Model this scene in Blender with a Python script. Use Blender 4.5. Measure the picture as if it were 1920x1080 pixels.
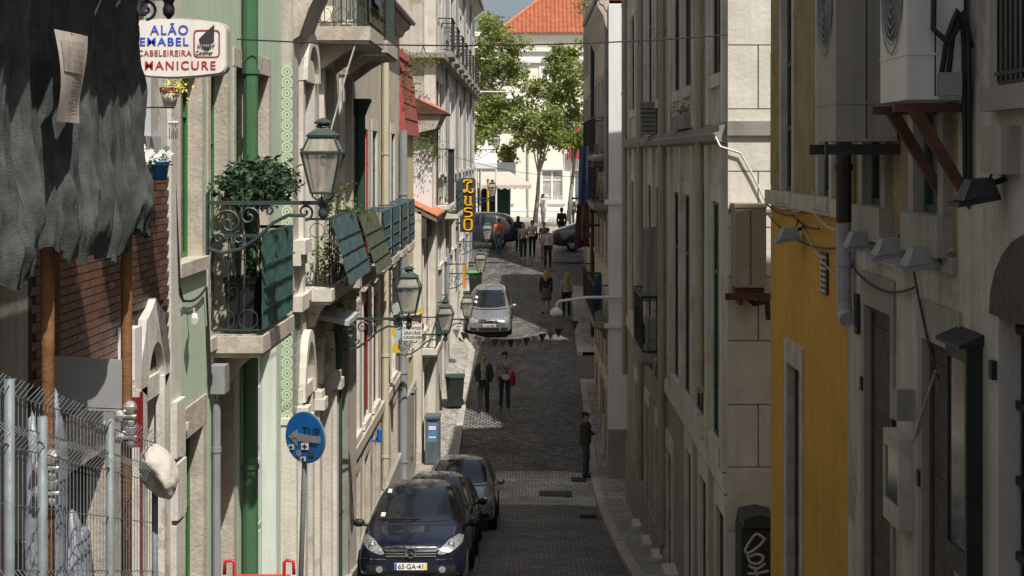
import bpy, bmesh, math, random
from mathutils import Vector, Matrix, noise
from mathutils.bvhtree import BVHTree
from mathutils.geometry import delaunay_2d_cdt
R = math.radians
rnd = random.Random(7)
for o in list(bpy.data.objects): bpy.data.objects.remove(o)
scene = bpy.context.scene
C = scene.collection

# ------------------------------------------------------------ camera, sky, sun
# level camera looking along +Y down the street; FPX = focal length in photo pixels,
# (VX, VY) = where the street's vanishing point sits in the photo
FPX, VX, VY = 2900.0, 990.0, 290.0
cam_d = bpy.data.cameras.new('camera')
cam = bpy.data.objects.new('camera', cam_d); C.objects.link(cam)
cam.location = (0, 0, 0); cam.rotation_euler = (R(90), 0, 0)
cam_d.sensor_width = 36; cam_d.lens = 36 * FPX / 1920
cam_d.shift_x = (960 - VX) / 1920; cam_d.shift_y = -(540 - VY) / 1920
cam_d.clip_start = .1; cam_d.clip_end = 5000
scene.camera = cam
SUNV = Vector((-.315, .545, -1)).normalized()          # direction the light travels
w = bpy.data.worlds.new('World'); scene.world = w; w.use_nodes = True
nt = w.node_tree; bg = nt.nodes['Background']
sky = nt.nodes.new('ShaderNodeTexSky'); sky.sky_type = 'NISHITA'; sky.sun_disc = False
sky.sun_elevation = math.asin(-SUNV.z); sky.sun_rotation = math.atan2(-SUNV.x, -SUNV.y)
sky.dust_density = 4.0; sky.ozone_density = .5
# thin high cloud veil over the clear sky
wtc = nt.nodes.new('ShaderNodeTexCoord'); wn = nt.nodes.new('ShaderNodeTexNoise'); wn.inputs['Scale'].default_value = 2.2; wn.inputs['Detail'].default_value = 6
nt.links.new(wtc.outputs['Generated'], wn.inputs['Vector'])
wr_ = nt.nodes.new('ShaderNodeMapRange'); nt.links.new(wn.outputs[0], wr_.inputs[0])
for i, x in enumerate((.35, .65, .35, .6)): wr_.inputs[i + 1].default_value = x
wm_ = nt.nodes.new('ShaderNodeMix'); wm_.data_type = 'RGBA'; nt.links.new(wr_.outputs[0], wm_.inputs[0]); nt.links.new(sky.outputs[0], wm_.inputs[6]); wm_.inputs[7].default_value = (3.0, 3.35, 3.9, 1)
nt.links.new(wm_.outputs[2], bg.inputs[0]); bg.inputs[1].default_value = .085
sl = bpy.data.lights.new('sun', 'SUN'); sl.energy = 4.1; sl.angle = R(.53); sl.color = (1, .95, .87)
sun = bpy.data.objects.new('sun', sl); C.objects.link(sun); sun.location = (20, -30, 60)
sun.rotation_euler = SUNV.to_track_quat('-Z', 'Y').to_euler()
scene.view_settings.view_transform = 'Standard'; scene.view_settings.look = 'None'
scene.view_settings.gamma = 1; scene.view_settings.exposure = .45
scene.render.engine = 'CYCLES'

# ------------------------------------------------------------ object helpers
OFF = {}
def props(o, label=None, cat=None, group=None, kind=None):
    if label: o['label'] = label
    if cat: o['category'] = cat
    if group: o['group'] = group
    if kind: o['kind'] = kind
    return o
def thing(name, label, cat, loc=(0, 0, 0), group=None):
    o = bpy.data.objects.new(name, None); C.objects.link(o); o.location = loc
    o.empty_display_size = .1
    OFF[o] = Vector(loc)
    return props(o, label, cat, group)
class MB:
    def __init__(s): s.v = []; s.f = []; s.sm = False
    def add(s, vs, fs):
        n = len(s.v); s.v += [Vector(p) for p in vs]; s.f += [tuple(i + n for i in f) for f in fs]; return s
    def box(s, x0, x1, y0, y1, z0, z1):
        if x0 > x1: x0, x1 = x1, x0
        if y0 > y1: y0, y1 = y1, y0
        if z0 > z1: z0, z1 = z1, z0
        return s.add([(x0,y0,z0),(x1,y0,z0),(x1,y1,z0),(x0,y1,z0),(x0,y0,z1),(x1,y0,z1),(x1,y1,z1),(x0,y1,z1)],
              [(0,3,2,1),(4,5,6,7),(0,1,5,4),(1,2,6,5),(2,3,7,6),(3,0,4,7)])
    def hexa(s, a):      # 8 points ordered as box
        return s.add(a, [(0,3,2,1),(4,5,6,7),(0,1,5,4),(1,2,6,5),(2,3,7,6),(3,0,4,7)])
    def tube(s, pts, r, n=8, cap=True):
        pts = [Vector(p) for p in pts]; rs = r if isinstance(r, (list, tuple)) else [r] * len(pts)
        t0 = (pts[1] - pts[0]).normalized()
        up = Vector((0, 0, 1)) if abs(t0.z) < .9 else Vector((1, 0, 0))
        nrm = t0.cross(up).normalized(); b = len(s.v)
        for i, p in enumerate(pts):
            t = (pts[min(i + 1, len(pts) - 1)] - pts[max(i - 1, 0)])
            t = t.normalized() if t.length > 1e-9 else t0
            nrm = (nrm - t * nrm.dot(t)); nrm = nrm.normalized() if nrm.length > 1e-6 else t.orthogonal().normalized()
            bi = t.cross(nrm)
            for k in range(n):
                a = 2 * math.pi * (k + .5) / n
                s.v.append(p + (nrm * math.cos(a) + bi * math.sin(a)) * rs[i])
        for i in range(len(pts) - 1):
            for k in range(n):
                s.f.append((b + i*n + k, b + i*n + (k+1) % n, b + (i+1)*n + (k+1) % n, b + (i+1)*n + k))
        if cap:
            s.f.append(tuple(b + k for k in range(n))[::-1]); e = b + (len(pts) - 1) * n
            s.f.append(tuple(e + k for k in range(n)))
        return s
    def lathe(s, prof, c=(0, 0, 0), n=12, rot=0, cap=True):   # prof: [(r,z)...]
        b = len(s.v); c = Vector(c)
        for r_, z in prof:
            for k in range(n):
                a = rot + 2 * math.pi * k / n
                s.v.append(c + Vector((r_ * math.cos(a), r_ * math.sin(a), z)))
        for i in range(len(prof) - 1):
            for k in range(n):
                s.f.append((b+i*n+k, b+i*n+(k+1)%n, b+(i+1)*n+(k+1)%n, b+(i+1)*n+k))
        if cap:
            s.f.append(tuple(b + k for k in range(n))[::-1])
            e = b + (len(prof) - 1) * n; s.f.append(tuple(e + k for k in range(n)))
        return s
    def ball(s, c, rx, ry=None, rz=None, n=10, m=7):
        ry = ry or rx; rz = rz or rx; b = len(s.v); c = Vector(c)
        for i in range(1, m):
            t = math.pi * i / m
            for k in range(n):
                a = 2*math.pi*k/n
                s.v.append(c + Vector((rx*math.sin(t)*math.cos(a), ry*math.sin(t)*math.sin(a), rz*math.cos(t))))
        for i in range(m - 2):
            for k in range(n):
                s.f.append((b+i*n+k, b+(i+1)*n+k, b+(i+1)*n+(k+1)%n, b+i*n+(k+1)%n))
        t = len(s.v); s.v += [c + Vector((0,0,rz)), c - Vector((0,0,rz))]
        e = b + (m-2)*n
        for k in range(n):
            s.f.append((t, b+k, b+(k+1)%n)); s.f.append((t+1, e+(k+1)%n, e+k))
        return s
    def prism(s, poly, fn, d0, d1):   # poly: 2D points; fn(u,v,d)->3D
        n = len(poly); b = len(s.v)
        s.v += [Vector(fn(u, v, d0)) for u, v in poly] + [Vector(fn(u, v, d1)) for u, v in poly]
        s.f.append(tuple(b+i for i in range(n))); s.f.append(tuple(b+n+i for i in range(n))[::-1])
        for i in range(n): s.f.append((b+i, b+n+i, b+n+(i+1)%n, b+(i+1)%n))
        return s
    def mesh(s, off=Vector((0,0,0)), smooth=False, name='m'):
        me = bpy.data.meshes.new(name)
        me.from_pydata([tuple(v - off) for v in s.v], [], s.f); me.validate()
        bm = bmesh.new(); bm.from_mesh(me); bmesh.ops.recalc_face_normals(bm, faces=bm.faces); bm.to_mesh(me); bm.free()
        if smooth:
            for p in me.polygons: p.use_smooth = True
        return me
def put(name, me, mat, parent=None, loc=None):
    o = bpy.data.objects.new(name, me); C.objects.link(o)
    if mat and not me.materials: me.materials.append(mat)
    if parent: o.parent = parent; OFF[o] = OFF.get(parent, Vector((0,0,0)))
    else: OFF[o] = Vector((0,0,0))
    if loc is not None: o.location = Vector(loc) - (OFF[parent] if parent else Vector((0,0,0)))
    return o
def part(name, mb, mat, parent, smooth=False, label=None, kind=None):
    o = put(name, mb.mesh(OFF.get(parent, Vector((0,0,0))), smooth, name), mat, parent)
    if label: o['label'] = label
    if kind: o['kind'] = kind
    return o
def solo(name, mb, mat, label, cat, base, group=None, smooth=False):
    o = bpy.data.objects.new(name, mb.mesh(Vector(base), smooth, name)); C.objects.link(o)
    o.location = base; o.data.materials.append(mat); OFF[o] = Vector(base)
    return props(o, label, cat, group)
def struct(name, mb, mat, smooth=False):
    o = part(name, mb, mat, None, smooth); o['kind'] = 'structure'; return o
def kids(o): return [c for c in bpy.data.objects if c.parent == o]
def copy_tree(o, parent=None):
    c = o.copy(); C.objects.link(c); c.parent = parent; OFF[c] = OFF.get(o, Vector((0,0,0)))
    for ch in kids(o): copy_tree(ch, c)
    return c
def YZ(X, px, py): y = FPX * X / (px - VX); return y, (VY - py) * y / FPX   # point of a street-side facade
def XZ(Y, px, py): return (px - VX) * Y / FPX, (VY - py) * Y / FPX           # point of a plane across the street
GT = [(-60,9),(0,-1.65),(8,-3.7),(12,-4.8),(16,-5.75),(20,-6.4),(25,-7.05),(31,-7.95),(37,-8.65),(41,-8.95),(43,-8.9),(48,-8.05),
      (54,-7.3),(60,-6.6),(67,-5.55),(73,-4.85),(80,-4.4),(97,-4.0),(3000,-4.0)]
def _g(y):
    for (a, za), (b, zb) in zip(GT, GT[1:]):
        if y <= b: return za + (zb - za) * (y - a) / (b - a)
    return GT[-1][1]
def G(y): return sum(_g(y + k * .5) for k in range(-3, 4)) / 7

# ------------------------------------------------------------ materials
MATS = {}
def mat(name, col, rough=.75, var=.18, scale=2.5, bump=.15, bscale=40, metal=0, streak=0, dirt=None, dirt_amt=.5, spec=.35, coat=0, peel=None, peel_at=.60):
    m = bpy.data.materials.new(name); m.use_nodes = True; MATS[name] = m
    t = m.node_tree; N = t.nodes; L = t.links; b = N['Principled BSDF']
    b.inputs['Roughness'].default_value = rough; b.inputs['Metallic'].default_value = metal
    b.inputs['Specular IOR Level'].default_value = spec; b.inputs['Coat Weight'].default_value = coat
    tc = N.new('ShaderNodeTexCoord'); src = tc.outputs['Object']
    def nz(sc, det=4, rg=.6, vec=None):
        n = N.new('ShaderNodeTexNoise'); n.inputs['Scale'].default_value = sc; n.inputs['Detail'].default_value = det
        n.inputs['Roughness'].default_value = rg; L.new(vec or src, n.inputs['Vector']); return n.outputs[0]
    def rng(f, a, b_, lo, hi):
        r = N.new('ShaderNodeMapRange'); L.new(f, r.inputs[0])
        for i, x in enumerate((a, b_, lo, hi)): r.inputs[i + 1].default_value = x
        return r.outputs[0]
    def mix(bt, f, a, c):
        x = N.new('ShaderNodeMix'); x.data_type = 'RGBA'; x.blend_type = bt
        for i, v in ((0, f), (6, a), (7, c)):
            if hasattr(v, 'links') or hasattr(v, 'is_linked'): L.new(v, x.inputs[i])
            else: x.inputs[i].default_value = v if i == 0 else (*v, 1)
        return x.outputs[2]
    lo = tuple(max(0, c * (1 - var)) for c in col); hi = tuple(min(1, c * (1 + var * .7)) for c in col)
    c = mix('MIX', rng(nz(scale, 6), .3, .7, 0, 1), lo, hi)
    if dirt:
        c = mix('MIX', rng(nz(scale * .6 + .37, 8, .7), .5, .68, 0, dirt_amt), c, dirt)
    if peel:      # crisp-edged patches where the paint has come away
        c = mix('MIX', rng(nz(1.1, 9, .68), peel_at, peel_at + .015, 0, 1), c, peel)
    if streak:
        mp = N.new('ShaderNodeMapping'); mp.inputs['Scale'].default_value = (7, 7, .45); L.new(src, mp.inputs[0])
        c = mix('MULTIPLY', rng(nz(1.6, 5, .65, mp.outputs[0]), .45, .75, 0, streak), c, (.45, .42, .37))
    L.new(c, b.inputs['Base Color'])
    if bump:
        bp = N.new('ShaderNodeBump'); bp.inputs['Strength'].default_value = bump; bp.inputs['Distance'].default_value = .02
        L.new(nz(bscale, 5), bp.inputs['Height']); L.new(bp.outputs[0], b.inputs['Normal'])
    r2 = rng(nz(scale * 3 + 1), .3, .7, max(.04, rough - .12), min(1, rough + .12)); L.new(r2, b.inputs['Roughness'])
    return m
def brick_mat(name, c1, c2, mortar, bw, rh, ms, rough, bump, dist, swap=False, rowvar=.5):
    m = mat(name, c1, rough, bump=0); t = m.node_tree; N = t.nodes; L = t.links; b = N['Principled BSDF']
    tc = N.new('ShaderNodeTexCoord'); mp = N.new('ShaderNodeMapping'); L.new(tc.outputs['Object'], mp.inputs[0])
    if swap: mp.inputs['Rotation'].default_value = (0, 0, R(90))
    # wobble the grid a little so the rows are hand laid
    n0 = N.new('ShaderNodeTexNoise'); n0.inputs['Scale'].default_value = 1.7; L.new(tc.outputs['Object'], n0.inputs['Vector'])
    vm = N.new('ShaderNodeVectorMath'); vm.operation = 'MULTIPLY_ADD'; L.new(n0.outputs['Color'], vm.inputs[0])
    vm.inputs[1].default_value = (.12, .12, 0); L.new(mp.outputs[0], vm.inputs[2])
    br = N.new('ShaderNodeTexBrick'); L.new(vm.outputs[0], br.inputs['Vector'])
    br.inputs['Scale'].default_value = 1; br.inputs['Brick Width'].default_value = bw; br.inputs['Row Height'].default_value = rh
    br.inputs['Mortar Size'].default_value = ms; br.inputs['Mortar Smooth'].default_value = .6; br.inputs['Bias'].default_value = 0
    br.inputs['Color1'].default_value = (*c1, 1); br.inputs['Color2'].default_value = (*c2, 1); br.inputs['Mortar'].default_value = (*mortar, 1)
    n1 = N.new('ShaderNodeTexNoise'); n1.inputs['Scale'].default_value = .8; n1.inputs['Detail'].default_value = 7; L.new(tc.outputs['Object'], n1.inputs['Vector'])
    mr = N.new('ShaderNodeMapRange'); L.new(n1.outputs[0], mr.inputs[0])
    for i, x in enumerate((.3, .7, .55, 1.35)): mr.inputs[i + 1].default_value = x
    mx = N.new('ShaderNodeMix'); mx.data_type = 'RGBA'; mx.blend_type = 'MULTIPLY'; mx.inputs[0].default_value = 1
    L.new(br.outputs['Color'], mx.inputs[6]); L.new(mr.outputs[0], mx.inputs[7]); L.new(mx.outputs[2], b.inputs['Base Color'])
    n2 = N.new('ShaderNodeTexNoise'); n2.inputs['Scale'].default_value = 14; L.new(tc.outputs['Object'], n2.inputs['Vector'])
    ad = N.new('ShaderNodeMath'); ad.operation = 'MULTIPLY_ADD'; L.new(br.outputs['Fac'], ad.inputs[0]); ad.inputs[1].default_value = -1; L.new(n2.outputs[0], ad.inputs[2])
    bp = N.new('ShaderNodeBump'); bp.inputs['Strength'].default_value = bump; bp.inputs['Distance'].default_value = dist
    L.new(ad.outputs[0], bp.inputs['Height']); L.new(bp.outputs[0], b.inputs['Normal'])
    return m
def cell_mat(name, c1, c2, size, rough, bump, dist):
    m = mat(name, c1, rough, bump=0); t = m.node_tree; N = t.nodes; L = t.links; b = N['Principled BSDF']
    tc = N.new('ShaderNodeTexCoord'); v = N.new('ShaderNodeTexVoronoi'); v.inputs['Scale'].default_value = 1 / size
    v.inputs['Randomness'].default_value = .55; L.new(tc.outputs['Object'], v.inputs['Vector'])
    cr = N.new('ShaderNodeSeparateColor'); L.new(v.outputs['Color'], cr.inputs[0])
    n1 = N.new('ShaderNodeTexNoise'); n1.inputs['Scale'].default_value = .9; n1.inputs['Detail'].default_value = 7; L.new(tc.outputs['Object'], n1.inputs['Vector'])
    sm = N.new('ShaderNodeMath'); sm.operation = 'MULTIPLY_ADD'; L.new(n1.outputs[0], sm.inputs[0]); sm.inputs[1].default_value = 1.6; L.new(cr.outputs[0], sm.inputs[2])
    mr = N.new('ShaderNodeMapRange'); L.new(sm.outputs[0], mr.inputs[0]); mr.inputs[1].default_value = .6; mr.inputs[2].default_value = 1.9
    mx = N.new('ShaderNodeMix'); mx.data_type = 'RGBA'; L.new(mr.outputs[0], mx.inputs[0]); mx.inputs[6].default_value = (*c1, 1); mx.inputs[7].default_value = (*c2, 1)
    L.new(mx.outputs[2], b.inputs['Base Color'])
    bp = N.new('ShaderNodeBump'); bp.inputs['Strength'].default_value = bump; bp.inputs['Distance'].default_value = dist; bp.invert = True
    L.new(v.outputs['Distance'], bp.inputs['Height']); L.new(bp.outputs[0], b.inputs['Normal'])
    return m
def glass_mat(name, col, rough=.06):
    m = mat(name, col, rough, var=.3, bump=.03, bscale=3, spec=.7); return m
def clear_mat(name, col, alpha, rough=.15):
    m = mat(name, col, rough, var=.2, bump=.05, bscale=8, spec=.6)
    m.node_tree.nodes['Principled BSDF'].inputs['Alpha'].default_value = alpha; return m
def leaf_mat(name, c1, c2, trans=.3):
    m = bpy.data.materials.new(name); m.use_nodes = True; t = m.node_tree; N = t.nodes; L = t.links; b = N['Principled BSDF']
    g = N.new('ShaderNodeNewGeometry'); mx = N.new('ShaderNodeMix'); mx.data_type = 'RGBA'
    L.new(g.outputs['Random Per Island'], mx.inputs[0]); mx.inputs[6].default_value = (*c1, 1); mx.inputs[7].default_value = (*c2, 1)
    L.new(mx.outputs[2], b.inputs['Base Color']); b.inputs['Roughness'].default_value = .55; b.inputs['Specular IOR Level'].default_value = .3
    tr = N.new('ShaderNodeBsdfTranslucent'); L.new(mx.outputs[2], tr.inputs[0]); ms = N.new('ShaderNodeMixShader'); ms.inputs[0].default_value = trans
    L.new(b.outputs[0], ms.inputs[1]); L.new(tr.outputs[0], ms.inputs[2]); L.new(ms.outputs[0], N['Material Output'].inputs[0]); return m

grime = (.10, .09, .075)
M = dict(
 ground=mat('ground_earth', (.12,.11,.10)),
 road=brick_mat('basalt_setts', (.085,.082,.08), (.24,.23,.22), (.035,.033,.03), .19, .14, .022, .42, 1.0, .06),
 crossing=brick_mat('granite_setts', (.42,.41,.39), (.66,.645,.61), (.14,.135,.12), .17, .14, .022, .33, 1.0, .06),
 walk=cell_mat('limestone_paving', (.15,.143,.13), (.40,.38,.345), .10, .40, .9, .04),
 kerb=mat('kerb_limestone', (.40,.37,.33), .7, .25, 3, .3, 18, dirt=(.2,.185,.165)),
 iron=mat('cast_iron', (.035,.036,.035), .6, .3, 6, .3, 30),
 blackiron=mat('black_iron', (.02,.021,.022), .5, .3, 6, .2, 30),
 greeniron=mat('green_painted_iron', (.034,.056,.051), .5, .3, 5, .25, 50, dirt=(.06,.07,.06), spec=.5),
 greenpanel=mat('green_sheet', (.045,.105,.09), .5, .25, 3, .2, 30, dirt=(.07,.085,.075)),
 bluepanel=mat('bluegreen_sheet', (.06,.10,.105), .55, .25, 3, .2, 30, streak=.3),
 olivepanel=mat('olive_sheet', (.085,.095,.06), .6, .25, 3, .2, 30, streak=.3),
 mint=mat('mint_plaster', (.48,.58,.44), .85, .07, 1.3, .12, 60, streak=.32, dirt=(.45,.53,.42), dirt_amt=.4, peel=(.52,.56,.48), peel_at=.66),
 mintdoor=mat('pale_mint_paint', (.62,.68,.60), .6, .06, 2, .05, 30, streak=.25),
 stone=mat('limestone', (.50,.45,.38), .85, .22, 5, .5, 22, dirt=(.34,.29,.24), streak=.3),
 paleston=mat('pale_limestone', (.62,.585,.52), .85, .12, 3, .35, 25, dirt=(.42,.38,.32), streak=.35),
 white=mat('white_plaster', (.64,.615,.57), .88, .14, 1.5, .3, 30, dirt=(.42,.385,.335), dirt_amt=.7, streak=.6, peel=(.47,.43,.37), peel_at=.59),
 dullwhite=mat('dirty_white_plaster', (.50,.465,.42), .9, .16, 1.2, .35, 25, dirt=(.34,.30,.26), dirt_amt=.8, streak=.65, peel=(.33,.30,.265), peel_at=.60),  # duller base than the white plaster, with dirt, streaks and peeled patches
 whitewall=mat('white_painted_wall', (.72,.72,.71), .85, .05, 1.2, .12, 40, streak=.15),
 ashlar=mat('whitewashed_ashlar', (.66,.64,.585), .85, .10, 2.2, .35, 14, dirt=(.50,.46,.39), dirt_amt=.4, streak=.2),
 rawstone=mat('bare_ashlar', (.54,.505,.44), .9, .14, 3, .35, 16, dirt=(.40,.345,.29), streak=.25),
 beige=mat('beige_plaster', (.54,.485,.395), .85, .12, 1.4, .25, 35, dirt=(.38,.33,.265), dirt_amt=.7, streak=.55, peel=(.43,.40,.35), peel_at=.61),
 cream=mat('cream_plaster', (.60,.54,.41), .85, .08, 1.4, .15, 40, streak=.3),
 grey=mat('grey_cement', (.30,.285,.26), .9, .2, 2, .3, 25, dirt=(.18,.165,.145), streak=.3),
 oldwall=mat('weathered_render', (.50,.46,.40), .9, .16, .9, .35, 12, dirt=(.33,.285,.235), dirt_amt=.8, streak=.5, peel=(.36,.32,.27), peel_at=.58),
 farfac=mat('faded_pale_render', (.60,.565,.50), .88, .14, 1.1, .25, 20, dirt=(.44,.37,.30), dirt_amt=.6, streak=.55, peel=(.45,.40,.33), peel_at=.585),
 rightfac=mat('dull_yellowish_render', (.58,.545,.455), .88, .16, 1.1, .25, 25, dirt=(.40,.37,.30), dirt_amt=.7, streak=.6, peel=(.44,.41,.36), peel_at=.60),
 rightlow=mat('dirty_grey_base', (.34,.32,.28), .9, .18, 1.2, .3, 20, dirt=(.18,.165,.14), dirt_amt=.7, streak=.4),
 ochre=mat('ochre_paint', (.58,.32,.045), .8, .16, 1.2, .2, 30, streak=.4, dirt=(.54,.27,.04), dirt_amt=.6, peel=(.50,.30,.08), peel_at=.64),
 ochreold=mat('faded_ochre', (.31,.235,.12), .9, .25, 1.5, .3, 20, dirt=(.20,.165,.115), dirt_amt=.8, peel=(.40,.36,.29), peel_at=.60, streak=.5),
 yellowpl=mat('pale_yellow_plaster', (.60,.52,.29), .85, .08, 1.5, .15, 30, streak=.3),
 red=mat('red_cladding', (.36,.085,.075), .7, .15, 1.5, .15, 20, dirt=(.30,.11,.09)),
 brown=mat('brown_tile', (.125,.062,.045), .45, .3, 9, .15, 30, dirt=(.075,.045,.036), spec=.5),
 grout=mat('grout', (.085,.05,.04), .9),
 green=mat('bright_green_paint', (.04,.17,.035), .45, .12, 2, .08, 30, spec=.5),
 greenpipe=mat('green_pipe_paint', (.07,.165,.085), .4, .12, 1, .05, 30, spec=.5, streak=.25),
 darkgreen=mat('dark_green_paint', (.03,.07,.05), .5, .2, 3, .1, 30),
 bluepaint=mat('grey_blue_paint', (.07,.12,.15), .55, .2, 3, .1, 30),
 greypaint=mat('grey_paint', (.42,.44,.44), .6, .1, 2, .1, 30, streak=.3),
 whitepaint=mat('white_paint', (.74,.73,.70), .5, .06, 2, .08, 30, streak=.2),
 creampaint=mat('cream_paint', (.52,.47,.35), .6, .1, 2, .1, 20, streak=.35),
 greypipe=mat('grey_pipe', (.26,.28,.30), .5, .15, 2, .1, 20, streak=.3),
 rightstone=mat('paled_limestone', (.64,.60,.52), .85, .15, 2, .3, 20, dirt=(.36,.32,.255), dirt_amt=.6, streak=.5),  # paled so the vertical stone edges look grazed by light
 rightpipe=mat('dull_cream_pipe', (.40,.345,.25), .6, .15, 2, .15, 20, streak=.45),
 whitepipe=mat('offwhite_pipe', (.60,.60,.60), .5, .1, 2, .1, 20, streak=.3),
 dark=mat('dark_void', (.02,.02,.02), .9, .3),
 timber=mat('dark_timber', (.075,.06,.05), .7, .3, 4, .3, 20, streak=.4),
 wood=mat('weathered_wood', (.20,.17,.14), .8, .25, 4, .3, 20, streak=.5),
 reddoor=mat('dark_red_paint', (.22,.02,.022), .5, .15, 2),
 rust=mat('rusted_steel', (.24,.115,.05), .75, .35, 6, .35, 30, dirt=(.11,.055,.03)),
 rustdark=mat('dark_rust', (.10,.045,.03), .8, .35, 6, .35, 30),
 galv=mat('galvanised_steel', (.17,.195,.21), .55, .25, 8, .15, 40, metal=.1),
 steel=mat('bright_steel', (.62,.62,.60), .35, .12, 6, .1, 40, metal=.8),
 sheet=mat('grey_sheet_metal', (.27,.275,.275), .5, .15, 2, .05, 20, dirt=(.3,.29,.27)),
 tarp=mat('dark_netting', (.085,.094,.091), .9, .5, 5, .5, 110, dirt=(.03,.034,.034), dirt_amt=.7, streak=.6),
 poster=mat('aged_paper', (.52,.46,.40), .8, .2, 6, .1, 40, dirt=(.40,.34,.30), dirt_amt=.6),
 posterink=mat('faded_print', (.27,.23,.20), .8, .3, 14),
 sack=mat('grey_blue_plastic', (.24,.255,.30), .4, .25, 4, .5, 14, spec=.5),
 canvas=mat('offwhite_padding', (.54,.50,.45), .85, .15, 4, .5, 25, dirt=(.45,.41,.36)),
 pane=glass_mat('window_glass', (.018,.021,.024)),
 paneblue=glass_mat('sky_tinted_glass', (.05,.06,.07)),
 panelight=glass_mat('curtained_glass', (.42,.42,.39), .2),
 lampglass=clear_mat('lamp_glass', (.50,.47,.41), .32, .15),
 clearglass=clear_mat('display_glass', (.25,.27,.28), .45, .04), mirrorglass=mat('reflecting_glass', (.10,.11,.12), .04, .2, 2, .02, 3, metal=.6, spec=.8),
 tileroof=mat('clay_roof_tile', (.46,.165,.085), .8, .28, 7, .3, 20, dirt=(.30,.15,.10)),
 farroof=mat('orange_clay_tile', (.36,.115,.058), .8, .25, 2.5, .2, 10),
 acgrey=mat('beige_grey_casing', (.30,.285,.245), .55, .08, 1.5, .05, 30, streak=.4),
 acwhite=mat('offwhite_casing', (.66,.645,.60), .5, .07, 1.5, .05, 30, streak=.35, dirt=(.45,.40,.33), dirt_amt=.3),
 acbrown=mat('brownish_casing', (.27,.225,.17), .55, .08, 1.5, .05, 30, streak=.3),
 lampgrey=mat('floodlight_grey', (.26,.265,.27), .5, .15, 4, dirt=(.16,.15,.14)),
 cable=mat('black_cable', (.025,.025,.027), .6, .2),
 greycable=mat('grey_cable', (.40,.39,.37), .6, .2),
 rubber=mat('tyre_rubber', (.018,.018,.018), .8, .2, 5),
 alloy=mat('alloy_wheel', (.55,.56,.57), .35, .08, 5, metal=.25),
 chrome=mat('chrome', (.75,.75,.75), .15, .05, 5, .0, metal=1),
 headlamp=mat('headlamp_glass', (.40,.41,.42), .12, .6, 26, .4, 40, metal=.4, coat=1),
 tail=mat('tail_lamp', (.35,.02,.02), .2, .2, 5, coat=1),
 blackplastic=mat('black_plastic', (.02,.02,.021), .5, .2, 6),
 navy=mat('navy_car_paint', (.006,.009,.022), .3, .1, 2, 0, spec=.4, coat=.6),
 blackcar=mat('black_car_paint', (.012,.013,.015), .25, .1, 2, 0, spec=.5, coat=.9),
 silver=mat('silver_car_paint', (.30,.31,.32), .32, .06, 2, 0, metal=.6, coat=.8),
 bluecar=mat('dark_blue_suv_paint', (.018,.024,.045), .25, .1, 2, 0, spec=.5, coat=.9),
 darkcar=mat('dark_teal_sedan_paint', (.014,.022,.024), .22, .1, 2, 0, spec=.5, coat=.9),
 carglass=glass_mat('car_glass', (.012,.015,.019), .05),
 platewhite=mat('plate_white', (.75,.74,.70), .5, .04), plateblue=mat('plate_blue', (.03,.12,.45), .5, .05), plateyel=mat('plate_yellow', (.75,.60,.06), .5, .05),
 ink=mat('black_ink', (.02,.02,.022), .6, .1), signblue=mat('traffic_blue', (.012,.13,.42), .4, .12, 3, .05, 20, dirt=(.03,.15,.40)),
 signwhite=mat('sign_white', (.78,.76,.72), .45, .06, 2, .05, 20, streak=.22), signrim=mat('sign_rim', (.50,.47,.42), .5, .15, 3, streak=.4),
 lblue=mat('blue_lettering', (.03,.08,.55), .5, .12, 5), lred=mat('red_lettering', (.50,.02,.03), .5, .12, 5), ldark=mat('dark_lettering', (.05,.04,.05), .5, .1),
 lredd=mat('dull_red_lettering', (.42,.10,.08), .5, .12, 5), lbrown=mat('brownred_outline', (.33,.055,.05), .5, .1),
 neon=mat('yellow_tube', (.80,.44,.01), .4, .1, 4), neonb=mat('dark_sign_board', (.045,.043,.048), .6, .15, 2),
 yellow=mat('yellow_paint', (.72,.45,.03), .5, .1, 4), skyblue=mat('pale_blue_paint', (.35,.55,.72), .5, .1, 4), blackpaint=mat('black_paint', (.025,.027,.03), .5, .1, 4),
 orange=mat('orange_panel', (.62,.26,.04), .6, .1, 3), redplastic=mat('red_tube_paint', (.55,.03,.03), .4, .12, 4),
 binblack=mat('bin_plastic', (.025,.03,.028), .5, .2, 3), binlid=mat('bin_lid_green', (.035,.06,.035), .5, .2, 3), binbright=mat('bright_green_lid', (.09,.36,.08), .5, .15, 3),
 recycle=mat('recycling_grey', (.10,.13,.14), .5, .2, 3, streak=.3), recblue=mat('recycling_blue_label', (.10,.22,.42), .5, .12, 3),
 potblack=mat('black_pot', (.018,.018,.019), .5, .2, 4), potblue=mat('blue_pot', (.02,.22,.55), .45, .1, 4), potclay=mat('clay_pot', (.40,.16,.08), .7, .2, 6), potwhite=mat('painted_white_pot', (.66,.63,.60), .6, .1, 6),
 petal=mat('white_petals', (.80,.79,.76), .7, .05), flowery=mat('yellow_flower', (.68,.62,.12), .7, .2, 30),
 bark=mat('plane_bark', (.33,.30,.24), .85, .25, 5, .4, 14), banner=mat('red_banner', (.55,.03,.08), .7, .08, 2),
 tent=mat('white_tent_canvas', (.76,.78,.82), .8, .05), awning=mat('cream_awning', (.52,.44,.38), .85, .12, 2, streak=.2),
 creamwall=mat('cream_town_wall', (.86,.82,.71), .85, .04, .8, .08, 20), trim=mat('white_trim', (.80,.78,.73), .8, .04), shut=mat('grey_shutter', (.17,.19,.20), .6, .1),
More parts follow.
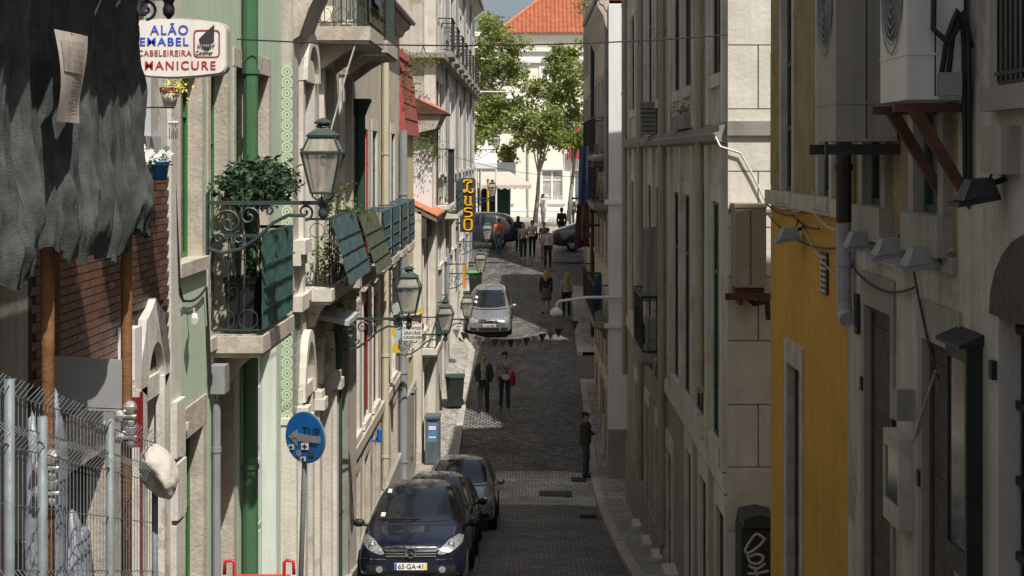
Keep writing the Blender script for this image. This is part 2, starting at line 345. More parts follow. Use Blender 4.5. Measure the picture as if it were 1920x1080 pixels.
 skin=mat('skin', (.45,.27,.19), .6, .08, 12), hairdark=mat('dark_hair', (.025,.018,.014), .6, .3, 30), hairblond=mat('blond_hair', (.42,.27,.11), .6, .3, 30), hairgrey=mat('brown_grey_hair', (.16,.12,.09), .6, .3, 30),
)
_m = M['brown'].node_tree; _oi = _m.nodes.new('ShaderNodeObjectInfo'); _b = _m.nodes['Principled BSDF']; _l = _b.inputs['Base Color'].links[0].from_socket
_r = _m.nodes.new('ShaderNodeMapRange'); _m.links.new(_oi.outputs['Random'], _r.inputs[0]); _r.inputs[3].default_value = .6; _r.inputs[4].default_value = 1.35
_x = _m.nodes.new('ShaderNodeMix'); _x.data_type = 'RGBA'; _x.blend_type = 'MULTIPLY'; _x.inputs[0].default_value = 1; _m.links.new(_l, _x.inputs[6]); _m.links.new(_r.outputs[0], _x.inputs[7]); _m.links.new(_x.outputs[2], _b.inputs['Base Color'])
M['leaf'] = leaf_mat('plane_leaves', (.15,.21,.035), (.40,.44,.15), .5)
M['bay'] = leaf_mat('bay_leaves', (.018,.042,.018), (.05,.085,.045), .12)
M['weed'] = leaf_mat('weed_leaves', (.06,.12,.015), (.17,.23,.045), .3)
M['drygrass'] = leaf_mat('dry_grass', (.10,.11,.05), (.22,.20,.10), .2)
# ------------------------------------------------------------ ground, road, pavements
mb = MB()
ys = [-60, -30, -10] + [i * 1.0 for i in range(-5, 100)] + [120, 160, 240, 400, 800, 1600, 3000]
xs = [-1500, -300, -60, -12, -4, 0, 4, 12, 60, 300, 1500]
for y in ys:
    for x in xs: mb.v.append(Vector((x, y, G(y) - .012)))
for i in range(len(ys) - 1):
    for j in range(len(xs) - 1):
        a = i * len(xs) + j; mb.f.append((a, a + 1, a + 1 + len(xs), a + len(xs)))
struct('ground', mb, M['ground'])
def strip(y0, y1, xl, xr, dz, step=.5):
    """sheet following the street's slope"""
    m = MB(); n = max(1, int(round((y1 - y0) / step)))
    for i in range(n + 1):
        y = y0 + (y1 - y0) * i / n
        for k in range(5):
            t = k / 4; a, b = (xl(y) if callable(xl) else xl), (xr(y) if callable(xr) else xr)
            crown = .05 * (1 - (2 * t - 1) ** 2) if dz < .05 else 0
            m.v.append(Vector((a + (b - a) * t, y, G(y) + dz + crown)))
    for i in range(n):
        for k in range(4):
            a = i * 5 + k; m.f.append((a, a + 1, a + 6, a + 5))
    return m
def lerp(t, pts):
    for (a, va), (b, vb) in zip(pts, pts[1:]):
        if t <= b: return va + (vb - va) * max(0, min(1, (t - a) / (b - a)))
    return pts[-1][1]
KL = lambda y: lerp(y, [(0,-2.5),(12,-2.65),(20,-2.86),(38,-2.86),(40.5,-2.0),(44,-1.98),(56.2,-1.9),(57,-2.4),(66,-2.4),(68,-2.0)])
KR = lambda y: lerp(y, [(0,1.9),(20,1.78),(41,1.72),(55,1.75),(75,1.9)])
struct('road', strip(-6, 38.6, KL, KR, .0), M['road'])
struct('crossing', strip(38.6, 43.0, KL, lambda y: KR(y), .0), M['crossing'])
struct('road', strip(43.0, 71.5, KL, KR, .0), M['road'])
sq = MB()
for y in [71.5 + i * .5 for i in range(20)]: pass
struct('square_road', strip(71.5, 83, -60, 60, 0), M['road'])
struct('square_pavement', strip(83, 110, -60, 60, .12), M['walk'])
lw = struct('sidewalk', strip(4, 68, -3.6, lambda y: KL(y) - .16, .115), M['walk'])
rw = struct('sidewalk', strip(4, 51.6, lambda y: KR(y) + .16, 3.2, .115), M['walk'])
rw2 = struct('sidewalk', strip(55.2, 66, lambda y: KR(y) + .16, 3.2, .115), M['walk'])
def kerbs(par, y0, y1, KX, sgn):
    y = y0
    while y < y1:
        l = rnd.uniform(.75, 1.15); e = min(y1, y + l) - .015; d = rnd.uniform(-.006, .006)
        a0, a1 = KX(y), KX(e); m = MB(); x = [(a0, y), (a0 + sgn * .2, y), (a1 + sgn * .2, e), (a1, e)]
        if sgn < 0: x = [x[1], x[0], x[3], x[2]]
        m.hexa([(p, q, G(q) - .1) for p, q in x] + [(p, q, G(q) + .125 + d) for p, q in x])
        part('kerb_stone', m, M['kerb'], par); y += l
kerbs(lw, 14, 68, KL, -1); kerbs(rw, 14, 51.6, KR, 1); kerbs(rw2, 55.2, 66, KR, 1)
# big paving slabs set in the right pavement near the crossing
y = 22.0
while y < 40:
    l = rnd.uniform(.9, 1.5)
    if rnd.random() < .75:
        m = MB(); a, b = KR(y) + .23, KR(y) + rnd.uniform(.55, .72); e = y + l - .03
        m.hexa([(a,y,G(y)+.05),(b,y,G(y)+.05),(b,e,G(e)+.05),(a,e,G(e)+.05),(a,y,G(y)+.122),(b,y,G(y)+.122),(b,e,G(e)+.122),(a,e,G(e)+.122)])
        part('paving_slab', m, M['grey'], rw)
    y += l
def cover(px_x, y, wx, wy, label, bars=True):
    m = MB(); z = G(y) + .04
    t = thing('drain_cover', label, 'drain cover', (px_x, y, z))
    def sl(x0, x1, y0, y1, h): return MB().hexa([(x0,y0,G(y0)+.0),(x1,y0,G(y0)+.0),(x1,y1,G(y1)+.0),(x0,y1,G(y1)+.0),(x0,y0,G(y0)+h),(x1,y0,G(y0)+h),(x1,y1,G(y1)+h),(x0,y1,G(y1)+h)])
    part('plate', sl(px_x - wx/2, px_x + wx/2, y - wy/2, y + wy/2, .056), M['iron'], t)
    for k in range(5):
        xx = px_x - wx/2 + wx * (k + .5) / 5
        part('rib', sl(xx - .02, xx + .02, y - wy/2 + .04, y + wy/2 - .04, .064), M['blackiron'], t)
cover(.72, 40.3, .85, .75, 'wide dark iron cover in the pale setts of the crossing')
cover(1.38, 42.2, .40, .35, 'small iron grate in the crossing near the standing man')
cover(1.42, 36.7, .40, .35, 'small iron grate by the right kerb, nearer than the crossing')

# ------------------------------------------------------------ facade kit
# s = -1: left side of the street (faces +X); s = +1: right side (faces -X)
def wall(bld, s, X, y0, y1, z0, z1, ops, m, back=6, th=.35, name='wall', bot=False):
    mb = MB(); Ys = sorted({y0, y1} | {v for o in ops for v in o[:2]}); Zs = sorted({z0, z1} | {v for o in ops for v in o[2:4]})
    def inside(a, b):
        return any(o[0] < a < o[1] and o[2] < b < o[3] for o in ops)
    for a, b in zip(Ys, Ys[1:]):
        for c, d in zip(Zs, Zs[1:]):
            if not inside((a+b)/2, (c+d)/2): mb.add([(X,a,c),(X,b,c),(X,b,d),(X,a,d)], [(0,1,2,3)])
    for o in ops:
        a, b, c, d = o[:4]; XX = X + s * th
        mb.add([(X,a,c),(X,b,c),(X,b,d),(X,a,d),(XX,a,c),(XX,b,c),(XX,b,d),(XX,a,d)], [(0,1,5,4),(1,2,6,5),(2,3,7,6),(3,0,4,7),(4,5,6,7)])
    XB = X + s * back
    mb.add([(X,y0,z0),(XB,y0,z0),(XB,y1,z0),(X,y1,z0),(X,y0,z1),(XB,y0,z1),(XB,y1,z1),(X,y1,z1)], [(0,1,5,4),(1,2,6,5),(2,3,7,6),(4,5,6,7)] + ([(0,1,2,3)] if bot else []))
    return part(name, mb, m, bld)
def BX(s, X, d0, d1, y0, y1, z0, z1, mb=None):   # box; d = depth into the wall (negative = proud)
    return (mb or MB()).box(X + s * d0, X + s * d1, y0, y1, z0, z1)
def opening(bld, s, X, y0, y1, z0, z1, kind='window', sur='stone', jamb=.15, proud=.03, depth=.12, frame='green', pane='pane', lintel=.18,
            sill=.12, trans=(.7,), leaf=None, mull=True, louvre=False, panes=True):
    m = MB(); e = .004
    if sur:
        BX(s, X, -proud, depth + .04, y0 - jamb, y0 + e, z0, z1, m); BX(s, X, -proud, depth + .04, y1 - e, y1 + jamb, z0, z1, m)
        BX(s, X, -proud - .003, depth + .04, y0 - jamb - .01, y1 + jamb + .01, z1 - e, z1 + lintel, m)
        if sill: BX(s, X, -proud - .045, depth + .04, y0 - jamb - .03, y1 + jamb + .03, z0 - sill, z0 + e, m)
        w_ = part(kind, m, M[sur], bld)
    else:
        w_ = None
    fr = MB(); t = .055; ym = (y0 + y1) / 2
    def fb(a, b, c, d): BX(s, X, depth, depth + .05, a, b, c, d, fr)
    fb(y0 + e, y0 + t, z0 + e, z1 - e); fb(y1 - t, y1 - e, z0 + e, z1 - e); fb(y0 + t, y1 - t, z1 - t, z1 - e); fb(y0 + t, y1 - t, z0 + e, z0 + t)
    if mull: fb(ym - t * .6, ym + t * .6, z0 + t, z1 - t)
    for q in trans: zz = z0 + (z1 - z0) * q; fb(y0 + t, y1 - t, zz - .025, zz + .025)
    if w_ is None: w_ = part(kind, fr, M[frame], bld)
    else: part('frame', fr, M[frame], w_)
    if leaf:
        for a, b in ((y0 + t, ym - t * .6), (ym + t * .6, y1 - t)) if mull else ((y0 + t, y1 - t),):
            lf = MB(); BX(s, X, depth + .015, depth + .045, a, b, z0 + t, z1 - t, lf)
            k = z0 + .25
            while k < z1 - .5:
                BX(s, X, depth + .003, depth + .02, a + .07, b - .07, k, min(k + .75, z1 - .15), lf); k += .9
            part('door_leaf', lf, M[leaf], w_)
    elif panes:
        for a, b in ((y0 + t, ym - t * .6), (ym + t * .6, y1 - t)) if mull else ((y0 + t, y1 - t),):
            part('pane', BX(s, X, depth + .02, depth + .03, a, b, z0 + t, z1 - t), M[pane], w_)
    return w_
def windows(bld, s, X, lst, **kw):
    for o in lst: opening(bld, s, X, *o, **kw)
def pipe(bld, s, X, y, z0, z1, r, m, elbow=0, name='drainpipe', rings=2.2, hopper=False):
    mb = MB(); x = X - s * (r + .02)
    pts = [(x, y, z1), (x, y, z0)]
    if elbow: pts = [(x, y, z1), (x, y, z0 + .12), (x - s * .0, y - .03, z0 + .03), (x, y - .13, z0)]
    mb.tube(pts, r, 10)
    k = z0 + .4
    while k < z1: mb.tube([(x, y, k), (x, y, k + .05)], r * 1.18, 10); k += rings
    if hopper: mb.lathe([(r, 0), (r * 2, .22), (r * 2.2, .24), (r * 2.2, .30)], (x, y, z1 - .02), 8)
    return part(name, mb, m, bld, smooth=False)
def railing(mb, s, X, y0, y1, z0, z1, proj, sp=.11, r=.008, scroll=True):
    x1 = X - s * proj
    path = [(X, y0), (x1, y0), (x1, y1), (X, y1)]
    for (xa, ya), (xb, yb) in zip(path, path[1:]):
        L = math.hypot(xb - xa, yb - ya); n = max(2, int(L / sp))
        for i in range(n + 1):
            t = i / n; x, y = xa + (xb-xa)*t, ya + (yb-ya)*t
            mb.tube([(x, y, z0 + .05), (x, y, z1)], r, 4)
        if scroll:
            n2 = max(1, int(L / .24))
            for i in range(n2):
                for zc, sg in ((z1 - .14, 1), (z0 + .17, -1)):
                    t = (i + .5) / n2; cx, cy = xa + (xb-xa)*t, ya + (yb-ya)*t; ux, uy = (xb-xa)/L, (yb-ya)/L
                    mb.tube([(cx + ux*.1*math.cos(a), cy + uy*.1*math.cos(a), zc + .1*sg*math.sin(a)) for a in [k*math.pi/6 for k in range(0, 13)]], r*.8, 4)
        mb.tube([(xa, ya, z0 + .06), (xb, yb, z0 + .06)], .012, 4)
    return mb
def balcony(bld, s, X, y0, y1, zs, proj=.5, h=1.0, slab='stone', rail='greeniron', panel=None, thick=.15, lean=0, sp=.11, corb=True):
    b = part('balcony', BX(s, X, -proj - .04, .0, y0 - .04, y1 + .04, zs - thick, zs).box(X, X - s*(proj+.01), y0-.01, y1+.01, zs - thick - .05, zs - thick), M[slab], bld)
    part('railing', railing(MB(), s, X, y0, y1, zs, zs + h, proj, sp), M[rail], b)
    x1 = X - s * proj
    hr = MB().box(x1 - .03, x1 + .03, y0 - .03, y1 + .03, zs + h, zs + h + .035)
    hr.box(X, x1 + s * .03, y0 - .03, y0 + .03, zs + h + .001, zs + h + .034).box(X, x1 + s * .03, y1 - .03, y1 + .03, zs + h + .001, zs + h + .034)
    part('handrail', hr, M[rail], b)
    if panel:
        n = 26; pm = MB(); xa, xb = x1 - s * .03, x1 - s * (.03 + lean)
        for i in range(n + 1):
            y = y0 + (y1 - y0) * i / n; rip = .012 * (1 if i % 2 else -1)
            for k in range(9):
                t = k / 8; sag = .015 * math.sin(k * 2.4 + i * .7)
                pm.v.append(Vector((xa + (xb - xa) * (1 - t) + rip + sag * .3, y, zs + .06 + (h - .03) * t)))
        for i in range(n):
            for k in range(8): a = i*9+k; pm.f.append((a, a+1, a+10, a+9))
        part('panel', pm, M[panel], b)
        cm = MB()
        for q in (.22, .45, .68):
            xq = xa + (xb - xa) * (1 - q) - s * .02
            cm.tube([(xq, y0, zs + .06 + (h-.03)*q), (xq, y1, zs + .06 + (h-.03)*q)], .009, 5)
        part('tie_wire', cm, M[rail], b)
    if corb:
        n = 2 if y1 - y0 > 1 else 1
        for i in range(n):
            yy = y0 + (y1 - y0) * (.15 + .7 * i if n == 2 else .5)
            part('corbel', MB().prism([(0,0),(proj*.8,0),(proj*.5,-.12),(.08,-.34),(0,-.34)], lambda u, v, d: (X - s*u, d, zs - thick - .05 + v), yy-.09, yy+.09), M[slab], b)
    return b
def cable(pts, r=.008, sag=0, n=12):
    out = []
    for a, b in zip(pts, pts[1:]):
        a, b = Vector(a), Vector(b)
        for i in range(n):
            t = i / n; p = a.lerp(b, t); p.z -= sag * 4 * t * (1 - t); out.append(p)
    out.append(Vector(pts[-1])); return MB().tube(out, r, 5)
def roof_slab(bld, s, X, y0, y1, z, over=.35, back=6, rise=.45, m='tileroof'):
    """pitched roof whose eave faces the street"""
    xo, xb = X - s * over, X + s * back * .5; xe = X + s * back
    mb = MB()
    mb.add([(xo,y0,z),(xo,y1,z),(xb,y0,z+rise),(xb,y1,z+rise),(xe,y0,z+.1),(xe,y1,z+.1),(xo,y0,z-.1),(xo,y1,z-.1),(xe,y0,z-.1),(xe,y1,z-.1)],
           [(0,1,3,2),(2,3,5,4),(0,6,7,1),(6,8,9,7),(0,2,4,8,6),(1,7,9,5,3),(4,5,9,8)])
    r_ = part('roof', mb, M[m], bld)
    part('eave', MB().prism([(0,0),(over*.9,0),(over*.85,-.08),(over*.5,-.14),(over*.3,-.26),(0,-.30)], lambda u,v,d: (X - s*u, d, z - .104 + v), y0, y1), M['stone'], r_)
    part('gutter', MB().tube([(xo - s*.05, y0, z-.04), (xo - s*.05, y1, z-.04)], .06, 8), M['greypipe'], r_)
    return r_
Z0 = -10.2
def leaves(n, fn, size, mbv=None, droop=.3, aspect=.45, seed=1):
    """n leaf-shaped folded quads placed by fn(rng)->point"""
    r_ = random.Random(seed); m = mbv or MB()
    for _ in range(n):
        p = Vector(fn(r_)); d = Vector((r_.gauss(0,1), r_.gauss(0,1), r_.gauss(0,.7) - droop)).normalized()
        q = d.orthogonal().normalized(); q.rotate(Matrix.Rotation(r_.uniform(0, 6.28), 3, d)); l = size * r_.uniform(.6, 1.3); w_ = l * aspect
        nrm = d.cross(q)
        m.add([p, p + d*l*.5 + q*w_*.5 + nrm*l*.08, p + d*l, p + d*l*.5 - q*w_*.5 + nrm*l*.08], [(0,1,2,3)])
    return m
# ============================================================ LEFT SIDE
LX = -3.2
# ---- scaffolded house with brown wall tiles
b = thing('tiled_house', 'white house with brown brick-tile wall behind the scaffold netting', 'building', (LX, 9, G(9)))
ops0 = [(12.3, 13.0, .15, 1.35), (12.62, 13.35, Z0, -2.05), (10.4, 11.7, Z0, -2.2)]
wall(b, -1, LX, 3.0, 13.72, -.08, 7.0, ops0[:1], M['white'], name='upper_wall')
wall(b, -1, LX, 3.0, 13.72, Z0, -.08, ops0[1:], M['oldwall'], name='lower_wall')
opening(b, -1, LX, 12.3, 13.0, .15, 1.35, sur='greypaint', frame='whitepaint', pane='panelight', depth=.06)
opening(b, -1, LX, 12.62, 13.35, Z0, -2.05, kind='door', sur='paleston', frame='reddoor', leaf='reddoor', sill=0, depth=.14)
opening(b, -1, LX, 10.4, 11.7, Z0, -2.2, kind='door', sur='stone', frame='timber', leaf='timber', sill=0, depth=.14)
# brown tiles, laid one by one where the netting lets them be seen
bm_ = MB().box(-.006, .012, -.0875, .0875, -.026, .026).mesh(name='tile'); bm_.materials.append(M['brown'])
cnt = 0; rest = MB(); row = 0; z = -1.78
part('grout_bed', MB().box(LX - .02, LX + .004, 9.9, 13.70, -1.82, -.09), M['grout'], b)
while z < -.12:
    y = 13.62 - (.0925 if row % 2 else 0)
    while y > 10.0:
        in_arch = 12.5 < y < 13.55 and z < -1.25
        if not in_arch:
            if y > 11.5 and cnt < 300: put('brick', bm_, None, b, (LX + .006 + rnd.uniform(-.002, .002), y, z)); cnt += 1
            else: rest.box(LX, LX + .016, y - .0875, y + .0875, z - .026, z + .026)
        y -= .185
    z += .06; row += 1
rb = part('brick', rest, M['brown'], b); rb['kind'] = 'stuff'
# arched stone surround left raw over the door
ar = MB(); n = 14; yc, zc = 13.0, -1.9
po = [(yc + (.50+.03*math.sin(a*7))*math.cos(a) , zc + (.66+.04*math.sin(a*9))*math.sin(a)) for a in [math.pi*i/n for i in range(n+1)]]
pi_ = [(yc + .30*math.cos(a) + .04, zc - .1 + .42*math.sin(a)) for a in [math.pi*i/n for i in range(n+1)]]
for i in range(n):
    q = [po[i], po[i+1], pi_[i+1], pi_[i]]
    ar.prism(q, lambda u, v, d: (LX + d, u, v), 0, .075)
ar.box(LX, LX+.075, 12.48, 12.70, -5.5, -1.9).box(LX, LX+.075, 13.30, 13.52, -5.5, -1.9)
part('arch_surround', ar, M['white'], b)
part('corner_stone', MB().box(LX - .3, LX + .035, 13.722, 14.09, Z0, 7.0), M['paleston'], b)
part('meter_box', MB().box(LX + .018, LX + .15, 12.0, 12.22, -1.75, -1.35), M['whitepaint'], b)
for i in range(5):   # rough base stones of the corner
    part('quoin', MB().box(LX + .03, LX + .075 + rnd.uniform(0, .02), 13.73, 14.08, -4.9 + i*.55, -4.4 + i*.55), M['paleston'], b)

# ---- mint green house
b = thing('green_house', 'mint green house with stone window surrounds and a planted balcony', 'building', (LX, 17, G(17)))
up = [(14.2, 15.14, -1.0, .98), (15.55, 16.42, -1.84, .98), (16.9, 17.74, -1.84, .97), (18.2, 19.05, -1.0, .97)]
lo = [(14.4, 15.2, -5.2, -2.65), (15.95, 16.78, Z0, -2.35), (17.75, 19.55, Z0, -2.25)]
wall(b, -1, LX, 14.09, 20.1, Z0, 6.0, up + lo, M['mint'])
for o in up: opening(b, -1, LX, *o, sur='stone', frame='green', depth=.13, proud=.012, jamb=.13, lintel=.2)
opening(b, -1, LX, *lo[0], sur='stone', frame='green', depth=.12, proud=.012, lintel=.28)
opening(b, -1, LX, *lo[1], kind='door', sur='stone', frame='wood', leaf='wood', depth=.2, proud=.012, sill=0)
opening(b, -1, LX, *lo[2], kind='door', sur='mintdoor', frame='greypaint', leaf='mintdoor', depth=.16, proud=.02, jamb=.2, lintel=.22, sill=0)
pipe(b, -1, LX, 17.25, -6.1, 6.0, .085, M['greenpipe'])
pipe(b, -1, LX, 15.6, -5.6, -2.5, .04, M['greypipe'], name='conduit')
part('junction_box', MB().box(LX, LX + .16, 15.5, 15.75, -2.4, -2.12), M['lampgrey'], b)
part('cable_bundle', cable([(LX+.02,15.35,-1.7),(LX+.03,15.42,-2.3),(LX+.02,15.5,-2.2)], .02), M['cable'], b)
part('cable_bundle', cable([(LX+.02,13.9,-.05),(LX+.05,14.0,-1.2),(LX+.03,14.3,-1.35),(LX+.04,15.2,-1.3),(LX+.02,15.4,-1.75)], .012, .05), M['cable'], b)
part('wall_bracket', MB().box(LX, LX+.06, 14.3, 14.36, -2.55, -2.48), M['stone'], b)
sc = thing('security_camera', 'small white security camera on the mint green wall', 'camera', (LX, 14.45, -1.5))
part('camera_body', MB().tube([(LX+.10,14.38,-1.5),(LX+.14,14.2,-1.53)], .032, 10), M['acwhite'], sc)
part('bracket', MB().tube([(LX,14.5,-1.48),(LX+.08,14.45,-1.44),(LX+.1,14.36,-1.49)], .012, 6), M['lampgrey'], sc)
bal = balcony(b, -1, LX, 15.7, 17.7, -1.84, .48, 1.0, 'stone', 'greeniron', 'greenpanel', .17, sp=.13)
roof_slab(b, -1, LX, 14.09, 20.1, 6.0)
# planter and bush on the balcony
for i, (yy, lab) in enumerate(((15.98, 'black square planter at the near end of the green balcony'), (16.9, 'black square planter behind the green panel of the balcony'))):
    pt = thing('planter', lab, 'planter', (-2.95, yy, -1.84))
    part('pot', MB().lathe([(.17,0),(.22,.52),(.24,.52),(.24,.58),(.20,.58),(.19,.5)], (-2.95, yy, -1.84), 4, R(45)), M['potblack'], pt)
    part('stem', MB().tube([(-2.95,yy,-1.35),(-2.94,yy+.02,-.9),(-2.96,yy,-.5)], [.025,.02,.012], 6), M['bark'], pt)
    def bushp(r_, yy=yy):
        while True:
            a = Vector((r_.uniform(-1,1), r_.uniform(-1,1), r_.uniform(-1,1)))
            if .2 < a.length < 1: break
        return Vector((-2.88 + a.x*.36, yy + .18 + a.y*.62, -.30 + a.z*.24 + .05*math.sin(7*a.y)))
    f = part('foliage', leaves(950, bushp, .095, seed=5+i), M['bay'], pt); f['kind'] = 'stuff'

# ---- old house faced in green tiles, baroque balconies
AX = -3.06
b = thing('old_tiled_house', 'old stone house with green patterned tiles, arches and overgrown iron balconies', 'building', (AX, 24, G(24)))
up = [(20.85, 21.75, -1.85, 1.0), (22.9, 23.9, -1.85, 1.3), (25.3, 26.3, -1.85, 1.3)]
lo = [(20.75, 21.55, Z0, -3.3), (22.5, 23.6, Z0, -3.3), (24.3, 26.1, Z0, -2.9)]
wall(b, -1, AX, 20.1, 27.6, Z0, 5.2, up + lo, M['oldwall'])
opening(b, -1, AX, *up[0], sur='paleston', frame='bluepaint', depth=.10, proud=.06, jamb=.2, lintel=.3)
for o in up[1:]: opening(b, -1, AX, *o, sur='paleston', frame='darkgreen', depth=.06, proud=.07, jamb=.22, lintel=.3)
for o in lo[:2]: opening(b, -1, AX, *o, kind='door', sur='paleston', frame='timber', leaf='timber', depth=.08, proud=.06, jamb=.2, sill=0)
opening(b, -1, AX, *lo[2], kind='door', sur='grey', frame='darkgreen', leaf='darkgreen', depth=.1, proud=.03, sill=0)
# tile strip on the return wall, one tile wide
tm = MB().box(-.068, .068, -.008, .008, -.068, .068).mesh(name='azulejo')
am = mat('patterned_tile', (.55,.60,.50), .3, .05, 3, 0)
t = am.node_tree; N = t.nodes; L = t.links
tc = N.new('ShaderNodeTexCoord'); vl = N.new('ShaderNodeVectorMath'); vl.operation = 'LENGTH'; L.new(tc.outputs['Object'], vl.inputs[0])
cr = N.new('ShaderNodeValToRGB'); L.new(vl.outputs['Value'], cr.inputs[0]); els = cr.color_ramp.elements
cr.color_ramp.interpolation = 'CONSTANT'
els[0].position = 0; els[0].color = (.16,.30,.17,1); els[1].position = .018; els[1].color = (.56,.60,.48,1)
for p_, c_ in ((.038,(.20,.33,.20,1)), (.054,(.58,.62,.50,1)), (.074,(.25,.37,.25,1))):
    e = els.new(p_); e.color = c_
L.new(cr.outputs[0], N['Principled BSDF'].inputs['Base Color']); tm.materials.append(am)
z = -3.4
while z < 1.15:
    put('tile', tm, None, b, (AX - .07, 20.096, z)); z += .14
fm = mat('green_glazed_tile', (.16,.21,.16), .3, .2, 6, .1, 20, spec=.5); ft = MB().box(-.006, .008, -.068, .068, -.068, .068).mesh(name='wall_tile'); ft.materials.append(fm)
for i in range(4):
    z = -3.3
    while z < -2.05:
        put('tile', ft, None, b, (AX + .003, 20.22 + i * .14, z)); z += .14
part('pilaster', MB().box(AX - .2, AX + .06, 20.04, 20.16, Z0, -3.48).box(AX - .3, AX + .09, 20.02, 20.2, -3.5, -3.42), M['paleston'], b)
part('sill_block', MB().box(AX, AX + .16, 20.15, 20.75, -1.3, -1.12).box(AX, AX+.10, 20.15, 20.75, -1.45, -1.3), M['paleston'], b); part('sill_block', MB().box(AX, AX+.12, 20.15, 20.8, -2.05, -1.85), M['paleston'], b)
# arches of the ground floor
def arch(bld, X, yc, z0, w2, rise, thick, proud, m, name='arch'):
    a = MB(); n = 12
    for i in range(n):
        t0, t1 = math.pi*i/n, math.pi*(i+1)/n
        q = [(yc+(w2+thick)*math.cos(t0), z0+(rise+thick)*math.sin(t0)), (yc+(w2+thick)*math.cos(t1), z0+(rise+thick)*math.sin(t1)),
             (yc+w2*math.cos(t1), z0+rise*math.sin(t1)), (yc+w2*math.cos(t0), z0+rise*math.sin(t0))]
        a.prism(q, lambda u, v, d: (X + d, u, v), -.02, proud)
    return part(name, a, m, bld)
arch(b, AX, 21.15, -3.3, .42, .75, .16, .10, M['paleston'])
arch(b, AX, 23.05, -3.3, .58, .7, .18, .10, M['paleston'])
arch(b, AX, 23.4, 1.3, .55, .75, .2, .14, M['stone']); arch(b, AX, 25.8, 1.3, .55, .75, .2, .14, M['stone'])
arch(b, AX, 21.3, 1.0, .5, .5, .16, .12, M['paleston'])
for yy in (20.55, 21.95, 23.9):
    part('column', MB().box(AX - .02, AX + .12, yy - .12, yy + .12, Z0, -3.62).box(AX - .02, AX + .20, yy - .18, yy + .18, -3.6, -3.45).box(AX-.02, AX+.16, yy-.15, yy+.15, -3.45, -3.34), M['paleston'], b)
# upper carved corbels and cornice in deep shade and sun
part('corbel', MB().prism([(0,0),(.34,0),(.31,-.18),(.2,-.4),(.08,-.75),(0,-.8)], lambda u,v,d: (AX + u, d, 2.3 + v), 20.15, 21.3), M['stone'], b)
part('cornice', MB().box(AX - .1, AX + .38, 20.1, 27.6, 5.2, 5.45), M['stone'], b)
balcony(b, -1, AX, 22.3, 24.3, 1.85, .75, 1.05, 'stone', 'greeniron', 'olivepanel', .2)
balcony(b, -1, AX, 25.0, 26.9, 1.85, .75, 1.05, 'stone', 'greeniron', None, .2)
balcony(b, -1, AX, 21.2, 24.0, -1.85, .34, .95, 'paleston', 'iron', 'bluepanel', .16, lean=.26, sp=.2)
balcony(b, -1, AX, 24.5, 27.1, -1.95, .36, .95, 'stone', 'iron', 'olivepanel', .16, lean=.30, sp=.2)
pipe(b, -1, AX, 24.15, Z0 + 2, -2.3, .07, M['darkgreen']); pipe(b, -1, AX, 27.2, -2.2, .7, .09, M['darkgreen'], hopper=True)
part('shutter_grille', MB().box(AX + .03, AX + .06, 24.3, 25.0, -8.3, -3.0), M['darkgreen'], b)
part('hanging_cloth', MB().add([(AX+.81,22.4,2.95),(AX+.81,23.5,2.95),(AX+.84,23.5,2.2),(AX+.84,22.4,2.2)], [(0,1,2,3)]), M['bluepaint'], b)
part('awning', MB().hexa([(AX,22.1,-2.35),(AX+.5,22.1,-2.45),(AX+.5,23.4,-2.45),(AX,23.4,-2.35),(AX,22.1,-2.27),(AX+.5,22.1,-2.38),(AX+.5,23.4,-2.38),(AX,23.4,-2.27)]), M['greypaint'], b)
part('cable', cable([(AX+.62,22.35,1.75),(AX+.3,22.2,.6),(AX+.12,21.9,-.35)], .014, -.05), M['greycable'], b)
for i, (cy, cz, sy, sz, lab) in enumerate(((22.0, -1.55, .5, .3, 'weeds growing behind the blue-green panel of the overgrown balcony'), (23.3, -2.3, 1.1, .42, 'creeper hanging below the overgrown balcony slab'),
            (25.4, -1.0, .8, .14, 'low plants along the top of the olive panel balcony'), (23.4, -.9, .12, .6, 'thin climbing plant beside the second lantern'))):
    def wp(r_, cy=cy, cz=cz, sy=sy, sz=sz): return (AX + abs(r_.gauss(.14, .14)), cy + r_.gauss(0, sy*.5), cz + r_.gauss(0, sz*.55))
    pl = thing('balcony_plant', lab, 'plant', (AX + .15, cy, cz - sz))
    part('foliage', leaves(420, wp, .07, seed=20+i), M['weed'], pl)['kind'] = 'stuff'
    part('stem', MB().tube([(AX+.1, cy, cz - sz), (AX+.16, cy+.05, cz), (AX+.12, cy-.05, cz+sz*.8)], .008, 4), M['bark'], pl)

# ---- beige house
BXX = -3.2
b = thing('beige_house', 'beige house with four blue-green balconies and a cream drainpipe', 'building', (BXX, 33, G(33)))
up = [(y, y + .95, -2.1, .5) for y in (29.85, 31.75, 34.0, 36.1)]
lo = [(y, y + .9, -5.2, -2.9) for y in (28.3, 30.0, 31.9, 34.0, 36.2)]
gr = [(y, y + 1.0, Z0, -5.9) for y in (28.2, 30.1, 32.1, 34.2, 36.4)]
wall(b, -1, BXX, 27.6, 38.5, Z0, 3.3, up + lo + gr, M['beige'])
for o in up: opening(b, -1, BXX, *o, sur='paleston', frame='bluepaint', depth=.035, proud=.015, lintel=.22)
for i, o in enumerate(lo): opening(b, -1, BXX, *o, sur='paleston', frame=('reddoor', 'darkgreen', 'timber', 'darkgreen', 'whitepaint')[i], depth=.035, proud=.02)
for i, o in enumerate(gr): opening(b, -1, BXX, *o, kind='door', sur='stone', frame='darkgreen', leaf=('darkgreen', 'wood', 'darkgreen', 'timber', 'wood')[i], depth=.12, proud=.03, sill=0)
for y0 in (29.55, 31.6, 33.9, 36.05): balcony(b, -1, BXX, y0, y0 + 1.4, -2.1, .42, 1.0, 'stone', 'bluepaint', 'bluepanel', .14, sp=.14)
